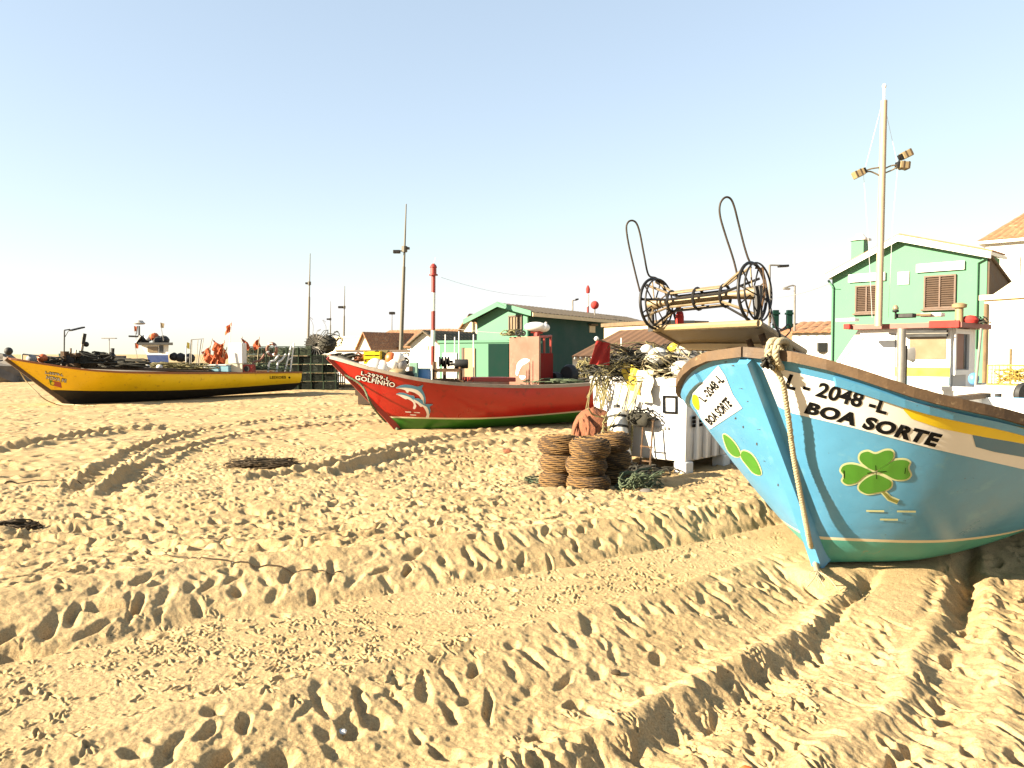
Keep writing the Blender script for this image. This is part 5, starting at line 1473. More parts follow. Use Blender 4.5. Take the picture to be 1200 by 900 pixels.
# tilted board with rims
B1, B2, B3, B4 = W(764, 385, 6.95), W(889, 379, 6.1), W(943, 412, 6.9), W(806, 408, 7.85)
n_ = (B2 - B1).cross(B4 - B1).normalized(); n_ = n_ if n_.z > 0 else -n_
mb = MB(); mb.prism([B1, B2, B3, B4], n_ * .03); mb.build('board', M_tan, hz_)
for a, b, r_ in ((B1, B2, .030), (B2, B3, .026), (B4, B3, .024), (B1, B4, .022)):
    MB().tube([a, b], r_, 8).build('board_rim', M_tan if r_ > .025 else M_wood, hz_, smooth=True)
m1, m2 = B1 * .25 + B4 * .75 - n_ * .03, B2 * .3 + B3 * .7 - n_ * .03
MB().box((m1 + m2) / 2, ((m2 - m1).length * .95, .07, .05), (m2 - m1), n_.cross(m2 - m1)).build('board_batten', M_fascia, hz_)
mm = (m1 * .45 + m2 * .55) - n_ * .04
MB().box(mm, (.16, .10, .05), (m2 - m1), n_.cross(m2 - m1)).build('board_bracket', M_tan, hz_)
for c, b_ in ((wr + ax * .05, B2), (wl_ - ax * .05, B1)):
    foot_ = c + Vector((0, 0, -(c.z - b_.z) - .0)) + ax * .0
    foot_ = b_ + (c - b_) * .02
    mb = MB(); mb.box((c + foot_) / 2, (.05, .035, (c - foot_).length + .06), ax, None); mb.box(c, (.05, .08, .10), ax)
    mb.build('bearing_post', M_dkmetal, hz_)
MB().tube([W(893, 313, 6.25), W(897, 330, 6.25), W(901, 352, 6.25), W(903, 378, 6.1)], .008, 6).tube([W(885, 314, 6.25), W(894, 315, 6.25), W(896, 345, 6.1), W(889, 378, 6.2)], .008, 6).build('guide_wire', M_rust, hz_)
MB().tube([W(789, 364, 7.0), W(794, 382, 7.0)], .012, 6).build('guide_wire', M_dkmetal, hz_)
hose = MB(); hose.tube(spline([W(899, 345, 6.25), W(907, 378, 6.1), W(914, 392, 6.2), W(912, 404, 6.3), W(918, 410, 6.35)], 8), .010, 6); hose.tube(spline([W(905, 380, 6.1), W(916, 386, 6.2), W(924, 380, 6.25), W(926, 388, 6.3), W(915, 400, 6.3)], 8), .006, 5)
hose.build('hose', M_rubber, hz_, smooth='all')
# posts down to the deck
bil = lambda a, b: (B1 * (1 - a) + B2 * a) * (1 - b) + (B4 * (1 - a) + B3 * a) * b
for a_, b_, fx, fy in ((.72, .5, 2.45, 6.5), (.9, .3, 2.55, 6.35), (.95, .85, 2.75, 6.9), (.7, .9, 2.6, 7.0)):
    p = bil(a_, b_)
    MB().tube([p - n_ * .01, Vector((fx, fy, .60))], .028, 8).build('stand_leg', M_rust, hz_)
tg = thing('gas_bottle', W(796, 382, 6.95), 'small red bottle standing on the tilted board', 'bottle')
c = W(796.5, 384.5, 6.9); MB().lathe([(0, 0), (.035, 0), (.037, .1), (.03, .14), (.012, .16), (.012, .2), (0, .2)], c, n=12).build('bottle_body', M_flag, tg, smooth=True)
MB().tube([c + Vector((0, 0, .2)), c + Vector((0, 0, .225))], .015, 8).build('bottle_cap', M_rubber, tg)
# ------------------------------------------------------------------ buildings
def tile_roof(mb, a, b, c, d, ncol, nrow, amp=.035):
    """a-b eave, d-c ridge; barrel tiles run from ridge to eave"""
    a, b, c, d = map(Vector, (a, b, c, d)); nrm = (b - a).cross(d - a).normalized()
    if nrm.z < 0: nrm = -nrm
    P = []; nu = ncol * 6 + 1; nv = nrow * 2 + 1
    for i in range(nu):
        u = i / (nu - 1); h = abs(math.sin(u * ncol * PI)) ** .8 * amp
        for j in range(nv):
            v = j / (nv - 1); step = (1 - (j % 2)) * .012
            p = (a * (1 - u) + b * u) * (1 - v) + (d * (1 - u) + c * u) * v
            P.append(p + nrm * (h + step + .02 + rnd.uniform(0, .006)))
    mb.slab(P, nu, nv, nrm * -.06)
    return mb
def shutter_window(parent, c, ax, n, w_, h_, frame_m, slat_m):
    """a two leaf louvred window; c = centre on the wall"""
    ax = Vector(ax).normalized(); n = Vector(n).normalized()
    fr = MB(); t = .05
    for sx in (-1, 1): fr.box(c + ax * sx * (w_ / 2) + n * .03, (t, .06, h_ + t), ax, n)
    for sz in (-1, 1): fr.box(c + Vector((0, 0, sz * h_ / 2)) + n * .03, (w_ - t, .06, t), ax, n)
    fr.box(c + n * .03, (t * .9, .05, h_ - t), ax, n)
    o = fr.build('window', frame_m, parent)
    MB().box(c + n * .004, (w_ - t, .006, h_ - t), ax, n).build('window_backing', M_wooddk, o)
    k = 13
    for leaf in (-1, 1):
        lm = MB(); lw = w_ / 2 - t * 1.3
        for i in range(k):
            z = -h_ / 2 + t + (h_ - 2 * t) * (i + .5) / k
            d_ = (n * .6 + Vector((0, 0, -.8))).normalized()
            lm.box(c + ax * leaf * (w_ / 4) + Vector((0, 0, z)) + n * .022, (lw, .05, .012), ax, d_)
        lm.build('shutter', slat_m, o)
    MB().box(c + Vector((0, 0, -h_ / 2 - .06)) + n * .05, (w_ + .16, .12, .05), ax, n).build('window_sill', frame_m, o)
    return o
# --- green house at right
Yh = 24.5
hB = W(1153, 470, 23.0); hB = Vector((hB.x, hB.y, 0)); hA = hB + Vector((-.69, .724, 0)) * 4.65
hd = (hB - hA).normalized(); hn = Vector((hd.y, -hd.x, 0)); hback = -hn
def onw(f, z): return hA + (hB - hA) * f + Vector((0, 0, z))
def hz_at(u, v):
    f = 0
    for k in range(400):
        f = k / 399.0
        p = onw(f, 0)
        if pix(p)[0] >= u: break
    p = onw(f, 0); return f, W(u, v, p.y).z
gh = thing('green_house', (hA + hB) / 2, 'mint green gabled house with two brown shuttered windows behind the cabin boat', 'house')
fr_, zr = hz_at(1052, 281)
f1, z1_ = hz_at(973, 325); f2, z2_ = hz_at(1152, 299)
D_ = 1.3
mb = MB(); mb.prism([onw(0, -.1), onw(1, -.1), onw(1, z2_), onw(fr_, zr), onw(0, z1_)], hback * D_)
mb.build('wall', M_mint, gh)
fb_ = hB + hback * 2.9
MB().prism([hB + hback * .02 + hd * .01, fb_ + hd * .01, fb_ + hd * .01 + Vector((0, 0, W(1183, 341, fb_.y).z)), hB + hback * .02 + hd * .01 + Vector((0, 0, z2_ - .05))], hd * .05).build('side_wall', M_wooddk, gh)
MB().tube([hB + hd * .08 + Vector((0, 0, z2_ - .02)), fb_ + hd * .08 + Vector((0, 0, W(1183, 340, fb_.y).z))], .05, 8).build('side_gutter', M_wooddk, gh)
ov = .25; nf = hn * ov
for (fa, za_, fb_, zb_) in ((-.04, z1_ - .04, fr_, zr + .03), (1.035, z2_ - .03, fr_, zr + .03)):
    pa, pb = onw(fa, za_) + nf, onw(fb_, zb_) + nf
    mb = MB(); mb.prism([pa, pb, pb + hback * (D_ + .4), pa + hback * (D_ + .4)], (0, 0, .10)); o = mb.build('roof', M_whitew, gh)
    MB().prism([pa - Vector((0, 0, .10)) + hn * .03, pb - Vector((0, 0, .10)) + hn * .03, pb + Vector((0, 0, .09)) + hn * .03, pa + Vector((0, 0, .09)) + hn * .03], -hn * .035).build('verge_board', M_whitep if fa < 0 else M_whitew, o)
    MB().prism([pa + Vector((0, 0, .11)) - hn * .1, pb + Vector((0, 0, .11)) - hn * .1, pb + hback * (D_ + .2) + Vector((0, 0, .11)), pa + hback * (D_ + .2) + Vector((0, 0, .11))], (0, 0, .05)).build('roof_tiles', M_tile, o)
for (u, v, w_, h_) in ((1013.5, 350.5, .68, .86), (1098.5, 342, .86, .98)):
    f_, z_ = hz_at(u, v); c = onw(f_, z_)
    shutter_window(gh, c + hn * .005, hd, hn, w_, h_, M_brownwin, M_shutter)
    MB().box(c + Vector((0, 0, h_ / 2 + .28)) + hn * .04, (w_ + .5, .08, .26), hd, hn).build('window_hood', M_whitew, gh)
f_, z_ = hz_at(1056, 326); MB().box(onw(f_, z_) + hn * .02, (.34, .04, .4), hd, hn).build('wall_plaque', M_whitew, gh)
f_, z_ = hz_at(987, 292); c = onw(f_, z_) + hback * 1.2
ch = MB(); ch.box(c + Vector((0, 0, -.3)), (.42, .42, 1.4), hd, hn); o = ch.build('chimney', M_mint, gh)
MB().box(c + Vector((0, 0, .44)), (.56, .56, .07), hd, hn).build('chimney_cap', M_whitew, o); MB().lathe([(.16, .48), (.2, .5), (.12, .62), (0, .66)], c, n=12).build('chimney_cowl', M_whitew, o)
f_, z_ = hz_at(1142, 322); mb = MB(); p0 = onw(.985, z2_ - .12) + hn * .06; mb.tube([p0, onw(f_, z_ + .35) + hn * .06, onw(f_, z_ - .2) + hn * .06, onw(f_, z_ - 2.2) + hn * .06], .03, 8); mb.build('drainpipe', M_mint, gh, smooth=True)
mb = MB(); mb.tube([onw(-.02, z1_ - .1) + hn * .1, onw(.01, z1_ - .35) + hn * .05, onw(.01, .1) + hn * .05], .04, 8); mb.build('drainpipe', M_mint, gh, smooth=True)
# --- white house and cream house behind at the right edge
def simple_house(name, label, a, b, depth, zh, wall_m, roof, ridge=1.0, zb=0.0, roof_m=None, over=.25, **k):
    """a-b front foot line; roof 'side' = ridge parallel to the front, 'gable' = ridge runs back, 'hip', 'flat'"""
    a = Vector((a[0], a[1], zb)); b = Vector((b[0], b[1], zb)); d_ = (b - a).normalized(); n = Vector((d_.y, -d_.x, 0)); bk = -n * depth; L_ = (b - a).length
    t = thing(name, (a + b) / 2, label, 'house', k.get('group')); roof_m = roof_m or M_tile; H = Vector((0, 0, zh)); Rg = Vector((0, 0, ridge))
    if roof == 'gable':
        MB().prism([a, b, b + H, (a + b) / 2 + H + Rg, a + H], bk).build('wall', wall_m, t)
        for p, q in ((a, -1), (b, 1)):
            e = p + H + d_ * over * q * .6 + n * over - Vector((0, 0, ridge * over * .6 / (L_ / 2))); r_ = (a + b) / 2 + H + Rg + n * over
            mb = MB(); tile_roof(mb, e, e + bk - n * over * 2, r_ + bk - n * over * 2, r_, max(4, int(depth / .28)), 5); mb.build('roof', roof_m, t)
    elif roof == 'side':
        MB().prism([a, a + bk, a + bk + H, a + bk / 2 + H + Rg, a + H], b - a).build('wall', wall_m, t)
        sl = ridge / (depth / 2)
        for s_ in (0, 1):
            e0 = (a + n * over if s_ == 0 else a + bk - n * over) + H - Vector((0, 0, sl * over)) - d_ * over
            e1_ = e0 + (b - a) + d_ * over * 2; r0 = a + bk / 2 + H + Rg - d_ * over; r1 = r0 + (b - a) + d_ * over * 2
            mb = MB(); tile_roof(mb, e0, e1_, r1, r0, max(4, int(L_ / .28)), 6); mb.build('roof', roof_m, t)
    elif roof == 'hip':
        MB().prism([a, b, b + bk, a + bk], H).build('wall', wall_m, t)
        o = over; A, B, C, D = a + H + n * o - d_ * o, b + H + n * o + d_ * o, b + bk + H - n * o + d_ * o, a + bk + H - n * o - d_ * o
        r0 = (A + D) / 2 + d_ * min(L_, depth) * .45 + Rg; r1 = (B + C) / 2 - d_ * min(L_, depth) * .45 + Rg
        for q in ((A, B, r1, r0), (C, D, r0, r1), (B, C, r1, r1), (D, A, r0, r0)):
            mb = MB(); tile_roof(mb, *q, 16, 6); mb.build('roof', roof_m, t)
        MB().prism([A, B, C, D], (0, 0, -.12)).build('eaves', M_whitew, t)
    else:
        MB().prism([a, b, b + bk, a + bk], H).build('wall', wall_m, t)
        MB().prism([a + n * .1 - d_ * .1, b + n * .1 + d_ * .1, b + bk - n * .1 + d_ * .1, a + bk - n * .1 - d_ * .1], (0, 0, .15)).build('roof', roof_m, t).location.z += zh
    return t, a, b, d_, n
def xy(u, Y): p = W(u, 420, Y); return (p.x, p.y)
th, a, b, d_, n = simple_house('white_house', 'tall white house with a tiled hip roof at the right edge behind the green house', xy(1152, 33), xy(1310, 30), 8, W(1160, 283, 33).z, M_whitew, 'hip', 2.2)
c = a + (b - a) * .24 + Vector((0, 0, W(1194, 313, 32).z)); MB().box(c + n * .03, (.32, .06, .9), d_, n).build('wall_vent', M_creamw, th)
t, a, b, d_, n = simple_house('cream_house', 'low cream house with a sloping wall top beside the green house', xy(1152, 22.5), xy(1300, 19.5), 7, W(1156, 352, 22.5).z, M_creamw, 'flat', 0, roof_m=M_fascia)
pr_ = MB(); pr_.prism([a + Vector((0, 0, a.z + W(1156, 352, 22.5).z)), b + Vector((0, 0, W(1156, 352, 22.5).z)), b + Vector((0, 0, W(1156, 352, 22.5).z + 2.0))], -n * 6.5)
pr_.build('gable', M_creamw, t)
MB().tube([Vector((a.x, a.y, 0)) + n * .08 + d_ * .1, Vector((a.x, a.y, W(1156, 356, 22.5).z)) + n * .08 + d_ * .1], .05, 8).build('drainpipe', M_wood, t)
MB().tube([Vector((a.x, a.y, 0)) + n * .08 + d_ * .8, Vector((a.x, a.y, W(1168, 408, 22.2).z)) + n * .08 + d_ * .8], .04, 8).build('wall_pipe', M_fascia, t)
# --- low tiled houses seen above the board
t, a, b, d_, n = simple_house('tiled_cottage', 'small terracotta roofed cottage just right of the net hauler', xy(893, 46), xy(937, 44), 6, W(915, 398, 45).z - .3, M_whitew, 'side', 1.3)
for u in (909, 925): MB().box(W(u, 374, 47), (.3, .3, 1.1)).box(W(u, 367.5, 47), (.42, .42, .12)).build('chimney', M_deepgreen, t)
t, a, b, d_, n = simple_house('white_cottage', 'white cottage with a dark window slot left of the green house', xy(928, 36), xy(976, 35), 5, W(950, 386, 35.5).z - .1, M_whitew, 'side', .5)
MB().box(W(963, 407, 35.2), (.42, .2, .42)).build('window', M_glass, t)
t, a, b, d_, n = simple_house('tiled_shed', 'tan walled hut seen between the net hauler wheels', xy(776, 30), xy(826, 31), 4, W(800, 372, 30).z - .25, M_fascia, 'flat', 0, roof_m=M_wood)
MB().box(W(800, 378, 29.85), (.9, .1, .16)).build('window', M_glass, t)
# --- dark green shed with mint gable behind the red boat
Yg = 36.0
gc = W(618, 440, Yg); gc = Vector((gc.x, gc.y, 0)); gl = W(559, 440, Yg + 2.2); gl = Vector((gl.x, gl.y, 0))
gd = (gc - gl).normalized(); gn = Vector((gd.y, -gd.x, 0)); gfar = W(756, 440, Yg * 1.37); gfar = Vector((gfar.x, gfar.y, 0)); gs = (gfar - gc)
sh_ = thing('boat_shed', (gc + gl) / 2, 'long dark green shed with a pale mint gable end behind the red boat', 'shed')
zE = W(618, 367, Yg).z; zL = W(559, 374, Yg + 2.2).z; zR_ = W(590, 358, Yg + 1.2).z; pk = gl + (gc - gl) * .52
MB().prism([gl, gc, gc + Vector((0, 0, zE)), pk + Vector((0, 0, zR_)), gl + Vector((0, 0, zL))], gs).build('wall', M_mint, sh_)
sn = Vector((gs.y, -gs.x, 0)).normalized(); sn = sn if sn.y < 0 else -sn
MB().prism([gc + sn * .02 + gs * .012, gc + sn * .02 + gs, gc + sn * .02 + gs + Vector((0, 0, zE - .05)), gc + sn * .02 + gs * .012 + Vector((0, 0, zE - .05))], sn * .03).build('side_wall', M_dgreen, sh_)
fo = -gs.normalized() * .45
eR = gc + sn * .45 + Vector((0, 0, zE - .02)) + fo; eP = pk + Vector((0, 0, zR_ + .05)) + fo; eL_ = gl - sn * .5 + Vector((0, 0, zL - .12)) + fo
for e in (eR, eL_):
    mb = MB(); tile_roof(mb, e, e + gs - fo * 2, eP + gs - fo * 2, eP, 40, 5); o = mb.build('roof', M_tilegrey, sh_)
    MB().prism([e - Vector((0, 0, .14)), eP - Vector((0, 0, .14)), eP + Vector((0, 0, .10)), e + Vector((0, 0, .10))], fo * .08).build('verge_board', M_mint, o)
MB().prism([eR - Vector((0, 0, .16)) + sn * .06, eR + gs - Vector((0, 0, .16)) + sn * .06, eR + gs + Vector((0, 0, .02)) + sn * .06, eR + Vector((0, 0, .02)) + sn * .06], sn * .04).build('eave_board', M_fascia, sh_)
f_ = .62; c = gl + (gc - gl) * .78 + Vector((0, 0, W(601, 381, Yg + .6).z)) 
wf_ = MB(); ww, wh = .78, .85
for sx in (-1, 1): wf_.box(c + gd * sx * ww / 2 + gn * .03, (.06, .08, wh), gd, gn)
for sz in (-1, 1): wf_.box(c + Vector((0, 0, sz * wh / 2)) + gn * .03, (ww + .06, .08, .06), gd, gn)
for k in (-.25, 0, .25): wf_.box(c + gd * k * ww + gn * .03, (.03, .06, wh - .06), gd, gn)
o = wf_.build('window', M_brownwin, sh_); MB().box(c + gn * .01, (ww, .02, wh), gd, gn).build('pane', M_paleglass, o)
p = gc + gs * .46 + sn * .07 + Vector((0, 0, zE - .55)); sg = gs.normalized()
MB().box(p, (.75, .06, .38), sg, sn, bev=.02).build('wall_lamp', M_fascia, sh_)
MB().box(p + Vector((0, 0, .24)) + sn * .06, (.9, .2, .08), sg, sn).build('lamp_hood', M_wood, sh_)
# mint annex with a tan door and a dark green panel
aL = W(515, 440, 33.5); aR = W(600, 440, 32.0); aL = Vector((aL.x, aL.y, 0)); aR = Vector((aR.x, aR.y, 0))
ad_ = (aR - aL).normalized(); an_ = Vector((ad_.y, -ad_.x, 0)); za_ = W(560, 401.5, 32.7).z
ann = thing('mint_annex', (aL + aR) / 2, 'flat roofed mint annex with a tan door and a dark green panel', 'outbuilding')
MB().prism([aL, aR, aR - an_ * 3, aL - an_ * 3], (0, 0, za_)).build('wall', M_mint, ann)
MB().prism([aL - ad_ * .06 + an_ * .06, aR + ad_ * .06 + an_ * .06, aR + ad_ * .06 - an_ * 3.06, aL - ad_ * .06 - an_ * 3.06], (0, 0, .1)).build('roof', M_mint, ann).location.z += za_
def onA(u, z, o=0.0):
    best = min((abs(pix(aL + (aR - aL) * (k / 200) + Vector((0, 0, 1.5)))[0] - u), k / 200) for k in range(201))[1]
    return aL + (aR - aL) * best + an_ * o + Vector((0, 0, z))
p, q = onA(544, 0), onA(557, 0); MB().box((p + q) / 2 + an_ * .02 + Vector((0, 0, .95)), ((q - p).length, .05, 1.9), ad_, an_).build('tan_door', M_tan, ann)
MB().box(onA(542.8, .95, .03), (.1, .08, 1.95), ad_, an_).build('door_jamb', M_brownwin, ann)
p, q = onA(573, 0), onA(596.5, 0); MB().box((p + q) / 2 + an_ * .02 + Vector((0, 0, (za_ - .05) / 2)), ((q - p).length, .05, za_ - .06), ad_, an_).build('dark_green_panel', M_deepgreen, ann)  # dark green panel laid on the annex wall
p, q = onA(519, 0), onA(536, 0); MB().box((p + q) / 2 + an_ * .02 + Vector((0, 0, .85)), ((q - p).length, .05, 1.7), ad_, an_).build('white_panel', M_whitew, ann)
# tiled house behind annex, white hut, row of tiled houses, long wall, cream block
simple_house('tiled_house', 'brown tiled house behind the mint annex', xy(500, 52), xy(566, 50), 6, W(530, 404, 51).z, M_whitew, 'side', 1.1, roof_m=M_tile)
t, a, b, d_, n = simple_house('ochre_gable_house', 'small house with an ochre gable left of the mint gable', xy(540, 47), xy(566, 46), 5, W(552, 386, 46.5).z, M_fascia, 'gable', .9)
t, a, b, d_, n = simple_house('white_hut', 'small bright white gabled hut behind the striped pole', xy(481, 38), xy(517, 37), 4, W(500, 403, 37.5).z, M_whitew, 'gable', .62, roof_m=M_tilegrey)
MB().box((a + b) / 2 + Vector((0, 0, W(498, 407.5, 37.5).z)) + n * .02, (.36, .04, .2), d_, n).build('wall_sign', M_fascia, t)
t, a, b, d_, n = simple_house('tiled_house', 'white house with a long red tiled roof and dormer behind the long wall', xy(421, 62), xy(488, 58), 7, W(450, 406, 60).z, M_whitew, 'side', 1.35)
MB().box((a + b) / 2 + Vector((0, 0, 2.75)) + n * .2 - d_ * .2, (1.0, 1.0, .9), d_, n).build('dormer', M_whitew, t)
for k in (-.45, .05): MB().box((a + b) / 2 + Vector((0, 0, 2.8)) + n * .71 + d_ * (k), (.26, .03, .5), d_, n).build('dormer_window', M_brownwin, t)
simple_house('gable_house', 'cream gabled house in front of the long red roof', xy(419, 58), xy(437, 57), 5, W(428, 409, 57).z, M_creamw, 'gable', 1.25)
simple_house('cream_block', 'plain cream flat topped block beyond the trap stack', xy(383, 70), xy(424, 68), 6, W(400, 396, 69).z, M_creamw, 'flat', 0, roof_m=M_fascia)
wA_, wB_ = Vector((*xy(394, 44), 0)), Vector((*xy(482, 41), 0)); wd_ = (wB_ - wA_).normalized(); wn_ = Vector((wd_.y, -wd_.x, 0))
wl2 = thing('boundary_wall', (wA_ + wB_) / 2, 'long pale plastered wall behind the bow of the red boat', 'wall')
zw_ = W(440, 412, 42.5).z; MB().prism([wA_, wB_, wB_ - wn_ * .2, wA_ - wn_ * .2], (0, 0, zw_)).build('wall_face', M_lightgrey, wl2)
MB().prism([wA_ + wn_ * .06, wB_ + wn_ * .06, wB_ - wn_ * .26, wA_ - wn_ * .26], (0, 0, .09)).build('coping', M_wooddk, wl2).location.z += zw_
# --- tan roofed shed right of the red boat
Ys = 21.0
s1, s2 = W(671, 440, Ys), W(800, 440, Ys + 2.5); s1 = Vector((s1.x, s1.y, 0)); s2 = Vector((s2.x, s2.y, 0))
tsd = thing('tan_roofed_shed', (s1 + s2) / 2, 'white shed with a broad tan sheet roof behind the white tubs', 'shed')
dS = (s2 - s1).normalized(); nS = Vector((dS.y, -dS.x, 0)); zS = W(671, 417, Ys).z
bkS = Vector((s1.x, s1.y, 0)) * .2; rdz = W(728, 386, Ys + 3).z
MB().prism([s1, s2, s2 + bkS, s1 + bkS], (0, 0, zS - .02)).build('wall', M_whitew, tsd)
rA = W(726, 387, Ys + 2.6); rB = W(850, 381, Ys + 5.2)
ea, eb_ = s1 + Vector((0, 0, zS)) + nS * .15 - dS * .15, s2 + Vector((0, 0, zS)) + nS * .15 + dS * .2
mb = MB(); P = []
for i in range(61):
    for j in range(3):
        q = (ea * (1 - i / 60) + eb_ * (i / 60)) * (1 - j / 2) + (rA * (1 - i / 60) + rB * (i / 60)) * (j / 2)
        P.append(q + Vector((0, 0, .003 * math.sin(i * 1.57))))
mb.slab(P, 61, 3, (0, 0, -.05)); mb.build('roof', M_tanroof, tsd)
mb = MB(); cbk = s1 + bkS + Vector((0, 0, zS)); mb.slab([ea, cbk, rA, rA + Vector((0.01, .02, 0))], 2, 2, (0, 0, -.05)); mb.build('roof_hip', M_tanroof, tsd)
mb = MB()
for k in range(24): mb.box(ea + (eb_ - ea) * ((k + .5) / 24) - Vector((0, 0, .06)) + nS * .02, (.07, .05, .06), dS, nS)
mb.build('eave_trim', M_lightgrey, tsd)
cl = MB(); cc = W(722, 432, 19.3)
P = []
for i in range(8):
    for j in range(8):
        P.append(W(703 + 34 * i / 7, 417 + 26 * j / 7, 19.3 + .1 * math.sin(i * 1.5 + j)) )
cl.slab(P, 8, 8, (0, .03, 0)); tag(cl.build('pale_tarpaulin', M_lightgrey, smooth='all'), 'pale tarpaulin hung behind the red flag', 'tarpaulin')
p = W(728, 420, 18.6); tag(MB().tube([Vector((p.x, p.y, .6)), W(728, 396, 18.6)], .014, 6).build('thin_pole', M_whitep), 'thin white pole standing between the red boat and the tubs', 'pole')
for (u, v, r_, lb) in ((686, 433, .2, 'yellow green scrub of netting by the tan roofed shed'), (683, 440, .24, 'pale net heap by the tan roofed shed')):
    mb = MB(); tangle(mb, W(u, v, 19.8), (r_ * 2, r_, r_ * 1.6), 14, .02); tag(mb.build('net_heap', M_ropeol, smooth='all'), lb, 'net')

# ------------------------------------------------------------------ posts and lamps
def lamp_post(u0, v0, u1, v1, Y, r0, label, arms, m=M_postmetal, group='tall beach lamp posts'):
    b = W(u0, v0, Y); b.z = 0; tp = W(u1, v1, Y)
    t = thing('lamp_post', b, label, 'lamp post', group)
    mid = b * .35 + tp * .65
    mb = MB(); mb.tube([b, mid], r0, 10, r2=r0 * .72); mb.build('pole', m, t, smooth=True)
    MB().tube([mid - (tp - b).normalized() * .05, tp], r0 * .55, 8, r2=r0 * .25).build('pole_tip', m, t, smooth=True)
    for (du, v, w_) in arms:
        f = (v0 - v) / (v0 - v1); c = W(u0 + (u1 - u0) * f, v, Y)
        e = W(u0 + (u1 - u0) * f + du, v + (2 if abs(du) > 6 else 0), Y)
        mb = MB(); mb.tube([c + (c - e) * .25, e], r0 * .35, 6); mb.tube([c - Vector((0, 0, .12)), c + Vector((0, 0, .12))], r0 * 1.3, 8); mb.build('lamp_arm', m, t)
        MB().box(e, (w_, w_ * .7, w_ * .45), bev=w_ * .08).build('lamp_head', M_dkmetal, t)
    return t
lamp_post(468.5, 437, 476, 239, 45, .13, 'tallest grey lamp post behind the bow of the red boat', [(-9, 293, .42), (3, 291, .3)])
lamp_post(360, 410, 363.5, 297, 55, .10, 'slim tall lamp post above the green trap stack', [(-2, 332, .3)])
lamp_post(402, 405, 404, 335, 70, .10, 'lamp post rising beyond the cream block', [(-4, 360, .45)])
lamp_post(386.5, 400, 387.5, 353, 85, .09, 'faint far lamp post between two taller ones', [(-2, 374, .4)])
lamp_post(458.5, 412, 459.5, 366, 66, .08, 'short lamp post in front of the red tiled roof', [(0, 367, .5)])
def street_lamp(u, v0, v1, ul, vl, Y, label):
    b = W(u, v0, Y); t = thing('street_lamp', Vector((b.x, b.y, 0)), label, 'street lamp', 'street lamps over the roofs')
    MB().tube([Vector((b.x, b.y, 0)), W(u, v1, Y)], .06, 8, r2=.045).build('pole', M_galv, t, smooth=True)
    s_ = 1 if ul > u else -1
    MB().tube(spline([W(u, v1 + 2, Y), W(u, v1 + .3, Y), W(u + s_ * 4, v1 - .3, Y), W(ul, vl, Y)], 5), .035, 6).build('lamp_arm', M_galv, t, smooth='all')
    a, e = W(u + (ul - u) * .45, vl + .6, Y), W(ul, vl, Y)
    MB().box((a + e) / 2, ((e - a).length, .2, .09), e - a, bev=.02).build('lamp_head', M_dkmetal if s_ > 0 else M_galv, t)
street_lamp(671, 378, 352, 678, 350.5, 46, 'street lamp above the dark green shed roof')
street_lamp(902, 390, 311, 924, 311.5, 30, 'street lamp with dark head pointing right, beside the net hauler')
street_lamp(931.5, 385, 335, 918, 338, 36, 'pale street lamp with head pointing left, beside the green house')
# red and white striped mast
st_ = thing('striped_mast', W(507, 437, 35), 'red and white striped pole topped by a red lantern', 'mast')
ys = [437, 405.5, 384, 364.5, 346, 340, 310]
b0 = W(507, 437, 35); b0.z = 0
segs = [(b0, W(507, 428, 35), M_whitep), (W(507, 428, 35), W(507.2, 405.5, 35), M_redtrim), (W(507.2, 405.5, 35), W(507.6, 387, 35), M_whitep), (W(507.6, 387, 35), W(507.7, 364.5, 35), M_redtrim), (W(507.7, 364.5, 35), W(507.9, 343, 35), M_whitep), (W(507.9, 343, 35), W(508, 323, 35), M_redtrim)]
for a, b, m_ in segs: MB().tube([a, b], .095, 10).build('painted_band', m_, st_, smooth=True)
c = W(508, 323, 35); MB().lathe([(0, 0), (.2, 0), (.2, .06), (.14, .08), (.14, .35), (.17, .37), (.12, .48), (.03, .55), (0, .56)], c, n=14).build('lantern', M_redtrim, st_, smooth=True)
MB().tube([c + Vector((0, 0, .5)), c + Vector((.1, 0, .8))], .02, 5).build('vane', M_whitep, st_)
# red topped buoy pole behind the shed
bp_ = thing('striped_mast', W(689, 380, 40), 'thin red and white pole behind the dark green shed', 'mast')
b0 = W(689, 378, 50); b0.z = 0
for a, b, m_ in ((b0, W(689, 359, 50), M_redtrim), (W(689, 359, 50), W(689, 345, 50), M_whitep)): MB().tube([a, b], .07, 8).build('painted_band', m_, bp_)
MB().lathe([(0, 0), (.12, .05), (.14, .3), (.06, .5), (0, .55)], W(689, 344, 50), n=10).build('lantern', M_flag, bp_, smooth=True)
c = W(697, 357.5, 44); rbp = thing('red_marker', Vector((c.x, c.y, 0)), 'round red marker ball on a pole above the dark green shed roof', 'marker')
MB().ball(c, .24, 14).build('marker_ball', M_flag, rbp, smooth=True); MB().tube([Vector((c.x, c.y, 0)), c], .04, 6).build('pole', M_galv, rbp)
# overhead cables
def cable(p, q, sag, label, r_=.012):
    P = [p * (1 - k / 16) + q * (k / 16) - Vector((0, 0, sag * 4 * (k / 16) * (1 - k / 16))) for k in range(17)]
    tag(MB().tube(P, r_, 4).build('overhead_cable', M_grey), label, 'cable')
cable(W(517, 325, 35), W(640, 347, 46), .25, 'thin cable running from the striped pole to the dark green shed', .007)
cable(W(900, 350, 30), W(973, 332, 26), .1, 'thin cable running from the street lamp to the green house')
cable(W(525, 384, 33), W(610, 391, 31), .05, 'dark cable across the mint gable')

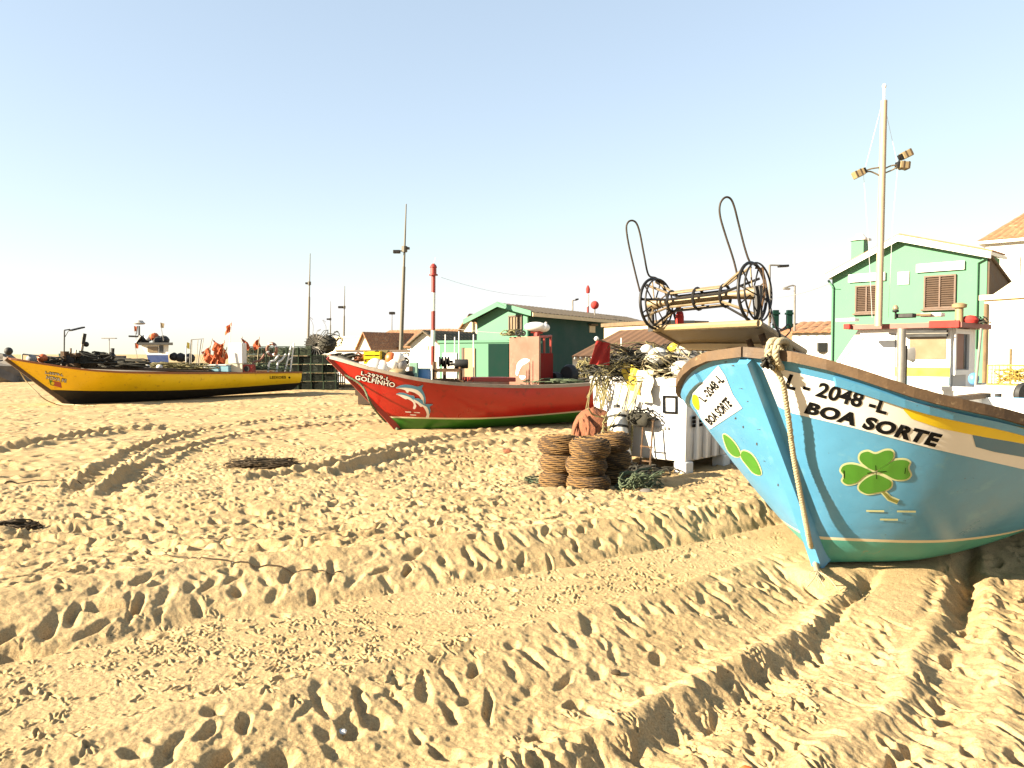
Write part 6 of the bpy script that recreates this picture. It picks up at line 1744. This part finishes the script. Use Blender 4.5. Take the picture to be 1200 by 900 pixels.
# ------------------------------------------------------------------ stack of wire traps behind the yellow boat
def make_trap(w_, d_, h_, mf, mn, par, r_=.016):
    f = MB(); n_ = MB()
    P = lambda i, j, k: Vector((i * w_, j * d_, k * h_))
    for k in (0, 1):
        f.tube([P(0, 0, k), P(1, 0, k), P(1, 1, k), P(0, 1, k)], r_, 4, closed=True)
    for i in (0, 1):
        for j in (0, 1): f.tube([P(i, j, 0), P(i, j, 1)], r_, 4)
    m_ = 5
    for k in range(1, m_ * 2):
        a = k / (m_ * 2)
        n_.tube([P(a, 0, 0), P(a, 0, 1)], r_ * .4, 3); n_.tube([P(a, 0, 1), P(a, 1, 1)], r_ * .4, 3)
        if k < m_: 
            b_ = k / m_
            n_.tube([P(0, 0, b_), P(1, 0, b_)], r_ * .4, 3); n_.tube([P(1, 0, b_), P(1, 1, b_)], r_ * .4, 3); n_.tube([P(0, b_, 1), P(1, b_, 1)], r_ * .4, 3); n_.tube([P(1, b_, 0), P(1, b_, 1)], r_ * .4, 3); n_.tube([P(0, b_, 0), P(0, b_, 1)], r_ * .4, 3)
    for k in range(16):       # netting bunched inside
        a = [Vector((rnd.uniform(.1, .9) * w_, rnd.uniform(.1, .9) * d_, rnd.uniform(.05, .9) * h_)) for _ in range(4)]
        n_.tube(spline(a, 4), r_ * .8, 3)
    f.v = [p + par.location for p in f.v]; n_.v = [p + par.location for p in n_.v]
    return f.build('trap_frame', mf, par), n_.build('trap_netting', mn, par)
on = ['first', 'second', 'third', 'fourth', 'fifth', 'sixth', 'seventh']
rowl = ['bottom row', 'second row up', 'third row up', 'fourth row up', 'top row']
src = None; nin = MB()
Yt = 35.5
for c_ in range(5):
    for r_ in range(5):
        if c_ >= 3 and r_ > 3: continue
        p = W(322 + c_ * 14.2, 455, Yt); p.z = r_ * .40 + .02
        p += Vector((rnd.uniform(-.03, .03), rnd.uniform(-.08, .08), 0))
        t = thing('wire_trap', p, 'green wire trap, ' + on[c_] + ' from the left, ' + rowl[r_] + ' of the stack', 'trap', 'wire traps stacked behind the yellow boat', rnd.uniform(-.05, .05))
        if src is None: src = make_trap(.55, .7, .38, M_trap, M_trapdk, t)
        else:
            for o in src: c = o.copy(); COL.objects.link(c); c.parent = t
        nb = MB(); nb.box(p + Vector((.275, .42, .17)), (.50, .6, .33), bev=.04); nb.build('bunched_net', M_trapdk if r_ < 4 else M_ropegr, t)
for c_ in range(5):
    p = W(284 + c_ * 9.3, 448, Yt + .5); 
    for r_ in range(3, 5):
        q = Vector((p.x, p.y, r_ * .40 + .02))
        t = thing('wire_trap', q, 'yellowish wire trap behind the lifebuoy, ' + on[c_] + ' from the left, ' + ('upper' if r_ == 4 else 'lower') + ' row', 'trap', 'wire traps stacked behind the yellow boat')
        for o in src: c = o.copy(); COL.objects.link(c); c.parent = t
        nb = MB(); nb.box(q + Vector((.275, .42, .17)), (.42, .5, .24), bev=.04); nb.build('bunched_net', M_ropeol, t)
    q = Vector((p.x, p.y, 0))
    nb = None
pal = thing('trap_pallet', W(303, 450, Yt + .9), 'timber staging that carries the yellowish traps', 'staging')
p0, p1 = W(284, 448, Yt + .5), W(330, 448, Yt + .5)
MB().box(Vector(((p0.x + p1.x) / 2, p0.y + .4, .6)), ((p1.x - p0.x) * .98, .7, 1.18)).build('staging_body', M_wooddk, pal)
MB().box(Vector(((p0.x + p1.x) / 2, p0.y + .4, 1.205)), ((p1.x - p0.x) + .1, .8, .03)).build('staging_top', M_wood, pal)
# fan shaped net drum and dark float by the traps
c = W(370, 404, 35.7); nd_ = thing('net_drum', Vector((c.x, c.y, c.z - .55)), 'pale ribbed net drum beside the green trap stack', 'net drum')
mb = MB()
for k in range(22):
    th = k / 22 * 6.283; mb.tube([c + Vector((math.cos(th) * .1, 0, math.sin(th) * .1)), c + Vector((math.cos(th) * .52, -.1, math.sin(th) * .52))], .022, 5)
mb.build('drum_ribs', M_galv, nd_); MB().lathe([(0, 0), (.5, .02), (.5, .3), (0, .32)], c + Vector((0, .05, 0)), (0, 1, 0), 22).build('drum_core', M_ropedk, nd_)
p = W(370, 420, 35); MB().box(c + Vector((0, .2, -.51)), (.6, .4, .05)).build('drum_foot', M_dkmetal, nd_)
c = W(384, 403.5, 35.8); fl = thing('net_ball', Vector((c.x, c.y, c.z - .4)), 'big dark bundle of netting beside the ribbed net drum', 'net')
mb = MB(); mb.ball(c, .40, 14, 0, (1, .9, 1), .2); mb.build('net_bundle', M_ropedk, fl, smooth=True); tangle(MB(), c, (.9, .7, .8), 10, .02).build('loose_ends', M_ropedk, fl, smooth='all')
for i, (u, v) in enumerate(((366, 372), (372, 386), (381, 375), (390, 392), (377, 395))):
    a = W(u, 396, 35.2); e = W(u + (4 if i % 2 else -3), v, 35.2)
    tag(MB().tube(spline([a, (a + e) / 2 + Vector((.1 * (-1) ** i, 0, .1)), e, e + Vector((.15 * (-1) ** i, 0, -.1))], 5), .012, 4).build('wire_whisker', M_grey), 'thin curved wire above the net drum, ' + on[i] + ' counted along the drum', 'wire', 'curved wires above the net drum')
mb = MB(); a, b = W(372, 455, 37), W(446, 449, 38); mb.box(Vector(((a.x + b.x) / 2, a.y, .12)), ((b.x - a.x), .5, .14)); mb.box(Vector((b.x - 1.4, a.y - .3, .10)), (1.6, .2, .12))
tag(merge(mb).build('timber_beam', M_wood), 'pale timber beams lying on the sand behind the red bow', 'timber')
mb = MB(); a, b = W(392, 447, 36.5), W(404, 447, 36.5)
for k in range(6): mb.box(Vector((a.x + (b.x - a.x) * k / 5, a.y, .45)), (.05, .04, .6))
mb.box(Vector(((a.x + b.x) / 2, a.y + .03, .62)), (b.x - a.x, .04, .05)); mb.box(Vector(((a.x + b.x) / 2, a.y + .03, .3)), (b.x - a.x, .04, .05))
tag(mb.build('picket_panel', M_wood), 'short slatted panel under the red bow', 'fence')

# shore clutter seen over the bow of the red boat
def crate(u, v, Y, w_, h_, m_, label):
    c = W(u, v, Y); b = Vector((c.x, c.y, c.z - h_ / 2)); t = thing('fish_crate', b, label, 'crate', 'crates behind the red bow')
    for k in range(3): MB().box(b + Vector((0, -.25, h_ * (.16 + .33 * k))), (w_, .03, h_ * .24)).build('crate_slat', m_, t)
    MB().box(b + Vector((0, .25, h_ / 2)), (w_, .03, h_)).box(b + Vector((-w_ / 2 + .01, 0, h_ / 2)), (.03, .47, h_)).box(b + Vector((w_ / 2 - .01, 0, h_ / 2)), (.03, .47, h_)).build('crate_side', m_, t)
    MB().box(b + Vector((0, 0, .02)), (w_ - .06, .45, .03)).build('crate_floor', m_, t)
    return t
crate(437, 419, 30, .62, .5, M_stripey2, 'yellow crate behind the red bow')
crate(448, 417, 30.5, .5, .45, M_ropeol, 'olive crate right of the yellow one')
mb = MB(); tangle(mb, W(426, 422, 30), (.5, .3, .3), 16, .025); tag(mb.build('net_heap', M_net_or, smooth='all'), 'rust coloured net heap left of the yellow crate', 'net')
mb = MB(); tangle(mb, W(404, 419, 30), (.8, .3, .18), 16, .025); mb.tube([W(396, 418, 29), W(420, 426, 29)], .08); tag(mb.build('net_heap', M_ropedk, smooth='all'), 'dark net heap lying behind the red bow tip', 'net')
for i, (u, v, r_, m_, lb) in enumerate(((462, 427, .22, M_pbuoy, 'white float at the front of the float heap'), (467, 421, .2, M_pbuoy, 'white float at the top of the float heap'), (458, 420, .18, M_obuoy, 'pale orange float in the float heap'), (456, 431, .2, M_pbuoy, 'white float at the left foot of the float heap'), (470, 428, .19, M_grey, 'grey float at the right of the float heap'), (440, 432, .3, M_pbuoy, 'large white float left of the float heap'), (448, 434, .3, M_pbuoy, 'second large white float left of the float heap'))):
    tag(MB().ball(W(u, v, 24), r_, 12, 0, (1, 1, 1.1)).build('net_float', m_, smooth=True), lb, 'float', 'heap of floats behind the red bow')
mb = MB(); tangle(mb, W(463, 428, 24.3), (.5, .3, .4), 14, .02); tag(mb.build('net_heap', M_ropedk, smooth='all'), 'dark rope wound through the float heap', 'rope')
a, b = W(420, 440, 24.5), W(475, 440, 24.5)
pl = thing('loaded_pallet', (a + b) / 2, 'low timber staging under the floats and crates', 'staging')
MB().box(Vector(((a.x + b.x) / 2, a.y + .5, .5)), (b.x - a.x, 1.2, .9)).build('staging_body', M_wooddk, pl); MB().box(Vector(((a.x + b.x) / 2, a.y + .5, .97)), (b.x - a.x + .1, 1.3, .04)).build('staging_top', M_wood, pl)
a, b = W(418, 440, 30.5), W(456, 440, 30.5)
pl = thing('loaded_pallet', (a + b) / 2, 'tall timber staging under the yellow and olive crates', 'staging')
MB().box(Vector(((a.x + b.x) / 2, a.y + .1, .6)), (b.x - a.x, .9, 1.15)).build('staging_body', M_wooddk, pl); MB().box(Vector(((a.x + b.x) / 2, a.y + .1, 1.19)), (b.x - a.x + .1, 1.0, .04)).build('staging_top', M_wood, pl)

# ------------------------------------------------------------------ breakwater at the left edge
rk = [(4, 432, 2.0), (16, 437, 1.4), (-14, 430, 2.4), (22, 442, .9), (8, 444, .8), (-30, 436, 2.2), (30, 443, .7), (-4, 424, 2.0), (40, 441, .9), (12, 428, 1.2)]
for i, (u, v, s_) in enumerate(rk):
    c = W(u, 446, 47 + i % 3); mb = MB(); c.z = max(.2, W(u, v, 47).z * .6)
    mb.ball(c, s_ * .62, 9, 0, (1.3, 1, .75), .38)
    tag(mb.build('boulder', M_stone), ('large ' if s_ > 1.9 else 'mid sized ' if s_ > 1.1 else 'small ') + 'grey boulder of the breakwater, ' + on[i] .__str__() + ' counted from the yellow bow' if i < 7 else 'pale boulder of the breakwater behind the others, ' + on[i - 7] + ' from the yellow bow', 'boulder', 'breakwater boulders')

# ------------------------------------------------------------------ white cabin boat behind the blue boat
cc = W(1113, 440, 14.0); cx0 = Vector((cc.x, cc.y, 0))
fL = Vector((-.70, .714, 0)); fR = Vector((.714, .70, 0))
wb_f = cx0 + fL * 3.3 + fR * .75
wbh = Hull((wb_f.x, wb_f.y), (-fL.x, -fL.y), 6.4, 1.0, [(0, 1.55), (.1, 1.35), (.3, 1.12), (.6, 1.02), (1, 1.05)], 1.15, [(0, .3), (1, .35)], exp_bow=.7, full=.35, bowpow=.65, fb=.35, qf=.2, flare=.05)
wb = thing('cabin_boat', cx0 - fL * .5, 'white cabin boat with red wheelhouse roof and tall mast behind the blue boat', 'boat')
wbh.skin(30).build('hull', [M_teal, M_ltblue, M_whitep], wb, smooth=True)
wbh.inner(.25).build('deck', M_whitep, wb); wbh.rail(.12, .07, .02, .03).build('gunwale', M_whitep, wb)
LW, LD = 2.2, 1.55
zt = W(1113, 384, 14).z; zf = .55
def cw_(a, b, z): return cx0 + fL * a + fR * b + Vector((0, 0, z))
wh = MB()
wh.prism([cw_(0, 0, zf), cw_(LW, 0, zf), cw_(LW, 0, zf + .75), cw_(LW - .55, 0, zt), cw_(0, 0, zt)], fR * LD)
whs = wh.build('wheelhouse', M_whitep, wb)
nL = -fR
for z0_, z1_2, m_ in ((W(1090, 441, 14.3).z, W(1090, 430.5, 14.3).z, M_stripey), (W(1090, 451, 14.3).z, W(1090, 441.6, 14.3).z, M_ltblue)):
    MB().box(cw_(.48, 0, (z0_ + z1_2) / 2) - fR * .006, (.95, .012, z1_2 - z0_), fL, fR).build('painted_stripe', m_, wb)
# window and door outlines on the long side
zw0, zw1 = W(1085, 421, 14.2).z, W(1085, 388, 14.2).z
MB().box(cw_(.38, 0, (zw0 + zw1) / 2) - fR * .004, (.62, .012, zw1 - zw0), fL, fR).build('side_window', M_paleglass, wb)
mb = MB(); mb.ball(cw_(.62, -.0, zw0 + .09) - fR * .02, .18, 12, 0, (1, .12, .75)); 
mb.v = [Vector(p) for p in mb.v]
tag(mb.build('folded_net', M_grey, smooth=True), 'grey folded net behind the cabin boat side window', 'net')
p = [cw_(LW - .1, 0, zf + .2), cw_(LW - .18, 0, zf + .85), cw_(LW - .4, 0, zf + 1.15), cw_(LW - .75, 0, zt - .12), cw_(LW - 1.25, 0, zt - .1), cw_(LW - 1.27, 0, zf + .2)]
MB().tube([q - fR * .006 for q in spline(p[:5], 8)] + [p[5] - fR * .006], .008, 5).build('moulding_line', M_moulding, wb)
# dark blind box above the window
MB().box(cw_(.40, 0, zt - .10) - fR * .05, (.72, .10, .12), fL, fR).build('blind_box', M_rubber, wb)
MB().tube([cw_(.02, 0, zt - .1) - fR * .09, cw_(.8, 0, zt - .1) - fR * .12], .012, 6).build('blind_rod', M_galv, wb)
# end face: white frame round a window
fe = MB()
for b_ in (.12, .98): fe.box(cw_(0, b_, (zf + .75 + zt) / 2) - fL * .03, (.06, .09, zt - zf - .75), fL, fR)
for z_ in (zf + .76, zt - .06): fe.box(cw_(0, .55, z_) - fL * .035, (.06, .95, .09), fL, fR)
o = fe.build('end_window', M_whitep, wb); MB().box(cw_(0, .45, (zf + .8 + zt - .06) / 2) - fL * .01, (.012, .58, zt - zf - .9), fL, fR).build('pane', M_pinkcab, o)
MB().box(cw_(0, .85, (zf + .8 + zt - .06) / 2) - fL * .012, (.012, .18, zt - zf - .9), fL, fR).build('pane', M_glass, o)
MB().box(cw_(0, .5, zf + .45) - fL * .01, (.02, .8, .56), fL, fR).build('end_panel', M_lightgrey, wb)
rf = MB(); P0 = [cw_(-.22, -.16, zt + .004), cw_(LW - .42, -.16, zt + .004), cw_(LW - .42, LD + .2, zt + .004), cw_(-.22, LD + .2, zt + .004)]
rf.prism(P0, (0, 0, .09)); rf.build('wheelhouse_roof', M_roofpink, wb)
MB().box(cw_(.06, -.17, zt + .06), (.5, .06, .13), fL, fR, bev=.01).build('roof_light_board', M_flag, wb)
MB().box(cw_(LW - .42, -.1, zt + .06), (.12, .3, .1), fL, fR, bev=.01).build('roof_end_cap', M_flag, wb)
# exhaust and mast
ex = W(1056, 420, 13.3); MB().tube([Vector((ex.x, ex.y, .6)), Vector((ex.x, ex.y, W(1056, 385, 13.3).z))], .07, 14).build('exhaust_pipe', M_galv, wb, smooth=True)
MB().tube([Vector((ex.x + .07, ex.y + .05, .6)), Vector((ex.x + .07, ex.y + .05, W(1056, 405, 13.3).z))], .06, 12).build('exhaust_lagging', M_dkmetal, wb, smooth=True)
mY = 14.6
m0, m1_ = W(1029.5, 380, mY), W(1036, 118, mY); m0.z = zt + .05
ms = MB(); ms.tube([m0, m1_], .068, 12, r2=.058); mst = ms.build('mast', M_tanmast if 'M_tanmast' in globals() else mat('tan_mast_paint', (.52, .40, .26), .5, .1, 4), wb, smooth=True)
MB().tube([m1_, W(1036.3, 98, mY)], .02, 6).ball(W(1036.3, 101, mY), .04, 8).build('masthead', M_whitep, mst)
for pts in (((1033, 207), (1020, 201), (1012, 203)), ((1034, 199), (1045, 194), (1052, 194)), ((1034, 204), (1046, 199), (1052, 195)), ((1033, 196), (1020, 198), (1011, 202))):
    MB().tube(spline([W(u, v, mY) for u, v in pts], 5), .014, 6).build('spreader', M_brass, mst)
def flood(u, v, ax_):
    c = W(u, v, mY); ax_ = Vector(ax_).normalized(); t = MB(); a2 = ax_.cross(Vector((0, 1, 0))).normalized()
    t.box(c, (.19, .16, .13), ax_, Vector((0, 1, 0)), bev=.01); o = t.build('floodlight', M_tan, mst)
    MB().box(c - ax_ * .11, (.05, .13, .11), ax_, Vector((0, 1, 0))).build('floodlight_back', M_dkmetal, o)
    for k in (-.05, 0.045): MB().box(c + ax_ * (k + .02), (.025, .168, .138), ax_, Vector((0, 1, 0))).build('floodlight_band', M_wooddk, o)
flood(1062, 181, (.9, 0, .45)); flood(1059, 194, (1, 0, -.1)); flood(1006, 203.5, (-.85, 0, -.4))
MB().tube([W(1053, 195, mY), W(1054, 183, mY)], .012, 6).build('floodlight_bracket', M_dkmetal, mst)
for pts in (((1034, 120), (1013, 200)), ((1036, 120), (1052, 194)), ((1012, 204), (1018, 290), (1022, 372)), ((1052, 196), (1046, 260), (1041, 372))):
    MB().tube([W(u, v, mY) for u, v in pts], .0035, 5).build('stay', M_whitep, wb)
# roof gear
def roofp(u, v, d=0): return W(u, v, 14.4 + d)
fn = thing('roof_vent', roofp(1124, 372), 'tan mushroom vent on the red wheelhouse roof', 'vent')
c = roofp(1124, 375); MB().lathe([(.07, 0), (.07, .27), (.12, .28), (.13, .34), (.06, .37), (0, .37)], c - Vector((0, 0, .05)), n=16).build('vent_pipe', M_tan, fn, smooth=True)
nv_ = thing('navigation_lamp', roofp(1049, 371), 'small navigation lamp with dark base on the red wheelhouse roof', 'lamp')
c = roofp(1049.5, 371); MB().tube([c - Vector((0, 0, .05)), c + Vector((0, 0, .08))], .02, 8).lathe([(.05, .08), (.06, .1), (.05, .13)], c, n=12).build('lamp_base', M_dkmetal, nv_); MB().lathe([(.05, .135), (.055, .16), (.03, .21), (0, .22)], c, n=12).build('lamp_globe', M_paleglass, nv_, smooth=True)
for (u, v, s_, m_, lb) in ((1061, 370, (.32, .2, .08), M_rubber, 'black roof box beside the navigation lamp'), (1093, 369, (.36, .24, .07), M_whitep, 'white roof hatch beside the tan vent'), (993, 375, (.36, .2, .06), M_whitep, 'white raft case at the fore end of the red wheelhouse roof'), (1078, 369, (.4, .06, .05), M_wood, 'wooden batten lying on the red wheelhouse roof')):
    c = roofp(u, v); c.z = max(c.z, zt + .10 + s_[2] / 2)
    tag(MB().box(c, s_, fL, fR, bev=.012).build(lb.split()[1] + '_' + lb.split()[2] if lb.split()[0] in ('white', 'black') else 'roof_batten', m_), lb, lb.split()[2] if lb.split()[0] != 'wooden' else 'batten', 'gear on the red wheelhouse roof')
c = roofp(1137, 374); c.z = zt + .16
tag(MB().lathe([(0, -.06), (.12, -.06), (.14, 0), (.1, .07), (0, .09)], c, n=14).build('red_float', M_flag, smooth=True), 'red float on the aft corner of the wheelhouse roof', 'float')
c = roofp(1148, 378); c.z = zt + .12; mb = MB(); tangle(mb, c, (.2, .2, .14), 10, .012); tag(mb.build('rope_coil', M_ropedk, smooth='all'), 'dark rope coil at the aft edge of the wheelhouse roof', 'rope')
# fore deck crates of firewood coloured floats, ladder pole, bulwark, traps
mb = MB()
for k in range(22): mb.box(cw_(LW - .15 - .035 * (k % 11), -.32 - .05 * (k // 11), .98 + .06 * (k // 11) + rnd.uniform(-.02, .02)), (.028, .05, .16 + rnd.uniform(0, .06)), fL, fR)
tag(mb.build('wooden_rack', M_net_or), 'row of short reddish wooden slats at the side of the white cabin boat', 'rack')
sp = W(1140, 455, 13.0); tp = W(1150, 385, 13.3)
tag(MB().tube([Vector((sp.x, sp.y, .5)), tp], .022, 8).build('boat_hook', M_galv), 'slanted grey pole leaning at the stern of the cabin boat', 'pole')
c = W(1141, 444, 13.5); tag(MB().ball(c, .11, 12, 0, (.8, .8, 1)).build('blue_float', M_bluedrum, smooth=True), 'blue float at the stern of the cabin boat', 'float')
# stern platform with yellow traps
pf = thing('stern_platform', Vector((W(1190, 470, 12.5).x, 12.5, 0)), 'white platform with black bollard at the right edge behind the blue boat', 'platform')
a = W(1142, 452, 13.0); b = W(1300, 452, 11.6); a.z = b.z = 0; dd = (b - a).normalized(); dn = Vector((dd.y, -dd.x, 0))
MB().prism([a, b, b - dn * 1.2, a - dn * 1.2], (0, 0, W(1170, 452, 12.8).z)).build('platform_body', M_whitep, pf)
c = W(1167.5, 468, 12.6); MB().tube([Vector((c.x, c.y - .05, .75)), Vector((c.x, c.y - .05, W(1167, 461, 12.6).z))], .05, 10).tube([Vector((c.x - .09, c.y - .05, c.z - .03)), Vector((c.x + .09, c.y - .05, c.z - .03))], .03, 8).build('bollard', M_rubber, pf)
c = W(1200, 462, 12.1); MB().lathe([(.09, -.06), (.17, -.05), (.19, 0), (.17, .05), (.09, .06)], c, (.3, -1, 0), 18).build('tyre_fender', M_rubber, pf, smooth=True)
src2 = None
for k in range(3):
    p = a + dd * (.10 + .62 * k) - dn * .3; p = Vector((p.x, p.y, W(1170, 452, 12.8).z + .005))
    t = thing('wire_trap', p, ['leftmost', 'middle', 'rightmost'][k] + ' yellow wire trap on the white stern platform', 'trap', 'yellow wire traps on the platform', math.atan2(dd.y, dd.x))
    if src2 is None: src2 = make_trap(.58, .55, .33, M_trapy, M_trapy, t, .013)
    else:
        for o in src2: c = o.copy(); COL.objects.link(c); c.parent = t

# ------------------------------------------------------------------ litter on the sand
def on_sand(u, v): q = G(u, v); q.z = ground(q.x, q.y); return q
for (u, v, sx, sy, n_, lb) in ((308, 546, .55, .34, 120, 'large dark clump of dry seaweed on the sand between the yellow and red boats'), (15, 628, .25, .15, 30, 'small dark tangle at the left edge of the sand')):  # two tangles of dark strands, the second one small
    q = on_sand(u, v); mb = MB(); tangle(mb, q + Vector((0, 0, .02)), (sx, sy, .09), n_, .006, 16)
    tag(mb.build('seaweed', M_weed, smooth='all'), lb, 'seaweed')
for pts, lb, r_ in (([(200, 640), (230, 641), (258, 646), (262, 642)], 'dark weed strand on the sand left of centre', .006), ([(170, 668), (215, 676), (255, 681), (330, 682), (400, 682)], 'long dark line of weed lying across the sand', .005), ([(0, 566), (60, 563), (105, 566), (120, 572)], 'dark line of weed at the left of the sand', .007)):
    P = [on_sand(*p) + Vector((0, 0, .012)) for p in spline2(pts)] if False else [on_sand(p.x, p.y) + Vector((0, 0, .010)) for p in spline([Vector((a, b, 0)) for a, b in pts], 10)]
    tag(MB().tube(P, r_, 5).build('weed_strand', M_weed, smooth='all'), lb, 'seaweed')
for (u, v, r_, m_, lb) in ((874, 872, .022, M_obuoy, 'small orange stone on the sand at the bottom'), (401, 838, .018, M_plastic, 'white shell scrap in a tyre hollow'), (686, 893, .02, M_plastic, 'white shell scrap at the bottom edge of the sand'), (722, 771, .022, M_weed, 'dark stick scrap in the near tyre rut'), (595, 531, .06, M_net_or, 'brown lump on the sand before the red boat')):
    q = on_sand(u, v); tag(MB().ball(q + Vector((0, 0, r_ * .4)), r_, 8, 0, (1.3, 1, .7), .3).build('beach_litter', m_, smooth=True), lb, 'litter')
